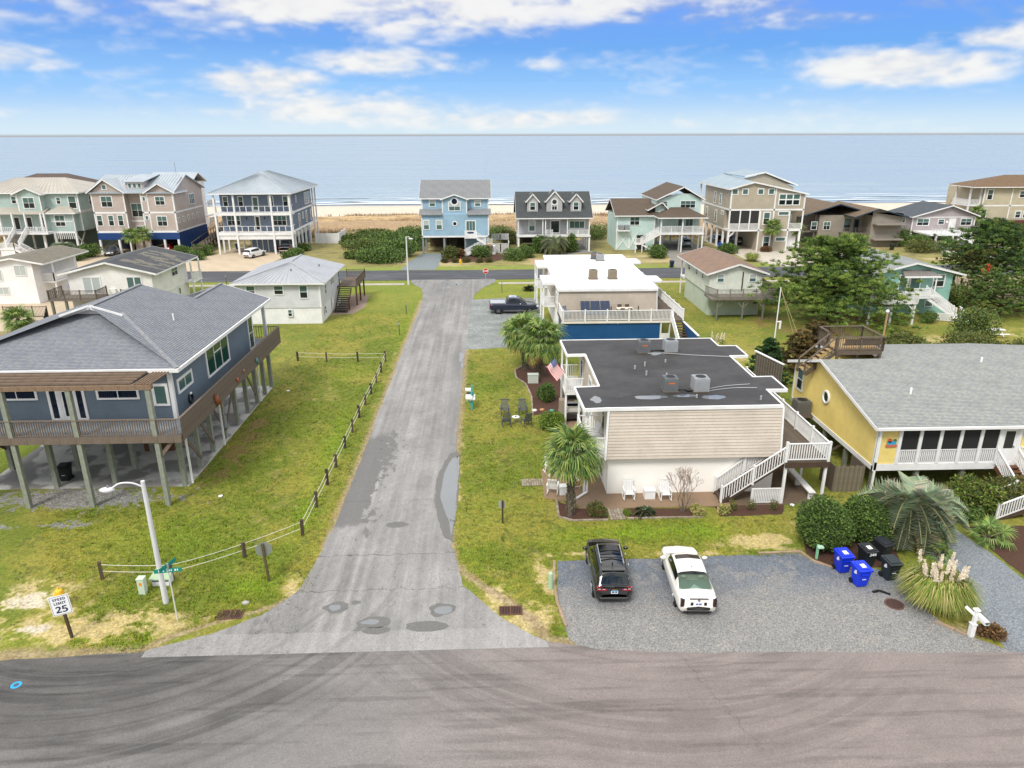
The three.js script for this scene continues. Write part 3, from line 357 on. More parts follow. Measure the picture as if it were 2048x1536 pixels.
for (const [x0, x1, z0, z1, nx, nz] of [[6.72, 7.62, -36.2, -34.95, 5, 6], [1.95, 3.3, -40.1, -39.2, 9, 5]]) { const o = struct(bb().sheet([[x0, z0], [x1, z0], [x1, z1], [x0, z1]], 0.010), 'paving', mat('#5d5548', .95)); o.base = [0, 0, 0]; const w = (x1 - x0) / nx, d = (z1 - z0) / nz, r = rng(nx); for (let i = 0; i < nx; i++) for (let j = 0; j < nz; j++) piece(o, 'paver', [w - 0.025, 0.04, d - 0.025], [x0 + w * (i + .5), 0.008 + r() * .006, z0 + d * (j + .5)], r() > .45 ? MAT.paver : MAT.paver2); }
// edging stones round the beds and the drive
{ const r = rng(12), line = (name, pts, w, m, label) => { const o = new THREE.Group(); o.name = numbered(name); o.userData = { label, category: 'edging' }; o.base = [pts[0][0], 0, pts[0][1]]; o.position.set(...o.base); scene.add(o); for (let i = 0; i + 1 < pts.length; i++) { const a = pts[i], b = pts[i + 1], L = Math.hypot(b[0] - a[0], b[1] - a[1]), n = Math.max(1, Math.round(L / w)); for (let k = 0; k < n; k++) { const t = (k + .5) / n; const q = piece(o, 'edging_stone', [w * .92, 0.07, 0.13], [mix(a[0], b[0], t), -.01 + r() * .02, mix(a[1], b[1], t)], m[r() > .5 ? 0 : 1]); q.rotation.y = -Math.atan2(b[1] - a[1], b[0] - a[0]) + (r() - .5) * .2; } } };
  const st = [mat('#b59a80', .9, { map: T.dirt }), mat('#a48f79', .9, { map: T.dirt })], gr = [MAT.paver, MAT.paver2];
  line('stone_edging', [[3.2, -31], [3.0, -29], [3.02, -27.6], [3.25, -25.9]], .3, st, 'row of tan edging stones along the left side of the gravel parking bay');
  line('stone_edging', [[13.8, -31.3], [16.05, -31.35], [16.25, -30.6], [17.0, -29.9], [18.6, -29.6]], .4, st, 'curved stone edging round the bed under the two clipped round bushes');
  line('stone_edging', [[3.3, -63.4], [2.4, -62], [2.42, -59.9], [3.2, -58.2], [3.5, -55], [3.35, -50.9]], .35, gr, 'curving pale stone edging of the mulch bed beside the twin palms');
  line('stone_edging', [[3.9, -37.3], [3.85, -35.4], [4.6, -34.95], [6.6, -34.95]], .3, gr, 'pale stone edging round the bed of the front palm');
  line('stone_edging', [[7.7, -35.05], [12, -35.05]], .4, gr, 'straight stone edging of the bed with the bare tree'); 
  line('stone_edging', [[19.75, -25.6], [20.15, -25.05], [20.5, -24.6]], .45, st, 'three tan edging stones at the foot of the pampas grass'); }
// ---------------------------------------------------------------- sea
MAT.sea = new THREE.MeshPhysicalMaterial({ color: '#8b9dab', roughness: 1, roughnessMap: T.slick, ior: 1.33, bumpMap: T.wave, bumpScale: 0.9 });
MAT.foam = mat('#f3f5f5', 0.9);
{ // swell near the shore as real waves, flat water beyond
  const b = bb(), Zs = []; for (let z = -229; z > -420; z -= 1.6) Zs.push(z); for (let z = -420; z > -2500; z *= 1.12) Zs.push(z); Zs.push(-2600);
  const y = (x, z) => { const near = sstep(-232, -240, z) * (1 - sstep(-300, -410, z)); let s = 0; for (const [p, a, w] of [[-243, .7, 1.6], [-254, 1.0, 2.0], [-268, 1.35, 2.4], [-286, 1.3, 3], [-310, 1.2, 3.4], [-345, 1.1, 4.4]]) { const c = p + (fbm(x * .012 + p, p * .3, 3) - .5) * 16; const k = fbm(x * .02 + p * 2, p, 3); s += a * sstep(.3, .6, k) * Math.exp(-(((z - c) / w) ** 2)); } return -0.45 + s * near; };
  const Xs = []; for (let x = -260; x <= 300; x += 7) Xs.push(x);
  for (let j = 0; j + 1 < Zs.length; j++) { if (Zs[j] > -419.9) for (let i = 0; i + 1 < Xs.length; i++) { const p = (x, z) => [x, y(x, z), z]; b.quad(p(Xs[i], Zs[j]), p(Xs[i + 1], Zs[j]), p(Xs[i + 1], Zs[j + 1]), p(Xs[i], Zs[j + 1])); } else b.quad([-2600, -.45, Zs[j]], [2600, -.45, Zs[j]], [2600, -.45, Zs[j + 1]], [-2600, -.45, Zs[j + 1]]); }
  b.quad([-2600, -.45, -229], [-260, -.45, -229], [-260, -.45, -420.2], [-2600, -.45, -420.2]); b.quad([300, -.45, -229], [2600, -.45, -229], [2600, -.45, -420.2], [300, -.45, -420.2]);
  for (let i = 0; i < b.t.length; i += 2) { b.t[i] = b.p[i / 2 * 3]; b.t[i + 1] = -b.p[i / 2 * 3 + 2]; }
  const o = struct(b, 'sea', MAT.sea); o.geometry.deleteAttribute('normal'); o.geometry.computeVertexNormals();
  struct(bb().sheet([[-9000, -2500], [9000, -2500], [9000, -8200], [-9000, -8200]], -0.47), 'sea', MAT.sea);
  // breaking foam: uneven lines along the shore
  const f = bb(), r = rng(3), strip = (z0, w, x0, x1, y, s) => { const n = Math.round((x1 - x0) / 2.2); for (let i = 0; i < n; i++) { const a = x0 + i * 2.2, c = a + 2.2, e = (x) => z0 + (fbm(x * .03 + s, s * 3.1, 3) - .5) * 7, g = (x) => w * Math.max(0, (fbm(x * .07 + s * 2, s, 4) - .32) * 2.4) * (1 + .5 * (fbm(x * .5, s, 2) - .5)); if (g(a) + g(c) < .05) continue; f.quad([a, y, e(a)], [c, y, e(c)], [c, y, e(c) - g(c)], [a, y, e(a) - g(a)]); } };
  strip(-230.5, 3.6, -250, 300, -.26, 1); strip(-235.5, 1.8, -250, 300, -.05, 5); strip(-241, 2.4, -250, 300, .02, 9); strip(-250, 1.0, -250, 300, .05, 14); strip(-258, .9, -40, 300, .06, 17); strip(-246, 1.2, -250, 300, .04, 23); strip(-238.5, 1.4, -250, 300, 0, 27);
  const fo_ = struct(f, 'surf', MAT.foam); fo_.userData = { kind: 'structure' };
}
// ---------------------------------------------------------------- blue house on timber piles, left of the lane
MAT.slate = paint('#697884'); MAT.roofBlue = shing('#8f949b'); MAT.perg = wood('#9a8068'); MAT.rail = wood('#857668'); MAT.pile = wood('#a3a898');
{
  const r = thing('stilt_house', 'slate blue stilt house with wooden deck and grey shingle roof, nearest left of the lane', 'house', [-25, 0, -48]);
  const w = bb(); lap(w, '+z', -40.1, rect(-33, -18.65, 4.45, 7.6), .15); lap(w, '+x', -18.65, rect(-55.3, -40.1, 4.45, 7.72), .15); w.box(-33, 4.45, -55.3, -18.66, 7.5, -40.11); w.poly([[-33, 7.4, -52.2], [-18.7, 7.4, -52.2], [-25.3, 10.1, -52.2]], [0, 0, -1]); w.mesh('wall', MAT.slate, r);
  trimLines(r, [['+z', -40.1, -18.84, -18.62, 4.45, 7.6], ['+x', -18.65, -40.28, -40.08, 4.45, 7.6], ['+x', -18.65, -55.3, -55.15, 4.45, 7.6]], MAT.trim, 'corner_board');
  // windows and doors
  win(r, '+z', -40.1, -28.9, -26.5, 5.8, 6.5, { cols: 2, rows: 1, trim: .13, glass: [MAT.glassB] }); win(r, '+z', -40.1, -23.1, -20.62, 5.77, 6.45, { cols: 2, rows: 1, trim: .13, glass: [MAT.glassB] });
  win(r, '+z', -40.1, -19.86, -18.9, 5.33, 6.72, { rows: 1, trim: .16, glass: [MAT.glass1] }); win(r, '+z', -40.1, -25.95, -25.3, 4.5, 6.5, { rows: 1, trim: .15, glass: [MAT.glassB] }); win(r, '+z', -40.1, -24.42, -23.78, 4.5, 6.5, { rows: 1, trim: .15, glass: [MAT.glassB] }); door(r, '+z', -40.1, -25.29, -24.43, 4.5, 6.5, MAT.trim, { glass: MAT.glassB });
  win(r, '+x', -18.65, -42.95, -40.7, 5.8, 6.72, { cols: 2, rows: 1, trim: .16 }); const big = win(r, '+x', -18.65, -49.6, -45.35, 5.2, 7.3, { cols: 3, rows: 1, trim: .16, bar: .07, glass: [MAT.glassG] }); fbox(bb(), '+x', -18.65, -48.1, -46.85, 6.5, 6.58, 0, .06).mesh('mullion', MAT.trim, big); win(r, '+x', -18.65, -55.15, -54.05, 4.55, 7.15, { cols: 1, rows: 2, trim: .12, glass: [MAT.glassG] });
  // roof: hipped front with a small gable, ridge to the back, lower wing at the rear
  const T0 = .16, f = bb(), E = -18.0, W = -32.6, FZ = -39.65, ye = 7.8, RX = -25.3, yr = 10.22, gz = -45.6, gh = 9.68; const ro = bb();
  const hx = (h) => E - (h - ye) * 3.0, wx = (h) => W + (h - ye) * 3.0;
  ro.roof([[W, ye, FZ], [E, ye, FZ], [hx(gh), gh, gz], [wx(gh), gh, gz]], T0); ro.roof([[E, ye, FZ], [E, ye, -58.2], [-21.75, 9.05, -58.2], [-21.75, 9.05, -52.7], [RX, yr, -52.2], [RX, yr, gz + .5], [hx(gh), gh, gz + .5], [hx(gh), gh, gz]], T0); ro.roof([[W, ye, FZ], [wx(gh), gh, gz], [wx(gh), gh, gz + .5], [RX, yr, gz + .5], [RX, yr, -52.2], [W, ye, -52.2]], T0); ro.roof([[-21.75, 9.05, -58.2], [-25.5, 7.8, -58.2], [-25.5, 7.8, -52.2], [-21.75, 9.05, -52.7]], T0);
  const roof = ro.mesh('roof', MAT.roofBlue, r); f.beam([hx(gh) + .3, gh - .12, gz + .52], [RX, yr - .02, gz + .52], .06, .28); f.beam([RX, yr - .02, gz + .52], [wx(gh) - .3, gh - .12, gz + .52], .06, .28); f.box(W, ye - .24, FZ + .005, E + .12, ye - .03, FZ + .14); f.box(E + .005, ye - .24, -58.2, E + .12, ye - .03, FZ); f.beam([E, ye - .1, -58.24], [-21.75, 8.95, -58.24], .04, .22); f.mesh('gutter', MAT.trim, roof);
  bb().poly([[hx(gh) - .2, gh - .1, gz + .1], [wx(gh) + .2, gh - .1, gz + .1], [RX, yr - .15, gz + .1]], [0, 0, 1]).mesh('vent_gable', mat('#e2e2e4', .8), roof); for (const [a, c] of [[[E, ye + .02, FZ], [hx(gh), gh + .02, gz]], [[RX, yr + .02, gz + .4], [RX, yr + .02, -52.2]], [[-21.75, 9.07, -52.7], [-21.75, 9.07, -58.2]]]) bb().beam(a, c, .26, .05).mesh('ridge_cap', shing('#a3a6aa'), roof); bb().cyl([-21, 8.7, -47], [-21, 9.25, -47], .05, .05).mesh('vent_pipe', MAT.pvc, roof);
  // deck
  const d = bb(); d.box(-33, 4.22, -40.08, -17.5, 4.42, -37.55); d.box(-18.63, 4.22, -58.1, -17.5, 4.42, -40.09); d.box(-25.5, 4.22, -58.1, -18.64, 4.42, -55.32); d.mesh('deck', mat('#9fa6ac', .8, { map: T.grain }), r);
  const j = bb(); j.box(-33, 4.05, -37.55, -17.5, 4.46, -37.48); j.box(-17.5, 4.05, -58.1, -17.43, 4.46, -37.48); j.mesh('rim_joist', MAT.rail, r);
  rail(r, [-33, 4.42, -37.6], [-17.5, 4.42, -37.6], { h: 1.02, sp: .135, bw: .045, m: MAT.rail, post: 99, cap: .15 });
  const sk = rail(r, [-17.46, 4.42, -37.6], [-17.46, 4.42, -58.05], { h: 1.02, sp: 99, m: MAT.rail, post: 99, cap: .15, name: 'board_railing' }); for (let z = -37.7, k = 0; z > -58; z -= .105, k++) piece(sk, 'board', [.025, 1.28 + ((k * 7) % 5) * .012, .09], [-17.4, 4.1 - ((k * 7) % 5) * .012, z], k % 3 ? MAT.rail : MAT.weather);
  rail(r, [-17.5, 4.42, -58.05], [-25.4, 4.42, -58.05], { h: 1.0, sp: .2, m: MAT.rail, post: 99 });
  // piles, braces, pergola
  for (const x of [-30.6, -26.85, -23.2, -18.87]) piece(r, 'pile', [.26, 7.26, .26], [x, 0, -37.66], MAT.pile);
  for (const [x, z] of [[-30.9, -40.1], [-26.6, -40.1], [-23.2, -40.4], [-18.85, -40.1], [-30.9, -42.75], [-26.7, -42.75], [-23.05, -42.65], [-18.88, -42.7], [-22.95, -45], [-18.88, -45], [-26.8, -47.2], [-18.85, -47.3], [-22.9, -47.6], [-18.82, -49.85], [-22.9, -51], [-18.78, -52.2], [-18.7, -54.35], [-22.9, -54.8], [-18.68, -56.4], [-18.65, -58.2], [-22.9, -58.1], [-30.9, -47], [-30.9, -51], [-26.8, -52], [-26.8, -57]]) piece(r, 'pile', [.28, 4.23, .28], [x, 0, z], MAT.pile);
  for (const [z0, z1] of [[-40.1, -42.7], [-45, -47.3], [-49.85, -47.3], [-52.2, -54.35], [-42.7, -45]]) bb().beam([-18.72, 3.6, z0], [-18.72, .7, z1], .06, .2).mesh('brace', MAT.rail, r); for (const [x0, y0, z0, x1, y1, z1] of [[-30.7, .6, -42.75, -32, 3.9, -42.75], [-18.87, 3.1, -37.66, -18.0, 4.1, -37.66], [-30.9, 1.6, -42.6, -30.9, 3.6, -40.2]]) bb().beam([x0, y0, z0], [x1, y1, z1], .06, .2).mesh('brace', MAT.rail, r);
  const pb = bb(); pb.box(-33, 7.24, -37.8, -18.62, 7.5, -37.5).mesh('pergola_beam', MAT.perg, r); for (let k = 0; k < 9; k++) bb().box(-33, 7.52 + k * .012, -37.72 - k * .215, -19.75 + k * .02, 7.6 + k * .012, -37.63 - k * .215).mesh('pergola_slat', k % 2 ? MAT.perg : MAT.weather, r); for (let k = 0; k < 6; k++) bb().beam([-19.55 + k * .17, 7.54, -37.55], [-19.3 + k * .17, 7.62, -39.55], .07, .05).mesh('pergola_slat', MAT.perg, r);
  for (const [x, z] of [[-18.55, -58], [-21.8, -58]]) piece(r, 'porch_column', [.24, 3.4, .24], [x, 4.42, z], MAT.trim);
  for (const z of [-40.25, -46.0, -54.6]) bb().box(-18.5, .1, z - .05, -18.4, 4.2, z + .05).mesh('downspout', MAT.pvc, r); fbox(bb(), '+x', -18.7, -47.2, -46.8, 1.0, 1.9, 0, .15).mesh('meter_box', MAT.grey, r);
  bb().box(-23.6, 0, -47.2, -21.6, 2.6, -45.2).box(-23.8, 2.6, -47.4, -21.4, 4.2, -45).mesh('stair_enclosure', wood('#7b563c'), r);
  struct(bb().slab(rough([[-31.3, -40], [-18.6, -40], [-18.55, -58.4], [-31.3, -58.4]], .02, 3), 0, .07), 'concrete_pad', mat('#ffffff', .85, { map: mapTex(-31.5, -18.4, -39.8, -58.6, 512, 1024, (x, z) => { const n = fbm(x * .7, z * .7, 4), m = fbm(x * 3, z * 3, 3); let v = 192 + (m - .5) * 24; v = mix(v, 132, sstep(.46, .62, n + .05)); return [cl(v), cl(v * .99), cl(v * .96)]; }) }));
}
// ornaments hung on the long side of that deck
{ const rust = mat('#8c4f2c', .6, { map: T.dirt }); const crab = (z, y, s, m, label, name) => { const t = thing(name, label, 'ornament', [-17.36, y, z]); const b = bb(); b.ball([-17.33, y, z], .05, s * .5, s * .42, 12, 8); b.mesh('shell', m, t); for (let k = 0; k < 8; k++) { const a = (k < 4 ? .4 : -.4) + (k % 4) * .35 * (k < 4 ? 1 : -1), sg = k < 4 ? 1 : -1; bb().cyl([-17.33, y + Math.sin(a) * s * .2, z + sg * s * .35], [-17.33, y + Math.sin(a) * s * .9 - .05, z + sg * s * (.85 - .1 * (k % 4))], s * .05, s * .03, 6).mesh('leg', m, t); } return t; };
  crab(-43.1, 4.5, .75, rust, 'large rusty metal turtle ornament hanging on deck boards of the blue house', 'metal_turtle'); crab(-47.0, 4.55, .3, mat('#b9653c', .6), 'small orange metal crab ornament on deck boards of the blue house', 'metal_crab'); crab(-48.4, 4.75, .2, mat('#c68a58', .6), 'tiny tan metal fish ornament on deck boards of the blue house', 'metal_fish'); crab(-51.4, 4.55, .42, mat('#5d8f8a', .6), 'teal and orange metal turtle ornament near the far end of the deck boards', 'metal_turtle');
  const t = thing('wall_wreath', 'black and white round ornament on the blue side wall', 'ornament', [-18.6, 5.0, -42.2]); const g = new THREE.TorusGeometry(.28, .07, 8, 20); g.rotateY(Math.PI / 2); const o = new THREE.Mesh(g, MAT.black); o.name = 'ring'; t.add(o); bb().ball([-18.55, 5.32, -42.2], .06, .09, .16).mesh('bow', MAT.white, t); }
// ---------------------------------------------------------------- beige duplex with black flat roof
MAT.shake = mat('#d4c9ba', .85, { map: T.dirt }); MAT.shake2 = mat('#cfc3b3', .85, { map: T.dirt }); MAT.beige = paint('#cbbfae'); MAT.stucco = mat('#f5f2ea', .85, { bumpMap: T.speckB, bumpScale: .002 });
MAT.membrane = mat('#ffffff', .8, { map: mapTex(5, 18.6, -37.6, -52.6, 1024, 1024, (x, z) => { const n = fbm(x * .5, z * .7, 4), m = vnoise(x * 40, z * 40), k = fbm(x * 2.2, z * 3, 3); let v = 62 + (n - .5) * 26 + (k - .5) * 14; if (Math.abs(((z + 60) % 1.0) - .5) < .012) v -= 6; v = mix(v, 44, spot(x, z, 10.5, -39.6, 4.5, .9) * sstep(.3, .6, k)); v *= .85 + m * .3; return [cl(v), cl(v * .985), cl(v * .985)]; }), bumpMap: T.speckB, bumpScale: .003 });
{
  const r = thing('black_roof_duplex', 'beige duplex with flat black roof and white stair deck behind the parked cars', 'house', [12, 0, -45]);
  const w = bb(); w.box(7, 0, -52.2, 17, 2.56, -38); w.mesh('ground_floor_wall', MAT.stucco, r);
  const u = bb(); u.box(7, 2.56, -52.2, 17, 5.44, -38.02); lap(u, '-x', 7, rect(-52.2, -38.02, 2.56, 5.44), .18); lap(u, '+x', 17, rect(-52.2, -38.02, 2.56, 5.44), .18); u.mesh('upper_wall', MAT.beige, r);
  // sloping shake front, course by course
  const N = 16; for (let k = 0; k < N; k++) { const b = bb(), s = t => [2.5 + t * 2.95, -37.62 - t * .36, 6.8 + t * .13, 17.12 - t * .05], a = s(k / N), c = s((k + 1) / N); const P = [[a[2], a[0], a[1] + .04], [a[3], a[0], a[1] + .04], [c[3], c[0] - .016, c[1] + .01], [c[2], c[0] - .016, c[1] + .01]], Q = P.map(p => [p[0], p[1], p[2] - .1]); b.poly(P, [0, 0, 1]); b.poly([P[0], P[1], Q[1], Q[0]], [0, -1, 0]); b.poly([P[3], P[2], Q[2], Q[3]], [0, 1, 0]); b.poly([P[1], P[2], Q[2], Q[1]], [1, 0, 0]); b.poly([P[0], P[3], Q[3], Q[0]], [-1, 0, 0]); b.mesh('shake_course', k % 2 ? MAT.shake : MAT.shake2, r); }
  bb().beam([6.74, 2.46, -37.58], [6.88, 5.5, -37.94], .12, .12).mesh('corner_board', MAT.trim, r); bb().beam([17.15, 2.46, -37.58], [17.1, 5.5, -37.94], .1, .1).mesh('corner_board', MAT.trim, r); bb().poly([[6.78, 2.5, -37.6], [6.92, 5.45, -37.98], [6.95, 5.45, -38.6], [6.95, 2.5, -38.6]], [-1, 0, 0]).poly([[17.12, 2.5, -37.6], [17.08, 5.45, -37.98], [17.02, 5.45, -38.6], [17.02, 2.5, -38.6]], [1, 0, 0]).poly([[6.78, 2.5, -37.6], [17.12, 2.5, -37.6], [17.0, 2.5, -38], [7, 2.5, -38]], [0, -1, 0]).mesh('mansard_side', MAT.beige, r);
  const out = [[6.93, -37.9], [17.07, -37.95], [17.1, -40.65], [18.37, -40.6], [18.37, -43.1], [17.12, -43.05], [17.12, -47.7], [18.4, -47.7], [18.4, -50.2], [17.1, -50.2], [17.1, -52.3], [5.5, -52.2], [5.6, -48.5], [6.92, -48.5], [6.88, -41.65], [5.32, -41.5], [5.44, -37.8]];
  const roof = bb().slab(out, 5.44, 5.6).mesh('roof', MAT.membrane, r); bb().sheet(out, 5.43).mesh('soffit', MAT.trim, roof);
  for (let i = 0; i < out.length; i++) { const a = out[i], b = out[(i + 1) % out.length]; bb().beam([a[0], 5.53, a[1]], [b[0], 5.54, b[1]], .11, .2).mesh('edge_trim', MAT.white, roof); }
  for (const [x, z, a, c, s] of [[6.35, -39.3, .3, .55, 1], [9.7, -39.55, 1.0, .3, 2], [11.75, -39.75, .75, .22, 3], [13.5, -39.45, .7, .35, 4], [12.1, -48.4, .7, .35, 5]]) bb().sheet(blob(x, z, a, c, .35, 30, s), 5.606).mesh('roof_puddle', MAT.water, roof);
  for (const [x, z, h] of [[9.8, -45.0, .25], [10.6, -45.6, .3], [10.3, -43.7, .3], [11.5, -43.2, .3], [12.4, -39.4, .2], [16.1, -38.9, .25], [12.2, -46.4, .2]]) bb().cyl([x, 5.6, z], [x, 5.6 + h, z], .06, .06, 8).mesh('vent_pipe', MAT.galv, roof);
  const pipe = (pts, nm = 'conduit', rr = .025, m = MAT.galv) => { const g = new THREE.TubeGeometry(new THREE.CatmullRomCurve3(pts.map(p => new THREE.Vector3(p[0] - 12, p[1], p[2] + 45))), 24, rr, 6); const o = new THREE.Mesh(g, m); o.name = nm; roof.add(o); }; pipe([[11.4, 5.64, -48.4], [12.2, 5.7, -48.3], [14.5, 5.64, -47.9], [17, 5.64, -47.4]]); pipe([[13.3, 5.65, -40.7], [14.8, 5.65, -41.3], [16.4, 5.64, -41.6]]); pipe([[13.3, 5.65, -40.4], [15, 5.64, -40.9], [16.6, 5.64, -40.9]]); pipe([[11.4, 5.7, -40.5], [11.8, 5.8, -40.3], [12.2, 5.66, -40.4], [12.7, 5.7, -40.5]], 'line_set', .05, MAT.black); pipe([[11.5, 5.7, -48.7], [12, 5.8, -48.6], [12.7, 5.7, -48.8]], 'line_set', .05, MAT.black);
  // balconies on the lane side
  for (const [z0, z1] of [[-52.2, -48.8], [-41.7, -38.05]]) { bb().box(5.55, 2.4, z0, 6.97, 2.6, z1).mesh('balcony_floor', MAT.trim, r); rail(r, [5.62, 2.6, z1 - .02], [6.9, 2.6, z1 - .02], { h: 1.05, sp: .14, bw: .045, post: 99 }); rail(r, [5.62, 2.6, z0 + .05], [5.62, 2.6, z1 - .05], { h: 1.05, sp: .14, bw: .045, post: 3.4 }); rail(r, [5.62, 2.6, z0 + .05], [6.9, 2.6, z0 + .05], { h: 1.05, sp: .14, post: 99 }); for (const z of [z0 + .12, z1 - .12]) { piece(r, 'balcony_post', [.14, 2.42, .14], [5.65, 0, z], MAT.white); piece(r, 'roof_post', [.12, 2.86, .12], [5.65, 2.6, z], MAT.white); } door(r, '-x', 7, z0 + 1.1, z0 + 2.3, 2.62, 4.7, MAT.trim); door(r, '-x', 7, z0 + 1.1, z0 + 2.2, .05, 2.1, MAT.trim); }
  win(r, '-x', 7, -46.6, -45.2, 3.4, 4.7); win(r, '-x', 7, -44.6, -43.2, 3.4, 4.7); win(r, '-x', 7, -46.6, -45.2, .9, 2.1); 
  const dsp = bb(); dsp.beam([5.8, 5.4, -38.05], [5.8, .15, -38.05], .1, .1); dsp.beam([5.8, .15, -38.05], [5.0, .08, -37.3], .1, .08); dsp.mesh('downspout', MAT.pvc, r); bb().box(5.35, 0, -50.9, 5.95, 1.4, -50.3).mesh('stone_pillar', mat('#b6a694', .9, { map: T.dirt, bumpMap: T.pebbleB, bumpScale: .05 }), r);
  // deck, stair and railings on the right
  const DK = 2.75; bb().box(17.05, DK - .06, -50.3, 19.45, DK, -36.4).mesh('deck', MAT.deck, r); bb().box(16.95, DK - .4, -36.4, 19.5, DK - .07, -36.33).box(19.45, DK - .4, -50.3, 19.52, DK - .07, -36.4).mesh('rim_joist', MAT.darkwood, r);
  for (let z = -36.45; z > -50.2; z -= .14) piece(r, 'deck_board', [2.38, .02, .125], [18.25, DK, z - .06], z % .28 > -.14 ? MAT.deck : MAT.weather);
  rail(r, [16.95, DK, -36.42], [19.42, DK, -36.42], { h: 1.08, sp: .145, bw: .05, post: 2.4, pw: .14, up: .12 }); rail(r, [19.42, DK, -36.42], [19.42, DK, -50.2], { h: 1.08, sp: .15, bw: .045, post: 2.3, pw: .13, up: .12, ends: [0, 1] });
  for (const [x, z] of [[17.05, -36.5], [19.4, -36.5], [19.4, -39.4], [19.4, -43], [19.4, -47]]) piece(r, 'deck_post', [.14, DK - .4, .14], [x, 0, z], MAT.white); 
  stair(r, [16.9, DK, -37.15], [13.45, 0, -37.15], 1.1, 14, { m: MAT.darkwood }); rail(r, [16.95, DK - .15, -36.45], [13.5, -.05, -36.62], { h: 1.05, sp: .145, bw: .045, post: 1.8, pw: .12, up: .16, ends: [0, 1] }); rail(r, [16.8, DK - .15, -37.82], [13.5, -.05, -37.82], { h: 1.05, sp: .145, bw: .045, post: 1.8, pw: .12, up: .16 });
  rail(r, [15.25, 0, -36.48], [16.95, 0, -36.48], { h: .98, sp: .1, bw: .06, post: 1.7, pw: .09, up: 0, name: 'picket_panel' });
}
// ---------------------------------------------------------------- duplex with white roof and blue wall
MAT.royal = paint('#0d5085'); MAT.whiteroof = mat('#f7f6f2', .7, { map: T.dirt });
{
  const r = thing('white_roof_duplex', 'beige sided duplex with flat white roof and royal blue lower wall', 'house', [12.5, 0, -84]), y = 5.05;
  bb().box(7.5, 0, -95.6, 17.9, 2.5, -73.9).mesh('ground_floor_wall', MAT.stucco, r); const w = bb(); w.box(7.5, 2.5, -95.6, 17.9, 4.9, -73.9); lap(w, '+z', -73.88, [[7.35, 2.5], [18.05, 2.5], [17.9, 4.92], [7.5, 4.92]], .17, .03); lap(w, '-x', 7.48, rect(-95.6, -73.9, 2.5, 4.9), .17); lap(w, '+x', 17.92, rect(-95.6, -73.9, 2.5, 4.9), .17); w.mesh('upper_wall', MAT.beige, r);
  const out = [[7.42, -73.7], [18.0, -73.7], [18.1, -78.0], [19.4, -78.0], [19.4, -80.7], [18.1, -80.7], [18.2, -89.9], [19.5, -89.9], [19.5, -92.7], [18.2, -92.7], [18.2, -96], [7.6, -96], [7.5, -91.9], [6.2, -91.9], [6.2, -87.6], [7.45, -87.6], [7.42, -81.6], [6.1, -81.6], [6.1, -77.1], [7.42, -77.1]]; const roof = bb().slab(out, y - .3, y).mesh('roof', MAT.whiteroof, r); for (let i = 0; i < out.length; i++) { const a = out[i], b = out[(i + 1) % out.length]; bb().beam([a[0], y - .1, a[1]], [b[0], y - .1, b[1]], .14, .26).mesh('edge_trim', MAT.white, roof); }
  bb().beam([7.34, 2.5, -73.78], [7.46, 4.9, -73.78], .1, .1).mesh('corner_board', MAT.trim, r); bb().beam([18.08, 2.5, -73.78], [17.94, 4.9, -73.78], .1, .1).mesh('corner_board', MAT.trim, r);
  bb().box(7.55, 0, -73.9, 17.55, 2.38, -69.9).mesh('blue_wall', MAT.royal, r); bb().box(7.4, 2.38, -73.9, 19.9, 2.58, -69.8).box(17.95, 2.38, -92, 19.9, 2.58, -73.9).mesh('deck', MAT.deck, r); bb().box(7.4, 2.34, -69.8, 19.0, 2.56, -69.74).mesh('rim_board', MAT.cream, r);
  rail(r, [7.6, 2.58, -69.85], [18.8, 2.58, -69.85], { h: 1.05, sp: .135, bw: .045, post: 2.25, pw: .13, up: .16 }); rail(r, [7.5, 2.58, -69.85], [7.5, 2.58, -73.6], { h: 1.05, sp: .14, post: 99 }); rail(r, [19.85, 2.58, -69.85], [19.85, 2.58, -91.9], { h: 1.05, sp: .16, bw: .045, post: 2.0, pw: .12, up: .16 });
  stair(r, [19.25, 2.58, -69.8], [19.25, 0, -65.4], 1.1, 13, { m: MAT.darkwood }); bb().box(19.85, 0, -69.7, 19.95, 2.4, -64.4).mesh('stair_side_wall', MAT.royal, r); bb().box(19.8, 2.4, -69.7, 20.0, 2.48, -64.3).mesh('wall_cap', MAT.trim, r); rail(r, [18.65, 2.5, -69.85], [18.65, .1, -65.5], { h: 1.0, sp: .16, post: 4.2, pw: .14 }); bb().box(17.7, 0, -69.85, 18.55, 1.2, -69.78).mesh('gate', MAT.white, r); bb().box(17.56, 0, -70.2, 17.7, 2.38, -69.8).box(18.5, 0, -70.2, 18.6, 2.38, -69.8).mesh('gate_post', MAT.cream, r);
  for (const [x, y1] of [[13.1, 2.28], [14.6, .4], [15.4, .4]]) bb().box(x, y1, -69.9, x + .16, y1 + .1, -69.78).mesh('wall_light', MAT.white, r);
  for (const [z0, z1] of [[-81.4, -77.4], [-91.6, -87.8]]) { bb().box(6.1, 2.3, z0, 7.5, 2.5, z1).mesh('balcony_floor', MAT.trim, r); rail(r, [6.15, 2.5, z1], [7.4, 2.5, z1], { h: 1, sp: .14, bw: .05, post: 99 }); rail(r, [6.15, 2.5, z0], [6.15, 2.5, z1], { h: 1, sp: .15, post: 99 }); for (const z of [z0 + .1, z1 - .1]) piece(r, 'balcony_post', [.16, 4.75, .16], [6.18, 0, z], MAT.white); door(r, '-x', 7.48, z0 + 1, z0 + 2.2, 2.55, 4.5, MAT.trim); }
  win(r, '-x', 7.48, -86.6, -85, 3.2, 4.5); win(r, '-x', 7.48, -84, -82.6, .9, 2.1); win(r, '-x', 7.48, -76, -74.8, 3.2, 4.4);
}
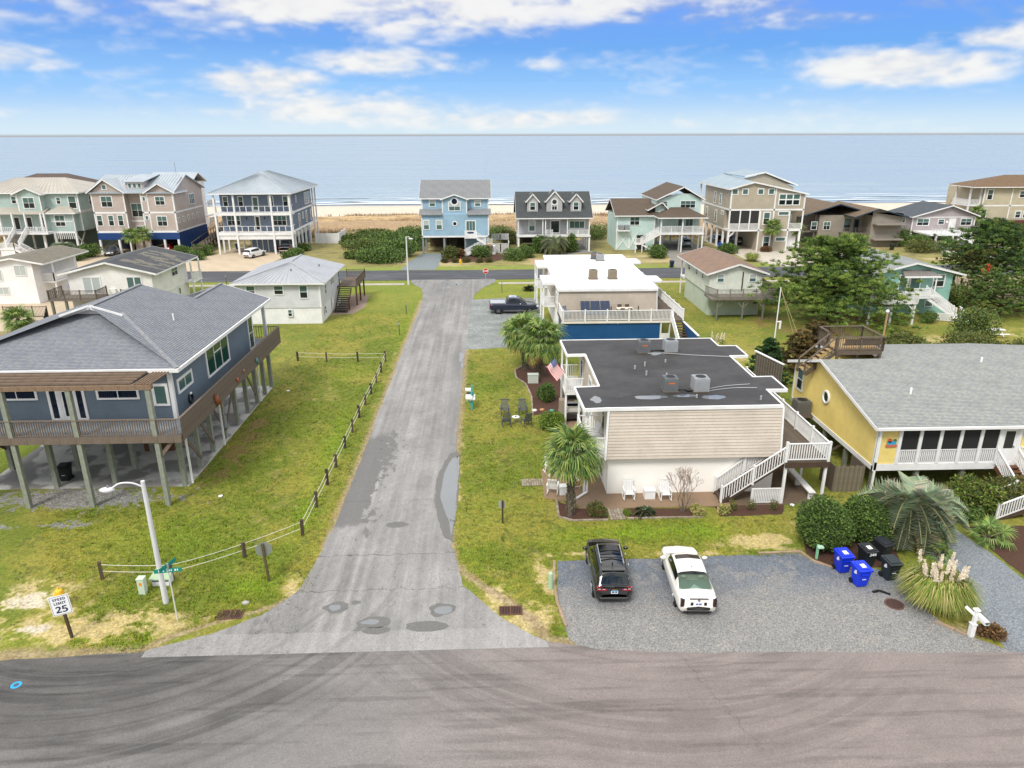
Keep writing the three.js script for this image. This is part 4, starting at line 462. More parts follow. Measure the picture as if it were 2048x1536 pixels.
// ---------------------------------------------------------------- yellow house at the right edge
MAT.yellow = paint('#fde48a'); MAT.roofGreen = shing('#a8aca8'); MAT.screen = mat('#2b2a28', .7);
{
  const r = thing('yellow_house', 'yellow raised house with screened porch and pale grey shingle roof at the right edge', 'house', [30, 0, -44]);
  const w = bb(); boards(w, '-x', 22.8, [[-49.4, 1.65], [-37.5, 1.65], [-37.5, 4.38], [-44.9, 6.05], [-49.4, 4.6]], .2, .02, .006); boards(w, '+z', -37.52, rect(22.8, 24.1, 1.95, 4.35), .2, .02, .006); boards(w, '+z', -39.6, rect(24.1, 31.4, 1.95, 4.4), .2, .02, .006); boards(w, '+z', -37.52, rect(31.5, 40, 1.95, 4.35), .2, .02, .006); w.box(22.82, 1.65, -49.4, 40, 4.3, -39.62); w.box(22.82, 1.66, -39.7, 24.1, 4.3, -37.54); w.mesh('wall', MAT.yellow, r);
  trimLines(r, [['-x', 22.8, -49.4, -37.5, 1.5, 1.8, .05], ['-x', 22.8, -37.64, -37.46, 1.5, 4.4, .05], ['-x', 22.8, -49.45, -49.3, 1.5, 4.6, .05], ['+z', -37.5, 22.75, 22.98, 1.5, 4.4, .06], ['+z', -37.5, 22.98, 40, 1.52, 1.95, .06], ['+z', -37.5, 22.98, 40, 4.2, 4.4, .04]], MAT.trim, 'corner_board');
  gable(r, 'x', 22.35, 41, -49.9, -37.1, 4.45, 6.15, -44.9, MAT.roofGreen, { ye2: 4.55 }); bb().box(22.4, 4.3, -37.08, 41, 4.45, -36.95).mesh('gutter', MAT.trim, r);
  gable(r, 'x', 28.0, 41, -57.5, -45.6, 5.1, 5.55, -49.4, MAT.roofGreen, { ye2: 3.4 }); bb().box(28.3, 1.6, -57.2, 40.5, 3.3, -49.5).mesh('rear_wing', MAT.yellow, r);
  for (const [x, z, y] of [[26.2, -40.6, 5.25], [33.0, -44.3, 6.0]]) bb().cyl([x, y - .1, z], [x, y + .35, z], .07, .07, 8).mesh('vent_pipe', MAT.pvc, r);
  win(r, '-x', 22.8, -48.95, -47.85, 2.7, 4.4, { trim: .12 }); { const g = new THREE.TorusGeometry(.4, .09, 8, 26); g.rotateY(Math.PI / 2); g.translate(22.76 - 30, 3.7, -44.2 + 44); const o = new THREE.Mesh(g, MAT.trim); o.name = 'oval_window'; o.base = r.base; r.add(o); bb().cyl([22.8, 3.7, -44.2], [22.74, 3.7, -44.2], .38, .38, 24).mesh('pane', MAT.glass0, o); }
  // screened porch
  const px = [24.1, 25.32, 26.54, 27.76, 28.98, 30.12, 31.3]; for (const x of px) piece(r, 'porch_post', [.2, 2.45, .16], [x, 1.95, -37.5], MAT.trim); for (let i = 0; i < 5; i++) { bb().box(px[i] + .1, 2.85, -37.5, px[i + 1] - .1, 4.25, -37.48).mesh('screen', new THREE.MeshPhysicalMaterial({ color: '#1d1d1c', roughness: .8, transmission: .45, thickness: 0 }), r); rail(r, [px[i] + .08, 1.92, -37.5], [px[i + 1] - .08, 1.92, -37.5], { h: .9, sp: .12, bw: .06, post: 99, low: .06 }); } door(r, '+z', -37.5, 30.22, 31.2, 1.95, 4.15, MAT.trim, { low: .9, glass: MAT.screen }); bb().box(24.1, 1.85, -39.6, 31.4, 1.95, -37.5).mesh('porch_floor', MAT.deck, r); door(r, '+z', -39.58, 24.6, 25.5, 1.97, 4.0, MAT.trim); win(r, '+z', -39.58, 28.2, 29.4, 2.9, 4.0);
  bb().box(26.2, 1.95, -38.9, 27.0, 2.9, -38.2).box(27.5, 1.95, -38.9, 28.3, 2.8, -38.2).mesh('porch_chair', wood('#4a3428'), r);
  for (const [x, z] of [[22.95, -37.7], [25.6, -37.7], [28.4, -37.7], [31.4, -37.7], [22.95, -41], [22.95, -44], [22.95, -47], [22.95, -49.2], [26, -43], [30, -43], [34, -37.7]]) piece(r, 'pile', [.24, 1.66, .24], [x, 0, z], MAT.post); for (const z of [-38.5, -41.5, -45]) bb().beam([22.95, 1.5, z], [22.95, .1, z - 1.6], .06, .18).mesh('brace', MAT.weather, r);
  stair(r, [30.7, 1.92, -37.3], [30.7, .75, -35.4], 1.2, 6, { m: wood('#7a4c33') }); rail(r, [30.1, 1.9, -37.4], [30.1, .75, -35.4], { h: .95, sp: .14, bw: .05, post: 2.2 }); rail(r, [31.35, 1.9, -37.4], [31.35, .75, -35.4], { h: .95, sp: .14, bw: .05, post: 2.2 }); bb().box(29.9, .65, -35.4, 31.5, .74, -34.1).mesh('landing', MAT.darkwood, r); stair(r, [29.9, .72, -34.75], [28.2, 0, -34.75], 1.2, 4, { m: MAT.darkwood }); rail(r, [30.0, .72, -34.1], [28.3, 0, -34.1], { h: .95, sp: .14, bw: .05, post: 1.8 }); rail(r, [30.0, .72, -35.35], [28.3, 0, -35.35], { h: .95, sp: .14, bw: .05, post: 1.8 }); rail(r, [31.5, 1.92, -37.5], [36, 1.92, -37.5], { h: .95, sp: .13, bw: .06, post: 2 });
  bb().box(22.8, 2.1, -37.45, 22.9, 1.6, -37.35).mesh('downspout', MAT.pvc, r); bb().beam([22.85, 4.3, -37.4], [22.85, .2, -37.4], .1, .1).mesh('downspout', MAT.pvc, r);
  // sign: setting sun over sea with palm, lettered board below
  const sg = bb(); fbox(sg, '+z', -37.48, 23.3, 23.95, 3.05, 3.2, .01, .04); const sign = sg.mesh('house_sign', mat('#c9684a', .7), r); fbox(bb(), '+z', -37.48, 23.36, 23.9, 3.2, 3.42, .01, .035).mesh('sea_panel', mat('#3a9ac0', .6), sign); bb().cyl([23.5, 3.46, -37.475], [23.5, 3.46, -37.445], .13, .13, 18).mesh('sun_disc', mat('#c4573a', .7), sign); bb().cyl([23.8, 3.46, -37.475], [23.8, 3.46, -37.45], .1, .12, 7).mesh('palm_top', mat('#4c6b38', .8), sign);
}
// roof deck tower behind the yellow house's ridge
{
  const r = thing('roof_deck', 'square wooden lookout deck with stairs above the roof of the yellow house', 'deck', [25.7, 0, -47.8]), y = 6.3; bb().box(24.1, y - .3, -49.3, 27.3, y, -46.3).mesh('platform', MAT.weather, r); for (let z = -46.45; z > -49.25; z -= .15) piece(r, 'deck_board', [3.1, .02, .13], [25.7, y, z], MAT.newwood); for (const [a, c] of [[[24.1, -46.3], [27.3, -46.3]], [[27.3, -46.3], [27.3, -49.3]], [[27.3, -49.3], [24.1, -49.3]], [[24.1, -49.3], [24.1, -47.9]]]) rail(r, [a[0], y, a[1]], [c[0], y, c[1]], { h: .95, sp: .16, m: MAT.weather, post: 1.6, pw: .1, up: 0, cap: .16 }); bb().box(24.6, y + .35, -46.7, 27.0, y + .42, -46.4).box(24.6, y + .42, -46.4, 27.0, y + .8, -46.36).mesh('bench', MAT.weather, r);
  stair(r, [24.1, y, -47.1], [21.9, 4.7, -46.6], 1.0, 7, { m: MAT.newwood, sm: MAT.weather }); rail(r, [24.1, y, -46.6], [21.9, 4.7, -46.1], { h: .9, sp: 99, m: MAT.weather, post: 2.3, up: 0, cap: .14 }); rail(r, [24.1, y, -47.6], [21.9, 4.7, -47.1], { h: .9, sp: 99, m: MAT.weather, post: 2.3, up: 0, cap: .14 }); for (const [x, z] of [[24.2, -46.4], [27.2, -46.4], [24.2, -49.2], [27.2, -49.2]]) piece(r, 'deck_post', [.16, y - .3, .16], [x, 0, z], MAT.weather); bb().beam([26.3, 5.2, -46.3], [27.1, 6.0, -46.3], .1, .1).mesh('brace', MAT.darkwood, r); piece(r, 'lamp_post', [.09, 2.6, .09], [27.35, y, -46.6], MAT.newwood); bb().ball([27.35, y + 2.7, -46.6], .12, .12, .12).mesh('lamp_globe', MAT.pvc, r);
}
// ---------------------------------------------------------------- grey and white house with hipped metal roof
{
  const r = thing('grey_hip_house', 'light grey and white two storey house with hipped grey metal roof beside the lane', 'house', [-24, 0, -86]), m = paint('#d9dadb'), w = bb(), rm = mat('#b3b6ba', .45, { metalness: .2, map: T.dirt });
  lap(w, '+z', -80, rect(-28.4, -18.95, 1.9, 4.75), .19); lap(w, '+x', -18.95, rect(-91.2, -80, 1.9, 4.75), .19); w.box(-28.4, 1.9, -91.2, -18.96, 4.7, -80.01); w.mesh('upper_wall', m, r); bb().box(-28.3, 0, -91.1, -19.02, 1.9, -80.08).mesh('ground_floor_wall', MAT.white, r); trimLines(r, [['+z', -80, -19.08, -18.92, 1.9, 4.7], ['+x', -18.95, -80.15, -79.98, 1.9, 4.7], ['+z', -80, -28.42, -28.25, 1.9, 4.7]], MAT.trim, 'corner_board');
  const ro = hip(r, -28.75, -18.3, -91.6, -79.5, 4.82, 6.6, -22.8, -22.8, -88.4, -83.2, rm); seams(ro, [-28.7, 4.82, -79.5], [-18.3, 4.82, -79.5], [-22.8, 6.6, -83.2], [-22.8, 6.6, -83.2], .6, rm); const cap = bb(); for (const [a, c] of [[[-18.3, 4.83, -79.5], [-22.8, 6.62, -83.2]], [[-28.75, 4.83, -79.5], [-22.8, 6.62, -83.2]], [[-22.8, 6.62, -83.2], [-22.8, 6.62, -88.4]]]) bb().beam(a, c, .2, .05).mesh('ridge_cap', MAT.galv, ro);
  for (const [x, z, y] of [[-22.4, -81.6, 5.8], [-20.2, -86, 5.55]]) bb().cyl([x, y - .2, z], [x, y + .25, z], .06, .06, 8).mesh('vent_pipe', MAT.black, ro);
  for (const [a, c, v0, v1] of [[-27.25, -26.15, 3.3, 4.5], [-24.15, -23.0, 3.4, 4.5], [-21.3, -20.3, 2.95, 4.5], [-22.85, -22.25, .85, 1.75]]) win(r, '+z', -80, a, c, v0, v1, { trim: .11 }); for (const [a, c, v0, v1] of [[-83, -82.2, 2.9, 4.1], [-87.3, -86.5, 3.3, 4.1], [-86.3, -85.6, 3.3, 4.1], [-91, -90, 2.4, 4.2], [-82.2, -81.4, .7, 1.75]]) win(r, '+x', -18.95, a, c, v0, v1, { trim: .08 }); door(r, '+x', -18.95, -86.3, -85.4, .1, 1.8, MAT.trim, { glass: null });
  bb().box(-18.9, 2.35, -95.2, -16.4, 2.5, -89).mesh('deck', MAT.weather, r); rail(r, [-16.4, 2.5, -95.2], [-16.4, 2.5, -88.5], { m: MAT.weather, each: false, sp: .14 }); rail(r, [-18.8, 2.5, -95.2], [-16.4, 2.5, -95.2], { m: MAT.weather, each: false, sp: .14 }); for (const z of [-95, -92, -89.2]) piece(r, 'deck_post', [.18, 2.4, .18], [-16.6, 0, z], wood('#6b4f35')); stair(r, [-17.9, 2.4, -89], [-17.9, 0, -85.2], 1.5, 11, { m: MAT.black, sm: wood('#6b4a2f') }); piece(r, 'stair_post', [.14, 1.6, .14], [-17.1, 0, -86.6], wood('#6b4a2f'));
}
struct(bb().sheet(rough([[-18.9, -84], [-16.3, -84.6], [-15.4, -88], [-16, -95.4], [-18.9, -95.4]], .1, .8), .006), 'paving', mat('#9a8676', .95, { map: T.dirt }));
// ---------------------------------------------------------------- white gabled house with patchy dark roof
{
  const r = thing('white_gable_house', 'white gabled house with patchy dark shingle roof and small rear deck', 'house', [-44.6, 0, -90]), m = paint('#f6f3ec'), w = bb();
  lap(w, '+z', -85, [[-49.5, 0], [-39.75, 0], [-39.75, 5.0], [-44.6, 6.3], [-49.5, 5.0]], .2, .012); lap(w, '+x', -39.75, rect(-95, -85, 2.25, 5.0), .2, .012); w.box(-49.5, 0, -95, -39.76, 4.95, -85.02); w.mesh('wall', m, r); trimLines(r, [['+x', -39.75, -95, -85, 2.1, 2.3, .05], ['+x', -39.75, -95, -94.8, 0, 5], ['+z', -85, -39.9, -39.73, 0, 5]], MAT.trim, 'corner_board');
  const rt = mat('#ffffff', .95, { map: mapTex(-51, -38, -84, -98, 512, 512, (x, z) => { const n = fbm(x * .8, z * 1.6, 3), k = vnoise(x * 12, z * 9); let c = [74, 76, 79]; if (x > -44 && sstep(.5, .55, n) > .5 && z > -95 && z < -86.5) c = [116, 112, 100]; const v = .8 + k * .35; return [c[0] * v, c[1] * v, c[2] * v]; }), bumpMap: T.shingleB, bumpScale: .01 }); gable(r, 'z', -50.3, -38.9, -97.2, -84.4, 5.12, 6.5, -44.6, rt);
  win(r, '+z', -85, -47.9, -45.7, 2.65, 4.75, { cols: 2, rows: 1, trim: .16, glass: [MAT.blind], bar: .14 }); win(r, '+z', -85, -42.8, -40.9, 2.65, 4.75, { cols: 2, rows: 1, trim: .16, bar: .14, glass: [MAT.glass1] }); win(r, '+x', -39.75, -92.2, -90.4, 3.6, 4.8, { cols: 2, trim: .1 }); win(r, '+x', -39.75, -92.3, -91.7, 1.1, 1.95, { trim: .06, rows: 1 }); bb().box(-44.8, 2.7, -84.98, -44.1, 3.3, -84.7).mesh('air_unit', MAT.pvc, r);
  bb().box(-39.7, 2.1, -97, -38.6, 2.3, -94).mesh('balcony', MAT.trim, r); rail(r, [-38.7, 2.3, -94], [-38.7, 2.3, -97], { each: false, sp: .14, bw: .08 }); for (const z of [-94.1, -96.8]) piece(r, 'porch_post', [.18, 4.9, .18], [-38.75, 0, z], MAT.trim);
  bb().box(-50.4, 2.45, -84.9, -45.0, 2.62, -82).mesh('deck', MAT.deckGrey, r); rail(r, [-50.4, 2.6, -82.05], [-45, 2.6, -82.05], { h: 1.05, sp: .15, m: MAT.weather }); rail(r, [-50.4, 2.6, -82.05], [-50.4, 2.6, -84.9], { h: 1.05, sp: .15, m: MAT.weather }); rail(r, [-45, 2.6, -82.05], [-45, 2.6, -84.5], { h: 1.05, sp: .15, m: MAT.weather }); posts(r, [[-50.2, -82.2], [-48.6, -82.2], [-45.2, -82.2]], 0, 2.5, .24, MAT.post, 'deck_post'); rail(r, [-42.4, 2.6, -82.6], [-40.2, 2.6, -82.6], { h: 1, sp: .16, m: MAT.weather }); bb().box(-42.4, 2.45, -84.9, -40.2, 2.62, -82.6).mesh('deck', MAT.deckGrey, r); posts(r, [[-42.2, -82.8], [-40.4, -82.8]], 0, 2.5, .2, MAT.post, 'deck_post');
}
{
  const r = thing('white_corner_house', 'white two storey house with side porch at the far left edge', 'house', [-63, 0, -97]), m = paint('#f8f7f5'), w = bb();
  lap(w, '+z', -92, [[-70, 0], [-57.7, 0], [-57.7, 5.15], [-59.9, 5.75], [-70, 3.9]], .2, .012); w.box(-70, 0, -102, -57.72, 3.9, -92.02); w.box(-62, 3.9, -102, -57.72, 5.1, -92.02); lap(w, '+x', -57.7, rect(-102, -92, 0, 5.15), .2, .012); w.mesh('wall', m, r); gable(r, 'z', -70.6, -56.0, -102.4, -91.5, 3.95, 5.95, -59.9, shing('#8d8878'), { ye2: 5.2 });
  win(r, '+z', -92, -60, -58.5, 3.6, 4.95, { cols: 2, rows: 1, trim: .08, glass: [MAT.blind] }); win(r, '+z', -92, -62.9, -61.6, 3.0, 4.4, { cols: 1, rows: 1, trim: .08, glass: [MAT.blind] }); win(r, '+z', -92, -63.4, -61.2, 1.2, 2.2, { cols: 3, rows: 1, trim: .08, glass: [MAT.blind] });
  bb().box(-57.7, 2.4, -99, -56.1, 2.6, -93.5).mesh('balcony', MAT.trim, r); rail(r, [-56.2, 2.6, -93.6], [-56.2, 2.6, -98.8], { each: false, sp: .14, bw: .08 }); rail(r, [-57.6, 2.6, -93.6], [-56.2, 2.6, -93.6], { each: false, sp: .14, bw: .08 }); piece(r, 'porch_post', [.16, 5.0, .16], [-56.2, 0, -93.7], MAT.trim); piece(r, 'porch_post', [.16, 5.0, .16], [-56.2, 0, -98.7], MAT.trim);
}
// ---------------------------------------------------------------- pale green house with brown roof
{
  const r = thing('pale_green_house', 'pale green two storey house with brown gable roof and grey rear deck', 'house', [29.3, 0, -88]), m = paint('#dfe4d5'), m2 = paint('#cad5c6'), w = bb();
  lap(w, '+z', -82, [[26.1, 2.6], [32.4, 2.6], [32.4, 5.0], [29.35, 5.95], [26.1, 5.0]], .22, .02); lap(w, '-x', 26.1, rect(-92.6, -82, 2.6, 5.0), .22, .02); w.box(26.12, 2.6, -92.6, 32.4, 4.95, -82.02); w.mesh('upper_wall', m, r); const l = bb(); boards(l, '+z', -82.05, rect(26.2, 32.3, 0, 2.6), .3, .03, .01); boards(l, '-x', 26.2, rect(-92.5, -82.05, 0, 2.6), .3, .03, .01); l.mesh('ground_floor_wall', m2, r); bb().box(26.1, 2.3, -94.8, 28, 2.55, -92.6).mesh('balcony', MAT.trim, r); piece(r, 'porch_post', [.15, 4.8, .15], [26.2, 0, -94.7], MAT.trim); piece(r, 'porch_post', [.15, 4.8, .15], [32.2, 0, -94.7], MAT.trim);
  gable(r, 'z', 25.6, 33.0, -95.2, -81.5, 5.05, 6.2, 29.35, shing('#a08572')); for (const [a, c] of [[26.95, 27.85], [30.75, 31.65]]) win(r, '+z', -82, a, c, 3.95, 4.95, { trim: .1, glass: [MAT.blind, MAT.glass1] }); for (const [a, c] of [[-85, -84.3], [-87.6, -87], [-91.2, -90.1]]) win(r, '-x', 26.1, a, c, 3.9, 4.7, { trim: .07 }); fbox(bb(), '+z', -82, 28.25, 29.9, 2.9, 5.3, .02, .05).mesh('chase', m, r); bb().cyl([30.0, 3.0, -81.9], [30.0, 5.2, -81.9], .06, .06).mesh('flue', MAT.black, r); fbox(bb(), '+z', -82, 29.0, 29.7, 5.45, 5.75, .01, .05).mesh('gable_vent', MAT.trim, r);
  const y = 2.62; bb().box(25.6, y - .2, -82, 33.8, y, -79.3).box(32.5, y - .2, -88, 33.9, y, -82).mesh('deck', MAT.deckGrey, r); const g = MAT.deckGrey; rail(r, [26.3, y, -79.35], [33.8, y, -79.35], { h: 1.0, sp: .15, m: g, post: 1.5 }); rail(r, [25.6, y, -81.9], [26.3, y, -79.35], { h: 1, sp: .15, m: g, post: 99 }); rail(r, [33.85, y, -79.4], [33.85, y, -88], { h: 1, sp: .15, m: g, post: 2 }); for (const x of [26.5, 29.5, 31.9, 33.6]) { piece(r, 'deck_post', [.18, y - .2, .18], [x, 0, -79.6], MAT.post); if (x < 33) { bb().beam([x, y - 1.2, -79.6], [x + .9, y - .2, -79.6], .08, .12).mesh('brace', MAT.post, r); if (x > 27) bb().beam([x, y - 1.2, -79.6], [x - .9, y - .2, -79.6], .08, .12).mesh('brace', MAT.post, r); } }
}
// ---------------------------------------------------------------- teal house behind the pine
{
  const r = thing('teal_house', 'teal two storey house with grey roof and white stairs behind the big pine', 'house', [50, 0, -86]), m = paint('#98c8bb'), w = bb(); w.box(44.8, 0, -92, 55.3, 4.6, -82.02); boards(w, '+z', -82, [[44.8, 0], [55.3, 0], [55.3, 4.7], [50.3, 5.95], [44.8, 4.65]], .3, .03, .012); boards(w, '+x', 55.3, rect(-92, -82, 0, 4.7), .3, .03, .012); w.mesh('wall', m, r);
  gable(r, 'z', 44.2, 56.5, -93, -81.4, 4.62, 6.2, 50.35, shing('#a9aeae'), { ye2: 4.75 }); win(r, '+z', -82, 52.9, 54.4, 3.15, 4.75, { trim: .14 }); win(r, '+z', -82, 48.8, 50.1, 2.65, 4.7, { cols: 1, rows: 1, trim: .12 }); win(r, '+z', -82, 50.15, 51.5, 2.65, 4.7, { cols: 1, rows: 1, trim: .12 }); win(r, '+z', -82, 47.7, 48.7, .9, 1.7, { rows: 1 }); win(r, '+z', -82, 52.4, 53.5, .8, 1.6, { rows: 1 });
  bb().roof([[48.5, 4.75, -80.4], [52.9, 4.75, -80.4], [52.3, 5.25, -82], [49, 5.25, -82]], .12).mesh('awning', mat('#8b8580', .9, { map: T.grain }), r); piece(r, 'awning_post', [.12, 2.1, .12], [49.0, 2.6, -80.5], MAT.trim); piece(r, 'awning_post', [.12, 2.1, .12], [52.4, 2.6, -80.5], MAT.trim); bb().box(48.5, 4.6, -80.42, 52.9, 4.78, -80.3).mesh('awning_beam', MAT.trim, r);
  const y = 2.6; bb().box(42.6, y - .2, -79.6, 48.2, y, -76.5).box(48.0, y - .2, -82, 52.6, y, -79.2).mesh('deck', MAT.trim, r); rail(r, [42.7, y, -76.55], [48.2, y, -76.55], { h: 1.0, sp: .16, bw: .07 }); rail(r, [48.2, y, -76.55], [48.2, y, -79.2], { h: 1, sp: .16, bw: .07, post: 99 }); rail(r, [48.4, y, -79.2], [51.2, y, -79.2], { h: 1, sp: .16, bw: .07, post: 99 }); stair(r, [51.2, y, -79.9], [53.9, .5, -78.6], 1.1, 10, { m: MAT.trim }); rail(r, [51.2, y, -79.3], [53.8, .5, -78.0], { h: 1, sp: .16, bw: .07, post: 2.8 }); rail(r, [51.4, y, -80.5], [54.2, .5, -79.1], { h: 1, sp: .16, bw: .07, post: 2.8 }); bb().box(53.4, .4, -79.4, 55, .5, -77.6).mesh('landing', MAT.trim, r); rail(r, [53.5, 0, -77.6], [51.8, 0, -78.3], { h: .9, sp: .14, bw: .08, post: 99 }); stair(r, [54.3, .5, -77.7], [54.3, 0, -76.8], 1.2, 3, { m: MAT.trim }); rail(r, [55, .5, -79.3], [55.0, .0, -76.9], { h: .95, sp: .16, bw: .07, post: 99 });
  for (const [x, z] of [[42.9, -76.7], [45.4, -76.7], [48, -76.7], [43.2, -79], [46.5, -79.2], [49.5, -79.4]]) piece(r, 'deck_post', [.2, y - .2, .2], [x, 0, z], MAT.trim); for (const x of [45.4, 48]) bb().beam([x, y - 1.1, -76.7], [x - .8, y - .2, -76.7], .1, .12).mesh('brace', MAT.trim, r);
}
// ---------------------------------------------------------------- houses along the beach
MAT.seam = mat('#b4bdc3', .45, { metalness: .25, map: T.dirt }); MAT.seamW = mat('#bdb6a8', .5, { metalness: .15, map: T.dirt });
{ // seafoam house with double stair
  const r = thing('seafoam_house', 'seafoam green beach house with tan metal roofs and double white entry stairs', 'house', [-83, 0, -140]), m = paint('#b6cbc4'), w = bb();
  boards(w, '+z', -133, rect(-83.4, -79.4, 7.7, 10.6), .4, .04, .02); boards(w, '+z', -134.5, rect(-92, -73.6, 7.6, 10.7), .4, .04, .02); boards(w, '+z', -133.2, rect(-78.4, -74.3, 4.0, 7.3), .4, .04, .02); boards(w, '+x', -74.3, rect(-141, -133.2, 4, 7.3), .4, .04, .02); boards(w, '+x', -73.6, rect(-148, -134.5, 4, 10.7), .4, .04, .02); w.box(-92, 4, -148, -73.62, 10.6, -134.52); w.box(-83.4, 7.7, -134.5, -79.4, 10.6, -133.02); w.box(-78.4, 4, -141, -74.32, 7.2, -133.22); w.poly([[-83.5, 10.6, -133], [-79.3, 10.6, -133], [-81.4, 11.6, -133]], [0, 0, 1]); w.mesh('wall', m, r);
  trimLines(r, [['+z', -133, -83.45, -83.25, 7.7, 10.6], ['+z', -133, -79.55, -79.35, 7.7, 10.6], ['+z', -133.2, -78.4, -74.2, 5.7, 5.85], ['+z', -133.2, -74.45, -74.25, 3.8, 7.3], ['+x', -74.3, -133.4, -133.1, 3.8, 7.3], ['+z', -134.5, -73.75, -73.5, 4, 10.7], ['+x', -73.6, -148, -134.5, 7.4, 7.6], ['+z', -133.2, -92, -74.2, 3.7, 4.05]], MAT.trim, 'trim_board');
  const ro = hip(r, -92.6, -73, -149, -133.9, 10.8, 13.0, -88, -79, -141.5, -141.5, MAT.seamW); seams(ro, [-92, 10.82, -133.9], [-73.4, 10.82, -133.9], [-79, 13, -141.5], [-88, 13, -141.5], .8, MAT.seamW); gable(r, 'z', -84, -78.8, -139, -132.5, 10.6, 11.75, -81.4, MAT.seamW); hip(r, -79, -73.6, -142, -132.6, 7.35, 8.9, -76.3, -76.3, -139.5, -135.4, MAT.seamW); bb().roof([[-92, 7.3, -131.8], [-78.8, 7.3, -131.8], [-78.8, 8.2, -134.5], [-92, 8.2, -134.5]], .12).mesh('porch_roof', MAT.seamW, r);
  for (const [a, c, v0, v1, z] of [[-82.5, -80.4, 8.1, 10.1, -133], [-77.7, -75.8, 4.9, 7.0, -133.2], [-85.4, -84.4, 8.8, 10.2, -134.5], [-77.5, -76.6, 8.7, 10, -134.5], [-75.4, -73.9, 7.9, 10.2, -134.5]]) win(r, '+z', z, a, c, v0, v1, { cols: c - a > 1.5 ? 2 : 1, trim: .14 }); for (const x of [-85.8, -83.6, -81.2]) door(r, '+z', -134.5, x, x + 1.2, 4.1, 6.6, MAT.trim, {}); for (const z of [-138, -142]) win(r, '+x', -73.6, z - 1, z, 8.2, 10, { trim: .12 });
  bb().box(-92, 3.7, -134.5, -78.4, 4.0, -131.6).mesh('porch_floor', MAT.trim, r); for (const x of [-86.4, -84.2, -82, -79.2, -78.6]) piece(r, 'porch_column', [.25, 3.4, .25], [x, 4, -131.8], MAT.trim); rail(r, [-86.6, 4, -131.7], [-84.2, 4, -131.7], { each: false, sp: .3, bw: .08 }); rail(r, [-82, 4, -131.7], [-78.6, 4, -131.7], { each: false, sp: .3, bw: .08 });
  stair(r, [-83.1, 4, -131.5], [-83.1, 1.9, -128.6], 2.0, 10, { m: MAT.deckGrey, sm: MAT.trim }); bb().box(-84.4, 1.7, -128.6, -81.8, 1.9, -126.8).mesh('landing', MAT.trim, r); stair(r, [-81.8, 1.9, -127.7], [-78.8, 0, -127.7], 1.6, 8, { m: MAT.deckGrey, sm: MAT.trim }); stair(r, [-84.4, 1.9, -127.7], [-87.4, 0, -127.7], 1.6, 8, { m: MAT.deckGrey, sm: MAT.trim }); for (const x of [-84.15, -82.05]) rail(r, [x, 4, -131.5], [x, 1.9, -128.6], { each: false, sp: .2, bw: .07 }); for (const z of [-126.85, -128.5]) { rail(r, [-81.8, 1.9, z], [-78.8, 0, z], { each: false, sp: .22, bw: .07 }); rail(r, [-84.4, 1.9, z], [-87.4, 0, z], { each: false, sp: .22, bw: .07 }); } rail(r, [-84.4, 1.9, -126.85], [-81.8, 1.9, -126.85], { each: false, sp: .2, bw: .07 }); bb().box(-84.3, 0, -126.95, -81.9, 1.7, -126.9).mesh('stair_skirt', MAT.trim, r);
  for (const [x, z] of [[-79.9, -132.8], [-78, -133], [-74.4, -133.2], [-86.4, -132], [-74.4, -141], [-80, -138], [-85, -138], [-77, -138], [-90, -133], [-73.8, -147]]) piece(r, 'pile', [.34, 3.8, .34], [x, 0, z], MAT.trim); for (let x = -78.3; x < -74.3; x += .35) piece(r, 'lattice_slat', [.12, 1.1, .05], [x, 2.7, -133.1], MAT.trim); bb().beam([-74.4, .5, -133.2], [-74.4, 3.6, -136.2], .12, .2).mesh('brace', MAT.trim, r); bb().beam([-74.4, 3.6, -133.2], [-74.4, .5, -136.2], .12, .2).mesh('brace', MAT.trim, r); bb().box(-91, 0, -147.5, -74.6, 3.7, -141.5).mesh('storage_wall', mat('#6f7b74', .9), r);
}
{ // roofs beyond the seafoam house
  for (const [x0, x1, z0, z1, h, hr, lab] of [[-104, -86, -172, -158, 10.2, 12.6, 'brown hip roofed house seen over the left side of the seafoam roof'], [-84, -73, -166, -152, 9.8, 12.4, 'dark brown hip roofed house behind the right side of the seafoam roof']]) { const r = thing('beachfront_house', lab, 'house', [(x0 + x1) / 2, 0, (z0 + z1) / 2]); bb().box(x0 + .6, 0, z0 + .6, x1 - .6, h, z1 - .6).mesh('wall', paint('#a39a8c'), r); hip(r, x0, x1, z0, z1, h, hr, x0 + 6, x1 - 5.4, (z0 + z1) / 2, (z0 + z1) / 2, shing('#6e5f57')); win(r, '+z', z1 - .6, x0 + 3, x0 + 5, 7, 9); }
  const r = thing('beachfront_house', 'white metal roofed house just showing behind the mauve house', 'house', [-64, 0, -162]); bb().box(-70, 0, -164, -62, 11, -156).mesh('wall', MAT.trim, r); gable(r, 'x', -70.6, -61.4, -164.5, -155.5, 11, 13.0, -160, MAT.seam); bb().cyl([-66, 12.9, -160], [-66, 15, -160], .05, .05, 6).mesh('mast', MAT.steel, r);
}
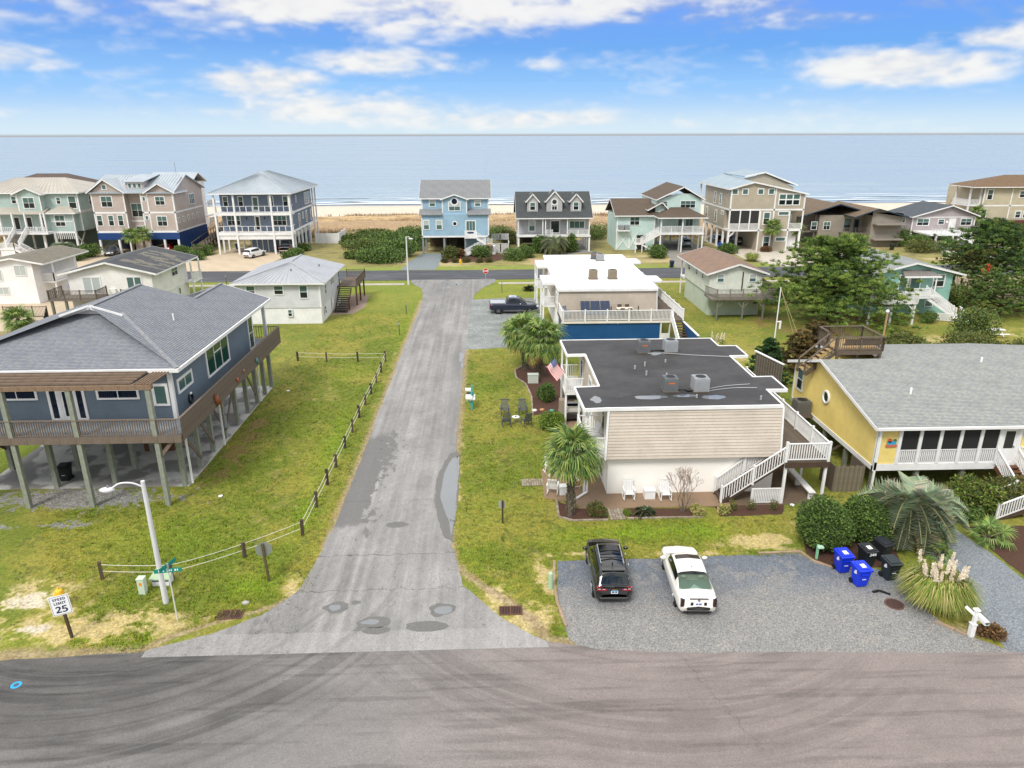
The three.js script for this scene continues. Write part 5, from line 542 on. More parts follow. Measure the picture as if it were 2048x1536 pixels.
{ // mauve three storey house
  const r = thing('mauve_house', 'mauve three storey beach house with grey metal roof and navy garage level', 'house', [-63, 0, -139]), m = paint('#c1b3a9'), navy = paint('#123f7c'), w = bb();
  lap(w, '+z', -132.5, [[-70.2, 4], [-64.4, 4], [-64.4, 10.8], [-67.4, 12.9], [-70.2, 10.8]], .24); lap(w, '+z', -134, rect(-64.4, -61.6, 4, 10.8), .24); lap(w, '+z', -132.5, [[-61.6, 4], [-55.8, 4], [-55.8, 10.75], [-58.0, 12.2], [-60.4, 10.8], [-61.6, 10.8]], .24); lap(w, '+x', -55.8, [[-146, 4], [-132.5, 4], [-132.5, 10.75], [-137, 13.2], [-140.6, 13.2], [-146, 10.75]], .24); w.box(-70.2, 4, -146, -55.82, 10.7, -134.02); w.box(-70.2, 4, -134.1, -64.4, 10.7, -132.52); w.box(-61.6, 4, -134.1, -55.82, 10.7, -132.52); w.mesh('wall', m, r);
  trimLines(r, [...[-70.2, -64.6, -61.6, -60.5, -56.0].map(x => ['+z', -132.5, x, x + .22, 3.9, 10.8]), ['+z', -132.5, -70.2, -64.4, 7.2, 7.5], ['+z', -132.5, -61.6, -55.8, 7.2, 7.5], ['+z', -134, -64.4, -61.6, 5.6, 5.85], ['+z', -132.5, -70.2, -64.4, 3.8, 4.15], ['+z', -132.5, -61.6, -55.8, 3.8, 4.15], ['+x', -55.8, -146, -132.5, 7.2, 7.5], ['+x', -55.8, -146, -132.5, 3.8, 4.1], ['+x', -55.8, -132.7, -132.45, 3.9, 10.75], ['+x', -55.8, -146.05, -145.8, 3.9, 10.75]], MAT.trim, 'trim_board');
  const rb = bb(); const S = MAT.seam; rb.roof([[-70.6, 10.85, -132.1], [-55.4, 10.8, -132.1], [-55.4, 13.6, -138.6], [-70.2, 13.6, -138.6]], .14); rb.roof([[-70.2, 13.6, -138.6], [-55.4, 13.6, -138.6], [-55.2, 10.8, -146.5], [-70.6, 10.8, -146.5]], .14); const ro = rb.mesh('roof', S, r); seams(ro, [-70.6, 10.87, -132.1], [-55.4, 10.82, -132.1], [-55.4, 13.62, -138.6], [-70.2, 13.62, -138.6], .55, S); gable(r, 'z', -70.7, -64.0, -138, -132.0, 10.85, 13.15, -67.4, S); gable(r, 'z', -60.8, -55.3, -138, -132.0, 10.8, 12.4, -58.1, S);
  const dm = bb(); dm.box(-64.3, 11.2, -138, -61.2, 12.6, -133.6).mesh('dormer', m, r); bb().roof([[-64.6, 12.65, -133.2], [-60.9, 12.65, -133.2], [-60.0, 13.7, -138.4], [-63.7, 13.7, -138.4]], .12).mesh('dormer_roof', S, r); for (const x of [-63.9, -63.05, -62.2]) win(r, '+z', -133.6, x, x + .7, 11.5, 12.4, { rows: 1, trim: .1 });
  for (const [a, c, v0, v1, z, k] of [[-68.6, -66.5, 8.3, 10.3, -132.5, 2], [-69.9, -68.8, 5, 7, -132.5, 1], [-67.9, -66.8, 5, 7, -132.5, 1], [-66.2, -65.1, 5, 7, -132.5, 1], [-68, -67.1, 11.3, 12.25, -132.5, 1], [-64.2, -61.9, 6.4, 8.9, -134, 2], [-63.9, -62.2, 3.9, 4.9, -134, 1], [-59.1, -57.3, 8.6, 10.2, -132.5, 2], [-59.3, -57.4, 4.9, 6.8, -132.5, 2], [-61.3, -60.6, 9.3, 10.2, -132.5, 1], [-61.3, -60.6, 6, 6.9, -132.5, 1]]) win(r, '+z', z, a, c, v0, v1, { cols: k, rows: v1 - v0 > 1.2 ? 2 : 1, trim: .14 }); win(r, '+x', -55.8, -141.9, -139.3, 8.1, 10.1, { cols: 3, trim: .14 }); for (let k = 0; k < 5; k++) win(r, '+x', -55.8, -133.8 - k * 2.2, -133.1 - k * 2.2, 5.4, 6.4, { rows: 1, trim: .12 });
  bb().box(-70.2, 2.6, -132.55, -64.4, 3.8, -132.4).mesh('garage_header', navy, r); bb().box(-61.6, 2.6, -132.55, -55.8, 3.8, -132.4).mesh('garage_header', navy, r); bb().box(-70, 0, -145.8, -64.6, 3.9, -138.5).box(-61.4, 0, -145.8, -56, 3.9, -138.5).mesh('garage_wall', mat('#1b2533', .9), r); bb().box(-64.4, 0, -134.2, -61.6, 3.9, -133.8).mesh('entry_wall', m, r); const sd = bb(); sd.box(-55.9, 0, -145.9, -55.82, 3.8, -132.7); const side = sd.mesh('side_skirt', navy, r); for (let z = -133; z > -145.8; z -= .75) piece(side, 'skirt_board', [.06, 3.7, .5], [-55.78, 0, z - .3], navy); for (const x of [-70, -66.6, -64.6, -61.4, -58.5, -56]) piece(r, 'pile', [.34, 3.9, .34], [x, 0, -132.6], MAT.trim); bb().box(-56, 5.2, -150, -55, 5.4, -146).mesh('rear_balcony', MAT.trim, r); rail(r, [-54.9, 3.9, -146], [-54.9, 3.9, -150], { each: false, sp: .3, bw: .07 }); rail(r, [-54.9, 7.2, -146], [-54.9, 7.2, -150], { each: false, sp: .3, bw: .07 }); piece(r, 'porch_post', [.2, 8.5, .2], [-54.9, 0, -149.8], MAT.trim);
}
{ // slate blue house with two decks
  const r = thing('deck_house', 'slate blue three storey beach house with white double porches and hipped metal roof', 'house', [-41.5, 0, -140]), m = paint('#78869a'), w = bb();
  boards(w, '+z', -133.4, rect(-48, -35.4, 3.9, 10.4), .4, .04, .02); boards(w, '+x', -35.4, rect(-149, -133.4, 3.9, 10.4), .4, .04, .02); w.box(-48, 3.9, -149, -35.42, 10.4, -133.42); w.mesh('wall', m, r); bb().box(-43.6, 0, -146, -39.2, 3.8, -134).mesh('storage_wall', paint('#66798f'), r); for (let x = -43.4; x < -39.3; x += 1.0) piece(r, 'batten', [.12, 3.7, .05], [x, 0, -133.96], MAT.trim); bb().box(-47, 0, -148.8, -36, 3.8, -146.2).mesh('storage_wall', paint('#5c6a7c'), r);
  const S = MAT.seam, ro = hip(r, -49, -34.4, -152.3, -130.5, 10.75, 14.0, -41.7, -41.7, -143.5, -138.5, S); seams(ro, [-49, 10.78, -130.5], [-34.4, 10.78, -130.5], [-41.7, 14.02, -138.5], [-41.7, 14.02, -138.5], .5, S); seams(ro, [-34.4, 10.78, -130.5], [-34.4, 10.78, -152.3], [-41.7, 14.02, -143.5], [-41.7, 14.02, -138.5], .6, S); for (const x of [-49, -34.4]) bb().beam([x, 10.79, -130.5], [-41.7, 14.04, -138.5], .2, .06).mesh('hip_cap', S, ro);
  for (const y of [3.85, 7.35]) { bb().box(-48.4, y - .45, -133.4, -34.9, y, -130.9).mesh('porch_floor', MAT.trim, r); rail(r, [-48.2, y, -130.95], [-35, y, -130.95], { h: 1.15, sp: 1.1, bw: .1, each: false, post: 99, cap: .14, low: .15 }); rail(r, [-35, y, -131], [-35, y, -133.2], { h: 1.15, sp: 1, bw: .1, each: false, post: 99, cap: .14 }); } for (const x of [-48.25, -44.8, -38.3, -35]) piece(r, 'porch_column', [.3, 10.4, .3], [x, 0, -131.0], MAT.trim); bb().box(-48.3, 2.65, -131.15, -34.9, 3.4, -131.05).mesh('skirt_board', MAT.trim, r); for (const [x, z] of [[-48.2, -133.3], [-48.2, -136], [-35.2, -133.4], [-35.2, -136], [-35.2, -138.6], [-35.2, -141.5], [-35.2, -145], [-44.8, -134], [-38.2, -134]]) piece(r, 'pile', [.3, 3.5, .3], [x, 0, z], MAT.trim); for (let z = -132; z > -150; z -= .6) piece(r, 'lattice_slat', [.05, .75, .12], [-35.15, 2.7, z], MAT.trim); trimLines(r, [['+x', -35.4, -151.5, -133.4, 6.9, 7.25], ['+x', -35.4, -151.5, -133.4, 3.5, 3.95], ['+x', -35.4, -133.6, -133.3, 3.9, 10.4]], MAT.trim, 'trim_board');
  for (const x of [-47.5, -44.8, -39.4, -36.8]) win(r, '+z', -133.4, x, x + 1, 8.2, 10.1, { trim: .14 }); door(r, '+z', -133.4, -42.3, -41.1, 7.4, 10.0, MAT.trim, { glass: MAT.glass1 }); door(r, '+z', -133.4, -42.2, -41.2, 3.9, 6.6, MAT.trim, {}); win(r, '+z', -133.4, -47.2, -44.7, 4.85, 6.75, { cols: 3, trim: .14 }); win(r, '+z', -133.4, -39, -36.4, 4.8, 6.7, { cols: 3, trim: .14 }); for (const [a, c, v0, v1] of [[-137.5, -136.8, 8.6, 9.9], [-144.9, -143.5, 7.6, 9.9], [-146.4, -145.1, 7.6, 9.9], [-148, -146.6, 7.6, 9.9], [-139, -137.8, 3.9, 6.5], [-141.7, -140.9, 5.2, 6.5], [-144.5, -143.4, 4.3, 6.5], [-148.1, -147.2, 4.3, 6.4]]) win(r, '+x', -35.4, a, c, v0, v1, { trim: .14 }); for (const z of [-149.5, -151.8]) piece(r, 'porch_column', [.25, 10.4, .25], [-35.2, 0, z], MAT.trim); bb().box(-48, 7.0, -152, -35.1, 7.3, -149).box(-48, 3.5, -152, -35.1, 3.8, -149).mesh('rear_porch', MAT.trim, r); for (const x of [-46.6, -43.6, -40.4]) bb().cyl([x, 6, -133.35], [x, 6.35, -133.35], .1, .08, 8).mesh('lantern', MAT.black, r);
}
{ // light blue house
  const r = thing('light_blue_house', 'small light blue beach house with grey roof and round porthole window', 'house', [-5.5, 0, -135]), m = paint('#9cbdd0'), w = bb();
  lap(w, '+z', -129.5, rect(-11.6, .35, 3.15, 7.1), .22); lap(w, '+z', -131.2, rect(-11.6, .35, 7.1, 9.75), .22); lap(w, '+z', -130, [[-7.9, 7.1], [-3.5, 7.1], [-3.5, 9.6], [-5.7, 10.35], [-7.9, 9.6]], .22); w.box(-11.6, 3.15, -140, .35, 7.1, -129.52); w.box(-11.6, 7.1, -140, .35, 9.7, -131.22); w.box(-7.9, 7.1, -131.3, -3.5, 9.55, -130.02); lap(w, '+x', .35, rect(-140, -129.5, 3.15, 7.1), .22); w.mesh('wall', m, r); trimLines(r, [['+z', -129.5, -11.65, -11.45, 3.1, 7.1], ['+z', -129.5, .2, .4, 3.1, 7.1], ['+z', -131.2, -11.65, -11.45, 7.1, 9.7], ['+z', -131.2, .2, .4, 7.1, 9.7], ['+z', -130, -7.95, -7.75, 7.1, 9.6], ['+z', -130, -3.65, -3.45, 7.1, 9.6], ['+z', -129.5, -11.65, .4, 3.0, 3.3]], MAT.trim, 'corner_board');
  const R = shing('#9a9d9f'); gable(r, 'x', -12, .8, -140.6, -130.7, 9.75, 12.6, -135.6, R); gable(r, 'z', -8.2, -3.2, -133, -129.6, 9.65, 10.5, -5.7, R); for (const [a, c] of [[-12, -7.9], [-3.5, .75]]) bb().roof([[a, 7.05, -129.1], [c, 7.05, -129.1], [c, 7.85, -131.2], [a, 7.85, -131.2]], .12).mesh('pent_roof', R, r);
  for (const [a, c, v0, v1, z, k] of [[-10.3, -9.1, 8.2, 9.5, -131.2, 1], [-2.2, -1, 8.2, 9.4, -131.2, 1], [-6.8, -4.6, 7.55, 9.2, -130, 2], [-11.35, -10.2, 4.35, 6.1, -129.5, 1], [-9.1, -7.9, 4.35, 6.1, -129.5, 1]]) win(r, '+z', z, a, c, v0, v1, { cols: k, trim: .14, glass: [MAT.blind, MAT.glass1] }); bb().cyl([-5.7, 9.2, -130], [-5.7, 9.2, -129.93], .72, .72, 20).mesh('arch_window', MAT.trim, r); bb().cyl([-5.7, 9.25, -129.95], [-5.7, 9.25, -129.915], .5, .5, 18).mesh('pane', MAT.glassB, r); bb().cyl([-5.7, 5.43, -129.5], [-5.7, 5.43, -129.42], .48, .48, 18).mesh('porthole', MAT.trim, r); bb().cyl([-5.7, 5.43, -129.45], [-5.7, 5.43, -129.4], .3, .3, 16).mesh('pane', MAT.glassB, r); win(r, '+z', -129.5, -3.8, -1.95, 3.4, 6.0, { cols: 3, rows: 1, trim: .16, glass: [MAT.glass1] });
  bb().box(-4.0, 3.0, -129.5, -1.8, 3.2, -127.8).mesh('landing', MAT.trim, r); bb().box(-3.95, 3.2, -127.85, -1.85, 4.4, -127.8).mesh('landing_panel', MAT.trim, r); bb().ball([-2.9, 4.05, -127.75], .62, .16, .03).mesh('name_plaque', mat('#16406e', .6), r); stair(r, [-1.8, 3.1, -128.4], [-.2, 2.0, -128.4], 1.2, 5, { m: MAT.trim }); rail(r, [-1.8, 3.1, -127.8], [-.2, 2.0, -127.8], { each: false, sp: .2, bw: .07 }); bb().box(-.3, 1.8, -129.4, .9, 2.0, -127.2).mesh('landing', MAT.newwood, r); stair(r, [-.3, 2.0, -127.4], [-4.1, 0, -127.4], 1.2, 9, { m: MAT.trim }); rail(r, [-.3, 2.0, -126.8], [-4.1, 0, -126.8], { each: false, sp: .2, bw: .08 }); rail(r, [-.3, 2.0, -128], [-4.1, 0, -128], { each: false, sp: .2, bw: .08 }); rail(r, [.9, 2, -127.2], [-.2, 2, -127.2], { each: false, sp: .2, bw: .07 }); 
  for (const [x, z] of [[-11.5, -129.8], [-11.2, -132.8], [-7.7, -132.8], [-3.9, -129.6], [.2, -129.6], [.2, -133], [-7.7, -129.8]]) piece(r, 'pile', [.32, 3.1, .32], [x, 0, z], MAT.grey); bb().box(-4, 0, -139, .2, 3.1, -131.5).mesh('storage_wall', m, r); stair(r, [-6.3, 3.1, -135], [-6.3, 0, -131.5], 1.2, 10, { m: MAT.deckGrey }); bb().box(-11, 0, -139.6, -4, 3, -139).mesh('rear_wall', wood('#6b5844'), r); rail(r, [.9, .1, -129.6], [4.0, .1, -129.6], { each: false, sp: .2, bw: .1, h: 1.7, name: 'privacy_fence' }); rail(r, [4.0, .1, -129.6], [4.0, .1, -134.5], { each: false, sp: .2, bw: .1, h: 1.7, name: 'privacy_fence' }); bb().box(.9, 0, -134.5, 4, .15, -129.6).mesh('patio_deck', MAT.deckGrey, r); rail(r, [.9, 1.8, -134.5], [4, 1.8, -134.5], { each: false, sp: .2, bw: .1, h: 1.1 });
}
{ // grey cape with three dormers
  const r = thing('dormer_house', 'grey cape style beach house with dark roof and three white trimmed dormers', 'house', [12.2, 0, -136]), m = paint('#b6b7b8'), w = bb(); lap(w, '+z', -133.5, rect(5.8, 18.9, 3.0, 6.1), .22); w.box(5.8, 3, -141.5, 18.9, 6.05, -133.52); lap(w, '+x', 18.9, [[-141.5, 3], [-133.5, 3], [-133.5, 6.1], [-136.8, 9.6], [-141.5, 6.1]], .22); w.mesh('wall', m, r);
  const R = shing('#565b5c'); gable(r, 'x', 5.3, 19.3, -142.5, -131.0, 6.15, 10.35, -137.0, R); const y = 2.95; bb().box(5.5, y - .25, -133.5, 19, y, -131.3).mesh('porch_floor', MAT.trim, r); for (const x of [5.7, 10.2, 10.7, 14.7, 18.7]) piece(r, 'porch_column', [.18, 3.15, .18], [x, y, -131.4], MAT.trim); rail(r, [14.8, y, -131.4], [18.6, y, -131.4], { each: false, sp: .22, bw: .08 }); rail(r, [10.9, y, -131.4], [12, y, -131.4], { each: false, sp: .22, bw: .08 }); win(r, '+z', -133.5, 7.7, 9, 3.45, 5.5, { trim: .16, glass: [MAT.blind, MAT.glass1] }); door(r, '+z', -133.5, 11.7, 13.6, 3, 5.5, MAT.trim, {}); win(r, '+z', -133.5, 15.2, 18.2, 3.9, 5.4, { cols: 3, rows: 1, trim: .16 });
  for (const [x, wd, h] of [[8.38, 1.95, 8.95], [12.36, 2.85, 8.95], [16.3, 1.95, 8.95]]) { const a = x - wd / 2, c = x + wd / 2, ap = h + wd * .55, d = bb(); lap(d, '+z', -132.4, [[a, 7.15], [c, 7.15], [c, h], [x, ap], [a, h]], .22); d.box(a, 7.15, -136, c, h, -132.42); d.mesh('dormer', m, r); gable(r, 'z', a - .3, c + .3, -136.4, -132.1, h - .05, ap + .3, x, R); win(r, '+z', -132.4, x - .55, x + .55, 7.35, 8.85, { cols: wd > 2 ? 2 : 1, trim: .12 }); if (wd > 2) { bb().cyl([x, 8.85, -132.4], [x, 8.85, -132.34], .62, .62, 18).mesh('arch_window', MAT.trim, r); bb().cyl([x, 8.88, -132.36], [x, 8.88, -132.32], .42, .42, 16).mesh('pane', MAT.glass0, r); } }
  for (const [x, z] of [[5.8, -131.6], [14.8, -131.6], [18.8, -131.6], [18.8, -135], [18.8, -138], [18.8, -141], [5.9, -136], [5.9, -141], [14.8, -141]]) piece(r, 'pile', [.28, 2.7, .28], [x, 0, z], MAT.trim); bb().box(6, .3, -141.2, 14, 2.7, -140.8).mesh('storage_wall', mat('#4b4740', .9), r);
}
{ // aqua house
  const r = thing('aqua_house', 'aqua beach house with brown roofs, covered porch and white cross braces', 'house', [32, 0, -136]), m = paint('#c9e1da'), R = shing('#6f6152'), w = bb(); boards(w, '+z', -133, rect(24, 31.2, 0, 6.3), .4, .03, .01); boards(w, '+z', -133.5, [[31.8, 3.5], [39.7, 3.5], [39.7, 9.0], [37.6, 10.1], [34.8, 10.1], [31.8, 9.0]], .4, .03, .01); boards(w, '-x', 24, rect(-143, -133, 0, 6.3), .4, .03, .01); w.box(24.02, 0, -143, 31.2, 6.2, -133.02); w.box(31.2, 3.5, -146, 39.7, 8.95, -133.52); w.mesh('wall', m, r);
  gable(r, 'x', 23.5, 33, -143.6, -132.4, 6.35, 8.9, -138.5, R); const b = bb(); gable(r, 'z', 31.1, 40.2, -146.6, -132.9, 9.1, 11.4, 36.1, R); gable(r, 'z', 29.6, 33.6, -140, -132.7, 7.3, 8.7, 32.2, R); hip(r, 30.8, 39.8, -133.6, -129.0, 6.3, 7.7, 34, 37, -133.4, -133.4, R); win(r, '+z', -133, 26.4, 28.3, 4.5, 6.1, { cols: 2, trim: .12 }); win(r, '+z', -133.5, 32.4, 33.4, 7.8, 8.8, { trim: .1 }); win(r, '+z', -133.5, 35.7, 38.6, 7.5, 8.9, { cols: 3, trim: .12, glass: [MAT.glass1, MAT.glass0] }); win(r, '+z', -133.5, 35.5, 36.7, 3.6, 5.6, { rows: 1 }); win(r, '+z', -133.5, 36.9, 38.4, 3.6, 5.6, { cols: 2, rows: 1 });
  const y = 3.5; bb().box(31.4, y - .3, -133.5, 39.4, y, -129.4).mesh('porch_floor', MAT.trim, r); for (const x of [31.5, 35.4, 39.2]) piece(r, 'porch_column', [.22, 6.2, .22], [x, 0, -129.6], MAT.trim); rail(r, [31.5, y, -129.5], [39.2, y, -129.5], { h: 1.2, sp: .22, bw: .08, each: false }); stair(r, [31.4, y, -130.2], [28.2, 1.6, -130.2], 1.2, 9, { m: MAT.trim }); rail(r, [31.4, y, -129.6], [28.2, 1.6, -129.6], { h: 1, sp: .22, bw: .07, each: false }); rail(r, [31.4, y, -130.8], [28.2, 1.6, -130.8], { h: 1, sp: .22, bw: .07, each: false }); bb().box(26.9, 1.45, -131, 28.3, 1.6, -129.4).mesh('landing', MAT.trim, r); rail(r, [26.9, 1.6, -129.4], [28.2, 1.6, -129.4], { h: 1, sp: .2, bw: .07, each: false }); bb().beam([28.3, 1.4, -129.5], [30.6, .1, -129.5], .15, .25).mesh('stringer', MAT.trim, r); for (const x of [27, 28.2]) piece(r, 'landing_post', [.16, 1.5, .16], [x, 0, -129.5], MAT.trim);
  for (const [a, c] of [[24.2, 26.4], [26.5, 28]]) { bb().beam([a, .2, -132.94], [c, 3.3, -132.94], .06, .18).mesh('brace', MAT.trim, r); bb().beam([c, .2, -132.92], [a, 3.3, -132.92], .06, .18).mesh('brace', MAT.trim, r); } trimLines(r, [['+z', -133, 24, 24.2, 0, 6.3], ['+z', -133, 26.4, 26.6, 0, 3.6], ['+z', -133, 31, 31.2, 0, 6.3], ['+z', -133.5, 31.8, 32, 3.5, 9], ['+z', -133.5, 39.5, 39.7, 3.5, 9]], MAT.trim, 'corner_board'); bb().box(24.1, 3.55, -133, 26.4, 3.72, -131.9).mesh('unit_platform', MAT.trim, r); for (const x of [24.3, 25.4]) bb().box(x, 3.72, -132.8, x + .85, 4.6, -132).mesh('air_unit', MAT.grey, r); fbox(bb(), '+z', -133, 27.9, 29.5, 0, 2.7, .01, .04).mesh('painted_garage_opening', mat('#1f1f1f', .9), r); for (const [x, z] of [[33.2, -135.3], [35.6, -132], [39.2, -132], [39.2, -136], [39.2, -140], [33.2, -140], [36, -140], [36, -145], [39.2, -145]]) piece(r, 'pile', [.24, 3.3, .24], [x, 0, z], MAT.trim);  // garage opening is a flat dark panel, its inner shade painted on
}
{ // tan three storey house
  const r = thing('tan_tall_house', 'tall tan three storey beach house with grey roof and screened porch', 'house', [51, 0, -138]), m = paint('#b9ae9a'), w = bb(); lap(w, '+z', -130.3, [[44, 7.45], [57.6, 7.45], [57.6, 10.2], [47.9, 12.2], [44, 11.2]], .24); lap(w, '+z', -130.3, rect(49.6, 55.2, 0, 7.45), .24); lap(w, '-x', 44, rect(-146, -130.3, 7.45, 11.1), .24); lap(w, '-x', 44, rect(-146, -133, 3.8, 7.45), .24); w.box(44.02, 7.45, -146, 57.6, 10.1, -130.32); w.box(44.02, 3.8, -146, 57.6, 7.45, -133); w.box(49.6, 0, -133.1, 55.2, 7.45, -130.32); w.box(49.6, 0, -144, 57.4, 3.8, -133); w.mesh('wall', m, r);
  const G = mat('#9fb0b8', .5, { metalness: .15, map: T.dirt }); bb().roof([[43.5, 11.15, -129.9], [47.9, 12.35, -129.9], [48.2, 12.9, -149], [43.5, 11.3, -149]], .14).roof([[47.9, 12.35, -129.9], [58, 10.25, -129.9], [58, 10.25, -137], [47.9, 12.35, -137]], .14).mesh('roof', G, r); const u = bb(); lap(u, '+z', -136, [[47.5, 11.5], [57.6, 10.4], [57.6, 11.0], [51.8, 13.4], [48, 12.6]], .24); u.mesh('upper_gable', m, r); bb().roof([[48, 13, -135.6], [51.8, 13.75, -135.6], [51.8, 13.75, -148], [48, 13, -148]], .14).roof([[51.8, 13.75, -135.6], [58.2, 11.4, -135.6], [58.2, 11.4, -148], [51.8, 13.75, -148]], .14).mesh('upper_roof', G, r); bb().beam([43.5, 11.1, -129.86], [47.9, 12.28, -129.86], .06, .25).mesh('fascia', MAT.trim, r); bb().beam([47.9, 12.28, -129.86], [58, 10.18, -129.86], .06, .25).mesh('fascia', MAT.trim, r); bb().beam([48, 12.95, -135.56], [51.8, 13.68, -135.56], .06, .25).mesh('fascia', MAT.trim, r); bb().beam([51.8, 13.68, -135.56], [58.2, 11.33, -135.56], .06, .25).mesh('fascia', MAT.trim, r); bb().box(43.44, 10.95, -149, 43.5, 11.2, -129.9).mesh('fascia', MAT.trim, r);
  trimLines(r, [['+z', -130.3, 44, 57.6, 7.3, 7.6], ['+z', -130.3, 43.95, 44.2, 7.4, 11.2], ['+z', -130.3, 52, 52.25, 0, 11.2], ['+z', -130.3, 57.4, 57.65, 3.7, 10.2], ['+z', -130.3, 49.5, 57.6, 3.65, 3.95], ['+z', -130.3, 49.55, 49.8, 0, 7.4], ['+z', -130.3, 54.95, 55.2, 0, 7.4], ['-x', 44, -146, -130.3, 7.3, 7.6], ['-x', 44, -146, -133, 3.65, 3.9], ['-x', 44, -130.5, -130.25, 3.7, 11.1]], MAT.trim, 'trim_board');
  for (const x of [44.05, 45.9, 48.7, 50.65]) win(r, '+z', -130.3, x, x + 1.2, 10.1, 11.2, { rows: 1, trim: .16 }); win(r, '+z', -130.3, 52.7, 56.7, 8.2, 10.3, { cols: 3, trim: .18, bar: .2 }); win(r, '+z', -130.3, 50.2, 51.6, 4.75, 7.1, { trim: .2 }); win(r, '+z', -130.3, 52.9, 55, 6.4, 7.2, { rows: 1, trim: .16 }); win(r, '+z', -130.3, 50.6, 52, .4, 2.8, { trim: .2 }); win(r, '+z', -130.3, 52.9, 54.9, 1.75, 2.6, { rows: 1, trim: .16 }); for (const [a, c, v0, v1] of [[-132.6, -131.6, 10, 11], [-136.6, -135.4, 7.9, 10], [-140, -138.8, 7.9, 10.1], [-144.8, -143.4, 4.4, 6.8], [-138.8, -137.4, 4.4, 6.8], [-135, -133.6, 6.2, 7]]) win(r, '-x', 44, a, c, v0, v1, { trim: .16 });
  const y = 3.9; bb().box(44, y - .3, -133, 49.6, y, -130.3).mesh('porch_floor', MAT.trim, r); const px = [44.1, 46.0, 47.8, 49.55]; for (const x of px) piece(r, 'porch_column', [.2, 3.5, .2], [x, y, -130.35], MAT.trim); for (let i = 0; i < 3; i++) bb().box(px[i] + .1, y + 1.1, -130.4, px[i + 1] - .1, y + 3.4, -130.38).mesh('screen', MAT.screen, r); rail(r, [44.1, y, -130.34], [49.5, y, -130.34], { h: 1.1, sp: .2, bw: .09, each: false, post: 99 }); bb().box(55.2, y - .3, -133, 57.6, y, -130.3).mesh('porch_floor', MAT.trim, r); rail(r, [55.2, y, -130.34], [57.5, y, -130.34], { h: 1.1, sp: .2, bw: .08, each: false, post: 99 }); door(r, '+z', -132.98, 55.5, 56.6, y, y + 2.4, MAT.trim, {}); for (const [x, z] of [[44.2, -130.5], [44.2, -133.5], [44.2, -137], [44.2, -140.5], [44.2, -144], [47, -134], [47, -140], [57.4, -130.5]]) piece(r, 'pile', [.34, 3.7, .34], [x, 0, z], MAT.trim); bb().beam([44.2, 2.4, -130.5], [45.3, 3.6, -130.5], .14, .2).mesh('brace', MAT.trim, r); bb().box(55.2, 0, -132, 57.3, 3.6, -131.6).mesh('lattice_panel', MAT.trim, r); for (const y2 of [7.4]) { bb().box(43.9, y2 - .2, -149.5, 44.2, y2, -146).mesh('rear_deck', MAT.trim, r); rail(r, [43.9, y2, -146], [43.9, y2, -149.4], { each: false, sp: .3, bw: .08 }); } piece(r, 'porch_column', [.3, 11, .3], [43.9, 0, -149], MAT.trim);
}
{ // weathered grey duplex
  const r = thing('weathered_duplex', 'weathered grey wooden duplex with brown low gable roofs behind the pine', 'house', [68, 0, -142]), m = paint('#9b9388'), w = bb(), dk = paint('#2e4456'); boards(w, '+z', -134.5, rect(70, 75.9, 0, 7.2), .3, .04, .015); boards(w, '+z', -138, rect(61.5, 70, 0, 6.4), .3, .04, .015); boards(w, '+x', 75.9, rect(-150, -134.5, 0, 6.8), .3, .04, .015); w.box(61.5, 0, -152, 70, 6.3, -138.02); w.box(70, 0, -150, 75.88, 6.6, -134.52); boards(w, '+z', -134.5, [[70, 7.2], [75.9, 6.4], [75.9, 7.0], [70, 7.9]], .3, .04, .015); w.mesh('wall', m, r); gable(r, 'z', 57, 73.5, -155, -137, 6.2, 8.6, 64.8, shing('#85735f'), { fm: dk }); gable(r, 'z', 66.2, 76.6, -150, -133.6, 6.5, 8.0, 70.6, shing('#85735f'), { fm: dk }); bb().box(70.2, 2.2, -134.4, 75.8, 2.4, -132.9).box(70.2, 5.0, -134.4, 75.8, 5.2, -132.9).mesh('trim_band', m, r); rail(r, [65.6, 3.2, -135.8], [70, 3.2, -135.8], { each: false, sp: .25, m: MAT.deckGrey }); bb().box(65.6, 3, -138, 70, 3.2, -135.7).mesh('balcony', MAT.deckGrey, r); win(r, '+z', -138, 66.5, 67.7, 3.4, 5.6, { m: dk }); door(r, '+z', -138, 68.4, 69.4, 3.2, 5.6, dk, {}); win(r, '+z', -138, 62.4, 63.8, 3.6, 5.2, { cols: 2 }); win(r, '+z', -138, 60, 61.2, 3.6, 5.2, {}); rail(r, [57.4, 3.4, -138.5], [61.4, 3.4, -138.5], { each: false, sp: .25, m: MAT.deckGrey }); bb().box(57.4, 3.1, -146, 61.5, 3.35, -138.4).mesh('side_deck', MAT.deckGrey, r); for (const [x, z] of [[57.6, -138.6], [57.6, -145], [61, -138.6]]) piece(r, 'porch_post', [.25, 6.2, .25], [x, 0, z], MAT.deckGrey);
  r.position.x += 2.8; r.position.y -= .8;
}
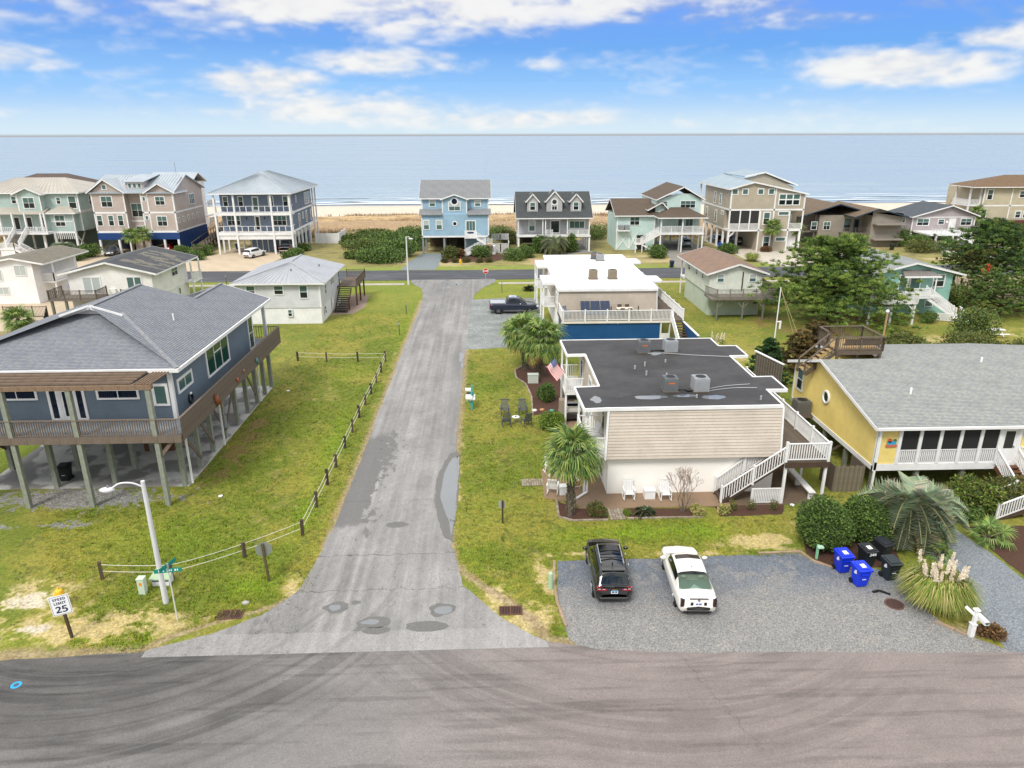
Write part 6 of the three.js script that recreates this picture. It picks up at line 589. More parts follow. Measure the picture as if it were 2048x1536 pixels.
{ // lilac house
  const r = thing('lilac_house', 'lilac grey raised house with dark gable roof and white front deck', 'house', [91, 0, -146]), m = paint('#b0a6a6'), w = bb(); lap(w, '+z', -142, [[85.1, 2.0], [97.9, 2.0], [97.9, 4.8], [92.4, 6.85], [85.1, 4.7]], .22); w.box(85.1, 2, -151, 97.9, 4.7, -142.02); lap(w, '-x', 85.1, rect(-151, -142, 2, 4.7), .22); w.mesh('wall', m, r); gable(r, 'z', 84.6, 98.4, -151.8, -141.3, 4.8, 7.0, 92.4, shing('#5d656c'), { ye2: 4.9 }); trimLines(r, [['+z', -142, 85.1, 97.9, 4.55, 4.72], ['+z', -142, 85.05, 85.25, 1.9, 4.7], ['+z', -142, 97.75, 97.95, 1.9, 4.7], ['+z', -142, 85.1, 97.9, 1.85, 2.05]], MAT.trim, 'trim_board'); for (const [a, c] of [[86, 88.6], [94.9, 97.3]]) win(r, '+z', -142, a, c, 2.95, 4.45, { cols: 2, trim: .16 }); win(r, '+z', -142, 90.3, 91.7, 3.2, 4.3, { trim: .14 }); door(r, '+z', -142, 92.6, 94, 2.1, 4.4, MAT.trim, { glass: null }); bb().cyl([92.2, 3.7, -142], [92.2, 3.7, -141.9], .25, .25, 14).mesh('wall_plaque', MAT.trim, r);
  bb().box(85.6, 1.75, -142, 91.6, 2.05, -136).mesh('deck', MAT.trim, r); rail(r, [85.8, 2.05, -136.1], [91.4, 2.05, -136.1], { h: 1.0, sp: .3, bw: .1, each: false }); stair(r, [91.6, 2, -137.4], [94.6, 0, -135.6], 1.3, 8, { m: MAT.trim }); rail(r, [91.6, 2, -136.7], [94.6, 0, -134.9], { h: 1, sp: .3, bw: .1, each: false }); rail(r, [91.8, 2, -138.1], [94.9, 0, -136.4], { h: 1, sp: .3, bw: .1, each: false }); for (const [x, z] of [[85.3, -142.2], [88.5, -142.2], [86.9, -136.2], [91.3, -136.2], [94, -142], [97.7, -142.2]]) piece(r, 'pile', [.3, 1.9, .3], [x, 0, z], MAT.trim); bb().box(85.6, 0, -150.5, 97.5, 1.9, -146).mesh('storage_wall', mat('#6a6565', .9), r); bb().box(83.6, 1.9, -145.6, 84.9, 2.8, -144.2).mesh('air_unit', MAT.grey, r); bb().box(83.4, 1.75, -145.8, 85.1, 1.9, -144).mesh('unit_platform', MAT.deckGrey, r); for (const z of [-144.4, -147.4]) win(r, '-x', 85.1, z - 1, z, 3.2, 4.4, {});
}
{ // tan house at the right edge
  const r = thing('tan_edge_house', 'tan two storey beach house with brown roof at the far right edge', 'house', [122, 0, -162]), m = paint('#c6bda2'), w = bb(); lap(w, '+z', -157.5, rect(112, 135, 3, 11.2), .26); lap(w, '-x', 112, rect(-170, -157.5, 3, 11.2), .26); w.box(112.02, 3, -170, 135, 11.1, -157.52); w.mesh('wall', m, r); hip(r, 108.8, 137, -165.5, -156.6, 11.4, 13.6, 118, 130, -161, -161, shing('#8a7156')); trimLines(r, [['+z', -157.5, 112, 135, 7.3, 7.6], ['+z', -157.5, 118, 118.25, 3, 11.2], ['+z', -157.5, 111.95, 112.2, 3, 11.2], ['+z', -157.5, 123, 123.25, 7.4, 11.2]], MAT.trim, 'trim_board'); for (const [a, c, v0, v1] of [[112.6, 114, 8.6, 10.9], [119.6, 121, 9, 10.6], [112, 113.4, 4.6, 6.8], [119.6, 121, 4.8, 6.4], [121.3, 122.7, 4.8, 6.4]]) win(r, '+z', -157.5, a, c, v0, v1, { trim: .2 }); for (const y of [4, 7.6]) { bb().box(109.4, y - .3, -164, 112, y, -158).mesh('side_porch', MAT.trim, r); rail(r, [109.5, y, -158.1], [111.9, y, -158.1], { h: 1.1, sp: .3, bw: .1, each: false, post: 99 }); rail(r, [109.5, y, -158.1], [109.5, y, -164], { h: 1.1, sp: .3, bw: .1, each: false, post: 99 }); } for (const [x, z] of [[109.5, -158.2], [109.5, -163], [111.8, -158.2]]) piece(r, 'porch_column', [.3, 11.2, .3], [x, 0, z], MAT.trim); bb().box(114.5, 2.7, -157, 124, 4.5, -155.5).mesh('deck_skirt', wood('#6b4038'), r); for (const [x, z] of [[112.2, -157.7], [116, -157.7], [120, -157.7]]) piece(r, 'pile', [.34, 3, .34], [x, 0, z], MAT.trim); rail(r, [112, .2, -154], [122, .2, -154], { each: false, sp: .5, bw: .16, h: 2.2, name: 'white_fence' });
  r.position.x -= 6.4; r.position.y -= 1.6; r.position.z += 5.5;
}
// ---------------------------------------------------------------- vehicles (built facing -z, then placed)
const gloss = (hex, o = {}) => new THREE.MeshPhysicalMaterial({ color: hex, roughness: .32, metalness: .05, clearcoat: 1, clearcoatRoughness: .04, ...o });
MAT.tyre = mat('#17181a', .85); MAT.rim = mat('#c3c6c9', .3, { metalness: .75 }); MAT.carGlass = new THREE.MeshPhysicalMaterial({ color: '#121a1b', roughness: .04, ior: 1.52 }); MAT.carGlassLight = new THREE.MeshPhysicalMaterial({ color: '#b4c9c2', roughness: .03, transmission: 1, thickness: 0 }); MAT.red = new THREE.MeshPhysicalMaterial({ color: '#a30c12', roughness: .1, clearcoat: 1 }); MAT.redDark = new THREE.MeshPhysicalMaterial({ color: '#2b090b', roughness: .08, clearcoat: 1 }); MAT.chrome = mat('#d4d6d8', .15, { metalness: 1 }); MAT.lampW = new THREE.MeshPhysicalMaterial({ color: '#e6eaee', roughness: .06, clearcoat: 1 });
const lerpRow = (rows, z) => { for (let i = 0; i + 1 < rows.length; i++) { const a = rows[i], b = rows[i + 1]; if (z <= a[0] && z >= b[0]) { const t = (z - a[0]) / (b[0] - a[0] || 1); return a.map((v, k) => mix(v, b[k], t)); } } return z > rows[0][0] ? rows[0] : rows[rows.length - 1]; };
function gridGeo(n, m, f) { const p = [], ix = []; for (let i = 0; i <= n; i++) for (let j = 0; j <= m; j++) p.push(...f(i / n, j / m)); for (let i = 0; i < n; i++) for (let j = 0; j < m; j++) { const a = i * (m + 1) + j, b = a + m + 1; ix.push(a, b, a + 1, b, b + 1, a + 1); } const g = new THREE.BufferGeometry(); g.setAttribute('position', new THREE.Float32BufferAttribute(p, 3)); g.setIndex(ix); g.computeVertexNormals(); g.setAttribute('uv', new THREE.Float32BufferAttribute(new Float32Array(p.length / 3 * 2), 2)); return g; }
function addGeo(parent, g, name, m) { const o = new THREE.Mesh(g, m); o.name = name; o.base = [0, 0, 0]; parent.add(o); return o; }
const seg = (pts, t) => { const k = Math.min(pts.length - 2, Math.floor(t * (pts.length - 1))), f = t * (pts.length - 1) - k; return [mix(pts[k][0], pts[k + 1][0], f), mix(pts[k][1], pts[k + 1][1], f)]; };
function makeCar(root, s) { // s.body rows [z, half width, sill, belt]; s.cabin rows [z, roof y, roof half width]
  const zr = s.body[0][0], zf = s.body[s.body.length - 1][0], L = zr - zf;
  const sect = ([, hw, yb, yt]) => { const q = [[0, yb], [hw * .84, yb], [hw * .96, yb + .1], [hw, mix(yb, yt, .45)], [hw * .985, mix(yb, yt, .74)], [hw * .945, yt - .1], [hw * .86, yt - .025], [0, yt + .035]]; return q; };
  const bodyS = (u, w) => { const r = lerpRow(s.body, mix(zr, zf, u)), q = sect(r), a = Math.abs(w * 2 - 1), p = seg(q, a); return [p[0] * (w < .5 ? 1 : -1) * 1, p[1], r[0]]; };
  // the section runs from the belly (w at the middle) up to the top on each side
  const body = addGeo(root, gridGeo(40, 28, (u, w) => bodyS(u, w)), 'body', s.paint);
  const c0 = s.cabin[0][0], c1 = s.cabin[s.cabin.length - 1][0];
  const cab = (u, w, off = 0) => { const z = mix(c0, c1, u), c = lerpRow(s.cabin, z), b = lerpRow(s.body, z), yb = b[3] - .03, hb = b[1] * .9, q = [[hb, yb], [mix(hb, c[2], .35), mix(yb, c[1], .42)], [mix(hb, c[2], .78), mix(yb, c[1], .8)], [c[2], c[1] - .07], [c[2] * .8, c[1] - .012], [0, c[1] + .035]], a = 1 - Math.abs(w * 2 - 1), p = seg(q, a); return [p[0] * (w < .5 ? 1 : -1), p[1], z]; };
  const cut = s.cut || 0, cabin = addGeo(root, gridGeo(30, 20, (u, w) => cab(mix(cut, 1, u), w)), 'cabin', s.paint); if (cut) for (const [a, b] of [[0, .21], [.79, 1]]) addGeo(cabin, gridGeo(8, 5, (u, w) => cab(u * cut, mix(a, b, w))), 'rear_pillar', s.paint);
  const patch = (u0, u1, w0, w1, name, m, off = .012) => { const e = 1e-3, f = (a, b) => { const u = mix(u0, u1, a), w = mix(w0, w1, b), p = V3(cab(u, w)), n = V3(cab(u + e, w)).sub(p).cross(V3(cab(u, w + e)).sub(p)).normalize(); const out = p.clone().sub(new THREE.Vector3(0, .7, (c0 + c1) / 2)); if (n.dot(out) < 0) n.negate(); p.addScaledVector(n, off); return [p.x, p.y, p.z]; }; return addGeo(cabin, gridGeo(8, 10, f), name, m); };
  for (const [u0, u1, w0, w1, nm, m, off] of s.glass) patch(u0, u1, w0, w1, nm, m || MAT.carGlass, off);
  for (const [z, x] of s.wheels) for (const sd of [1, -1]) { const R = s.r || .34, w = bb(); w.cyl([sd * (x - .2), R, z], [sd * (x + .015), R, z], R, R, 20); const arch = bb(); arch.cyl([sd * (x - .25), R + .02, z], [sd * (x + .004), R + .02, z], R + .07, R + .07, 22); arch.mesh('painted_wheel_arch', MAT.rubber, root); const t = w.mesh('wheel', MAT.tyre, root); const rm = bb(); rm.cyl([sd * (x + .012), R, z], [sd * (x + .022), R, z], R * .66, R * .62, 18); rm.mesh('rim', MAT.black, t); for (let k = 0; k < 5; k++) { const a = k * 1.2566; bb().beam([sd * (x + .03), R, z], [sd * (x + .03), R + Math.sin(a) * R * .62, z + Math.cos(a) * R * .62], .06, .03).mesh('spoke', MAT.rim, t); } }  // arch: black disc paints in the shade of an uncut wheel well
  for (const sd of [1, -1]) { const mr = lerpRow(s.body, s.mirror); bb().ball([sd * (mr[1] + .1), mr[3] + .05, s.mirror], .14, .08, .1, 10, 7).mesh('mirror', s.mirrorM || s.paint, root); }
  for (const [x0, y0, z0, x1, y1, z1, nm, m] of s.boxes || []) for (const sd of x0 * x1 > 0 ? [1, -1] : [1]) bb().box(sd * x0, y0, z0, sd * x1, y1, z1).mesh(nm, m, root);
  return { body, cabin, patch, cab };
}
function vehicle(name, label, cat, x, z, turn, y = 0) { const t = thing(name, label, cat, [x, y, z]); t.rotation.y = turn; t.base = [0, 0, 0]; return t; }
const SUVB = [[2.33, .62, .44, .66], [2.29, .76, .36, .9], [2.2, .84, .28, 1.05], [2.0, .89, .24, 1.08], [1.6, .915, .22, 1.08], [.6, .92, .2, 1.04], [-.7, .92, .2, 1.0], [-1.15, .915, .2, .99], [-1.7, .89, .22, .96], [-2.0, .82, .24, .9], [-2.2, .7, .28, .8], [-2.3, .52, .36, .66], [-2.34, .34, .44, .55]], SUVC = [[2.2, 1.07, .72], [1.94, 1.38, .64], [1.74, 1.57, .59], [1.5, 1.62, .59], [.5, 1.68, .61], [-.2, 1.66, .6], [-.5, 1.6, .58], [-1.2, 1.0, .72]];
const plate = (root, z, y, w, h, bg, fg, rows) => { const p = bb().box(-w / 2, y, z, w / 2, y + h, z + .012).mesh('number_plate', bg, root); for (const [a, c, v, hh] of rows) bb().box(-w / 2 + a * w, y + v * h, z + .012, -w / 2 + c * w, y + (v + hh) * h, z + .015).mesh('plate_mark', fg, p); };
{ // black SUV
  const t = vehicle('black_suv', 'black SUV with silver roof rails parked on gravel beside the white sedan', 'car', 5.66, -29.55, -.03), pt = gloss('#050607', { roughness: .2 });
  makeCar(t, { paint: pt, body: SUVB, cabin: SUVC, mirror: -.95, wheels: [[1.4, .9], [-1.36, .9]], r: .36, mirrorM: pt, glass: [[.012, .1, .2, .8, 'rear_window', MAT.carGlass], [.8, .985, .2, .8, 'windscreen', MAT.carGlass], [.2, .78, .05, .2, 'side_window', MAT.carGlass], [.2, .78, .8, .95, 'side_window', MAT.carGlass], [.46, .70, .36, .64, 'sunroof', new THREE.MeshPhysicalMaterial({ color: '#0a0c10', roughness: .05 }), .02]],
    boxes: [[.56, .84, 2.14, .8, 1.0, 2.29, 'tail_lamp', MAT.red], [.36, .86, 2.2, .58, .96, 2.32, 'tail_lamp', MAT.red], [.42, .93, 2.3, .55, .945, 2.33, 'lamp_strip', MAT.lampW], [.62, .92, 2.27, .74, .98, 2.3, 'lamp_strip', MAT.lampW], [-.64, .46, 2.27, .64, .49, 2.325, 'bumper_strip', MAT.chrome], [-.7, .36, 2.16, .7, .45, 2.28, 'bumper', MAT.black], [-.75, .98, 2.27, .75, 1.0, 2.33, 'tailgate_lip', pt], [-.54, 1.585, 1.62, .54, 1.625, 1.84, 'spoiler', pt]] });
  for (const sd of [1, -1]) bb().cyl([sd * .53, 1.69, 1.4], [sd * .53, 1.72, -.2], .026, .026, 8).mesh('roof_rail', MAT.chrome, t); for (const z of [.95, .35]) bb().beam([-.53, 1.73, z], [.53, 1.73, z], .06, .02).mesh('crossbar', MAT.black, t); bb().cyl([0, 1.66, 1.35], [0, 1.82, 1.45], .035, .012, 6).mesh('antenna_fin', pt, t); 
  plate(t, 2.335, .72, .32, .17, mat('#dfeaf2', .5), mat('#1d3c66', .6), [[.12, .48, .25, .45], [.58, .88, .25, .45]]); bb().box(-.16, .855, 2.337, .16, .89, 2.35).mesh('plate_band', mat('#2f9fd6', .5), t); bb().box(-.1, .9, 2.325, .1, .93, 2.35).box(-.045, .885, 2.325, .045, .945, 2.35).mesh('emblem', mat('#c9932e', .3, { metalness: .6 }), t); for (const sd of [1, -1]) for (const z of [.35, -.55]) bb().box(sd * .905, .98, z, sd * .94, 1.01, z + .16).mesh('door_handle', MAT.chrome, t);
}
{ // white sedan
  const t = vehicle('white_sedan', 'pearl white sedan with dark sunroof parked on gravel beside the black SUV', 'car', 9.34, -28.75, -.055), pt = gloss('#f1ede4');
  makeCar(t, { paint: pt, mirror: -.85, cut: .28, wheels: [[1.48, .885], [-1.47, .885]], r: .335, body: [[2.5, .58, .42, .6], [2.47, .72, .32, .82], [2.4, .8, .26, .98], [2.25, .86, .24, 1.02], [1.9, .9, .22, 1.03], [1.4, .92, .2, 1.0], [.4, .92, .19, .96], [-.7, .92, .19, .94], [-1.2, .915, .2, .93], [-1.75, .9, .2, .88], [-2.1, .85, .22, .8], [-2.32, .74, .26, .7], [-2.45, .56, .32, .6], [-2.5, .36, .4, .5]], cabin: [[1.82, 1.02, .74], [1.3, 1.27, .66], [.95, 1.4, .63], [.5, 1.46, .63], [0, 1.475, .63], [-.35, 1.45, .62], [-.6, 1.38, .62], [-1.3, .95, .76]],
    glass: [[.012, .28, .2, .8, 'rear_window', MAT.carGlassLight], [.79, .985, .2, .8, 'windscreen', MAT.carGlass], [.22, .8, .05, .2, 'side_window', MAT.carGlass], [.22, .8, .8, .95, 'side_window', MAT.carGlass], [.58, .7, .34, .66, 'sunroof', new THREE.MeshPhysicalMaterial({ color: '#2b211d', roughness: .06 })]],
    boxes: [[.63, .58, 2.32, .8, .95, 2.46, 'tail_lamp', MAT.redDark], [-.42, .975, 2.42, .42, 1.0, 2.47, 'brake_light', MAT.redDark], [.24, .66, 2.47, .36, .82, 2.485, 'recess', MAT.black], [-.62, .24, 2.3, .62, .32, 2.42, 'lower_bumper', MAT.black]] });
  plate(t, 2.475, .66, .3, .15, mat('#dfe0ee', .5), mat('#4a57a8', .6), [[.1, .4, .25, .5], [.52, .9, .25, .5]]); bb().cyl([0, .93, 2.46], [0, .93, 2.49], .06, .06, 10).mesh('emblem', MAT.chrome, t); bb().cyl([.45, .28, 2.35], [.45, .28, 2.47], .04, .04, 8).mesh('tailpipe', MAT.black, t); bb().cyl([-.45, .28, 2.35], [-.45, .28, 2.47], .04, .04, 8).mesh('tailpipe', MAT.black, t); bb().box(-.02, 1.47, .6, .02, 1.5, .68).mesh('antenna_fin', MAT.black, t);
  const seat = mat('#c9bfae', .8); for (const x of [-.4, .4]) bb().ball([x, 1.16, 1.0], .17, .09, .06).mesh('headrest', seat, t); bb().box(-.72, .98, 1.05, .72, 1.035, 1.75).mesh('parcel_shelf', mat('#9fa394', .9), t); bb().box(-.7, .7, .7, .7, 1.08, 1.0).mesh('rear_seat', seat, t); bb().box(-.7, .99, -1, .7, 1.0, .7).mesh('cabin_floor', mat('#3a3632', .9), t);
}
{ // dark blue pickup
  const t = vehicle('blue_pickup', 'dark blue crew cab pickup with silver bed cover beside the white roofed duplex', 'pickup truck', 3.15, -84.55, -Math.PI / 2), pt = gloss('#04142e');
  makeCar(t, { paint: pt, mirror: -.75, wheels: [[1.9, .95], [-1.88, .95]], r: .42, mirrorM: MAT.chrome, body: [[2.95, .9, .6, 1.1], [2.92, .97, .5, 1.26], [2.5, .99, .45, 1.3], [1.1, .99, .42, 1.28], [0, .99, .42, 1.25], [-1.0, .99, .42, 1.22], [-1.5, .98, .42, 1.2], [-2.4, .96, .45, 1.14], [-2.8, .9, .5, 1.0], [-2.95, .78, .6, .8]], cabin: [[1.0, 1.26, .8], [.86, 1.86, .7], [.7, 1.94, .7], [0, 1.97, .7], [-.5, 1.92, .69], [-.75, 1.84, .68], [-1.55, 1.24, .82]], glass: [[.01, .06, .2, .8, 'rear_window'], [.72, .985, .2, .8, 'windscreen'], [.14, .7, .05, .2, 'side_window'], [.14, .7, .8, .95, 'side_window']], boxes: [[-.86, 1.3, 1.05, .86, 1.36, 2.85, 'bed_cover', mat('#b9bdc2', .4, { metalness: .3 })], [.8, .95, 2.86, .96, 1.22, 2.97, 'tail_lamp', MAT.red], [-.9, .5, 2.85, .9, .68, 3.02, 'rear_bumper', MAT.chrome], [-.9, .5, -3.0, .9, .66, -2.8, 'front_bumper', MAT.chrome], [.7, .85, -2.92, .92, 1.05, -2.72, 'head_lamp', MAT.lampW], [.92, .4, -1.2, 1.04, .46, 1.2, 'running_board', MAT.chrome], [-.6, 1.975, -.3, .6, 1.985, .6, 'roof_panel', mat('#c9ced6', .25, { metalness: .2 })]] });
}
const suv = (name, label, hex, x, z, turn) => { const t = vehicle(name, label, 'car', x, z, turn), pt = gloss(hex); makeCar(t, { paint: pt, body: SUVB, cabin: SUVC, mirror: -.95, wheels: [[1.4, .9], [-1.36, .9]], r: .36, glass: [[.012, .1, .18, .82, 'rear_window'], [.8, .985, .2, .8, 'windscreen'], [.14, .78, .05, .2, 'side_window'], [.14, .78, .8, .95, 'side_window']], boxes: [[.66, .82, 2.2, .86, 1.02, 2.34, 'tail_lamp', MAT.red], [.6, .68, -2.3, .84, .82, -2.14, 'head_lamp', MAT.lampW], [-.3, .62, 2.3, .3, .78, 2.345, 'number_plate', MAT.white]] }); return t; };
suv('white_suv', 'white compact SUV on the drive of the slate blue porch house', '#ebebe9', -41.3, -128.2, -.35); suv('grey_suv', 'dark grey SUV facing out of the mauve house garage', '#3c3f42', -67.6, -131.6, Math.PI + .1); suv('red_car', 'red car parked under the right garage of the mauve house', '#b3161d', -58.6, -134.8, 0); suv('silver_suv', 'silver SUV parked under the porch of the aqua house', '#8b98a6', 38.1, -137.2, 0); suv('grey_suv', 'grey SUV parked in the open ground level of the tan tall house', '#6f7b86', 48.4, -139.6, .2); suv('black_car', 'dark car among the piles at the left of the tan tall house', '#15171a', 45.6, -141.5, .1);
{ const t = vehicle('grey_pickup', 'grey pickup backed under the slate blue porch house', 'pickup truck', -37.2, -134.2, .12), pt = gloss('#6b7078'); makeCar(t, { paint: pt, mirror: -.75, wheels: [[1.9, .95], [-1.88, .95]], r: .42, body: [[2.95, .9, .6, 1.1], [2.92, .97, .5, 1.26], [1.1, .99, .42, 1.28], [-1.5, .98, .42, 1.2], [-2.8, .9, .5, 1.0], [-2.95, .78, .6, .8]], cabin: [[1.0, 1.26, .8], [.86, 1.86, .7], [0, 1.97, .7], [-.75, 1.84, .68], [-1.55, 1.24, .82]], glass: [[.02, .08, .2, .8, 'rear_window'], [.72, .985, .2, .8, 'windscreen'], [.14, .7, .05, .2, 'side_window'], [.14, .7, .8, .95, 'side_window']], boxes: [[.8, .9, 2.86, .96, 1.22, 2.97, 'tail_lamp', MAT.red], [-.84, 1.27, 1.1, .84, 1.3, 2.85, 'bed', MAT.black], [-.9, .5, 2.85, .9, .68, 3.02, 'rear_bumper', MAT.chrome]] }); }
{ // blue off-roader
  const t = vehicle('blue_offroader', 'bright blue boxy off-roader with pale roof between the two white houses', 'car', -58.6, -98.6, Math.PI - .25), pt = gloss('#0f6ad2'); bb().box(-.8, .55, -.7, .8, 1.1, 2.6).mesh('body', pt, t); bb().box(-.68, .6, -1.95, .68, 1.12, -.68).mesh('bonnet', pt, t); bb().box(-.7, .5, -2.05, .7, 1.05, -1.95).mesh('grille', MAT.black, t); bb().roof([[-.74, 1.1, -.72], [.74, 1.1, -.72], [.68, 1.75, -.35], [-.68, 1.75, -.35]], .04).mesh('windscreen', MAT.carGlass, t); bb().box(-.7, 1.1, -.33, .7, 1.72, 1.3).mesh('cabin', MAT.carGlass, t); bb().box(-.74, 1.72, -.4, .74, 1.82, 1.35).mesh('roof', mat('#dfe3ea', .5), t); for (const x of [-.72, .72]) for (const z of [-.3, .5, 1.28]) piece(t, 'pillar', [.08, .64, .1], [x, 1.1, z], pt); for (const sd of [1, -1]) { for (const z of [-1.45, 1.8]) { const w = bb().cyl([sd * .62, .42, z], [sd * .92, .42, z], .42, .42, 18).mesh('wheel', MAT.tyre, t); bb().cyl([sd * .915, .42, z], [sd * .93, .42, z], .22, .2, 12).mesh('rim', MAT.rim, w); bb().box(sd * .6, .88, z - .5, sd * .95, .96, z + .5).mesh('fender', pt, t); } bb().cyl([sd * .48, .85, -2.06], [sd * .48, .85, -2.1], .13, .13, 12).mesh('head_lamp', MAT.lampW, t); } bb().box(-.85, .5, -2.25, .85, .68, -2.05).mesh('front_bumper', MAT.black, t); bb().box(-.7, 1.1, 1.4, .7, 1.2, 2.55).mesh('bed', MAT.black, t);
}
{ // golf cart under the balcony
  const t = vehicle('golf_cart', 'dark golf cart parked under the far balcony of the black roofed duplex', 'golf cart', 6.35, -50.4, 0), k = gloss('#1c1d20'); bb().box(-.58, .3, -1.1, .58, .62, 1.1).mesh('body', k, t); bb().box(-.55, .62, -1.15, .55, .85, -.7).mesh('cowl', k, t); bb().box(-.5, .62, .1, .5, .78, .6).box(-.5, .78, .52, .5, 1.1, .64).mesh('seat', mat('#c8c4ba', .7), t); bb().box(-.62, 1.8, -.9, .62, 1.88, 1.0).mesh('canopy', mat('#20211f', .6), t); for (const x of [-.55, .55]) for (const z of [-.8, .9]) piece(t, 'canopy_post', [.04, 1.2, .04], [x, .6, z], MAT.black); for (const x of [-.5, .5]) for (const z of [-.75, .75]) bb().cyl([x - .08, .24, z], [x + .08, .24, z], .24, .24, 14).mesh('wheel', MAT.tyre, t); bb().box(-.5, .9, .95, .5, 1.1, 1.15).mesh('rear_seat', mat('#b9b6ae', .7), t);
}
// ---------------------------------------------------------------- plants
const leafMat = (o = {}) => new THREE.MeshPhysicalMaterial({ vertexColors: true, roughness: .75, transmission: .22, thickness: 0, side: THREE.DoubleSide, ...o });
MAT.leaf = leafMat(); MAT.leafDry = leafMat({ transmission: .1, roughness: .95 }); MAT.barkPine = mat('#6a5444', .95, { map: T.bark, bumpMap: T.bark, bumpScale: .03 }); MAT.barkPalm = mat('#8f8371', .95, { map: T.bark, bumpMap: T.bark, bumpScale: .03 }); MAT.barkGrey = mat('#a3927d', .95, { map: T.bark });
const lin = (h) => { const c = new THREE.Color(h); return [c.r, c.g, c.b]; };
function pushLeaf(b, p, d, s, l, w, col, k) { // a folded leaf: from p along d, side s, length l
  const t = [p[0] + d[0] * l, p[1] + d[1] * l, p[2] + d[2] * l], m = [p[0] + d[0] * l * .5, p[1] + d[1] * l * .5, p[2] + d[2] * l * .5], a = [m[0] + s[0] * w, m[1] + s[1] * w, m[2] + s[2] * w], e = [m[0] - s[0] * w, m[1] - s[1] * w, m[2] - s[2] * w], n0 = b.p.length; b.tri(p, a, t); b.tri(p, t, e); b.c ??= []; for (let i = n0; i < b.p.length; i += 3) b.c.push(col[0] * k, col[1] * k, col[2] * k);
}
const rdir = (r) => { const z = r() * 2 - 1, t = r() * 6.2832, q = Math.sqrt(1 - z * z); return [q * Math.cos(t), z, q * Math.sin(t)]; };
const perp = (d, r) => { const a = V3(rdir(r)).cross(V3(d)).normalize(); return [a.x, a.y, a.z]; };
// leaves through an uneven crown: lobes = [[x,y,z,rx,ry,rz]...]
function leaves(b, r, lobes, n, size, cols, o = {}) {
  const vol = lobes.map(l => l[3] * l[4] * l[5]), tot = vol.reduce((a, c) => a + c, 0), seed = r() * 100;
  for (let i = 0; i < n; i++) { let q = r() * tot, k = 0; while (q > vol[k] && k < lobes.length - 1) q -= vol[k++]; const l = lobes[k], d = rdir(r); let f = Math.pow(r(), o.shell ?? .22); f *= .82 + .36 * fbm(d[0] * 2.4 + seed, d[1] * 2.4 + d[2] * 1.9 + k * 7, 3) ; const p = [l[0] + d[0] * l[3] * f, l[1] + d[1] * l[4] * f, l[2] + d[2] * l[5] * f]; if (p[1] < .03) p[1] = .03 + r() * .15; const dd = rdir(r), up = [dd[0] + d[0] * .7, dd[1] + d[1] * .5 + .25, dd[2] + d[2] * .7], L = Math.hypot(...up), e = up.map(v => v / L); pushLeaf(b, p, e, perp(e, r), size * (.7 + r() * .6), size * .34 * (.7 + r() * .6), cols[Math.floor(r() * cols.length)], .8 + r() * .4); }
}
let plantSeed = 100;
function shrub(name, label, cat, x, z, lobes, n, size, cols, group, stems = 4) {
  const t = thing(name, label, cat, [x, 0, z], group), r = rng(plantSeed++), b = bb(); leaves(b, r, lobes.map(l => [x + l[0], l[1], z + l[2], l[3], l[4], l[5]]), n, size, cols); b.mesh('foliage', MAT.leaf, t); const c = bb(); for (let i = 0; i < stems; i++) { const l = lobes[i % lobes.length]; c.cyl([x + (r() - .5) * .3, 0, z + (r() - .5) * .3], [x + l[0] * .9 + (r() - .5) * l[3] * .5, l[1] * .9, z + l[2] * .9], .05, .02, 6); } c.mesh('stem', MAT.barkPine, t); return t;
}
const lump = (w, h, d, k = 5, seed = 1) => { const r = rng(seed), o = [[0, h * .5, 0, w * .7, h * .5, d * .7]]; for (let i = 0; i < k; i++) { const a = i / k * 6.28 + r(); const s = .45 + r() * .25; o.push([Math.cos(a) * w * .5, h * (.3 + r() * .3), Math.sin(a) * d * .5, w * s, h * s * .8, d * s]); } return o; };
const GD = ['#3b561a', '#4b6620', '#40591c', '#5a7826', '#6d882e'].map(lin), GO = ['#4a5a1c', '#5b6822', '#6c7328', '#3d4f1a', '#75702c'].map(lin), GP = ['#4c6a2a', '#5a7a30', '#3f5c24', '#6a8236', '#778c3c'].map(lin), GB = ['#5c7a1c', '#6d8a22', '#4f6b1a', '#84982c'].map(lin), BR = ['#6b4d2a', '#7d5c33', '#58401f', '#8b6a3c'].map(lin), GJ = ['#2a4f1c', '#356022', '#3f6b27', '#254616'].map(lin);
// clipped round bushes by the bins
for (const [x, z, rx, h, lab] of [[17.25, -31.9, 1.28, 2.75, 'left of two clipped round evergreen bushes behind the blue bins'], [19.75, -32.4, 1.2, 2.5, 'right of two clipped round evergreen bushes behind the black bins']]) shrub('round_bush', lab, 'bush', x, z, [[0, h * .5, 0, rx, h * .5, rx], [0, h * .45, 0, rx * .8, h * .42, rx * .8], [.2, h * .4, .2, rx * .95, h * .38, rx * .95]], 15000, .13, GD, 'clipped round bushes');
shrub('green_bush', 'dark green rounded shrub in the mulch bed under the flag', 'bush', 4.7, -54.3, lump(.85, 1.45, .85, 4, 3), 5000, .12, GD); shrub('green_bush', 'bright green rounded shrub between lawn chairs and front palm', 'bush', 4.7, -48.2, lump(.9, 1.2, 1.1, 4, 4), 5000, .12, GB); shrub('brown_bush', 'reddish brown low shrub beside the paving blocks', 'bush', 6.0, -35.5, lump(.6, .75, .4, 4, 5), 1600, .09, [...BR, ...GD]); shrub('yellow_clump', 'yellow green grassy clump at left of the dark path', 'plant', 11.85, -35.4, lump(.35, .45, .35, 3, 6), 700, .16, ['#a9a25a', '#8b9142', '#b5a970'].map(lin)); shrub('yellow_clump', 'yellow green grassy clump at right of the dark path', 'plant', 13.35, -35.5, lump(.35, .45, .35, 3, 7), 700, .16, ['#a9a25a', '#8b9142', '#b5a970'].map(lin));
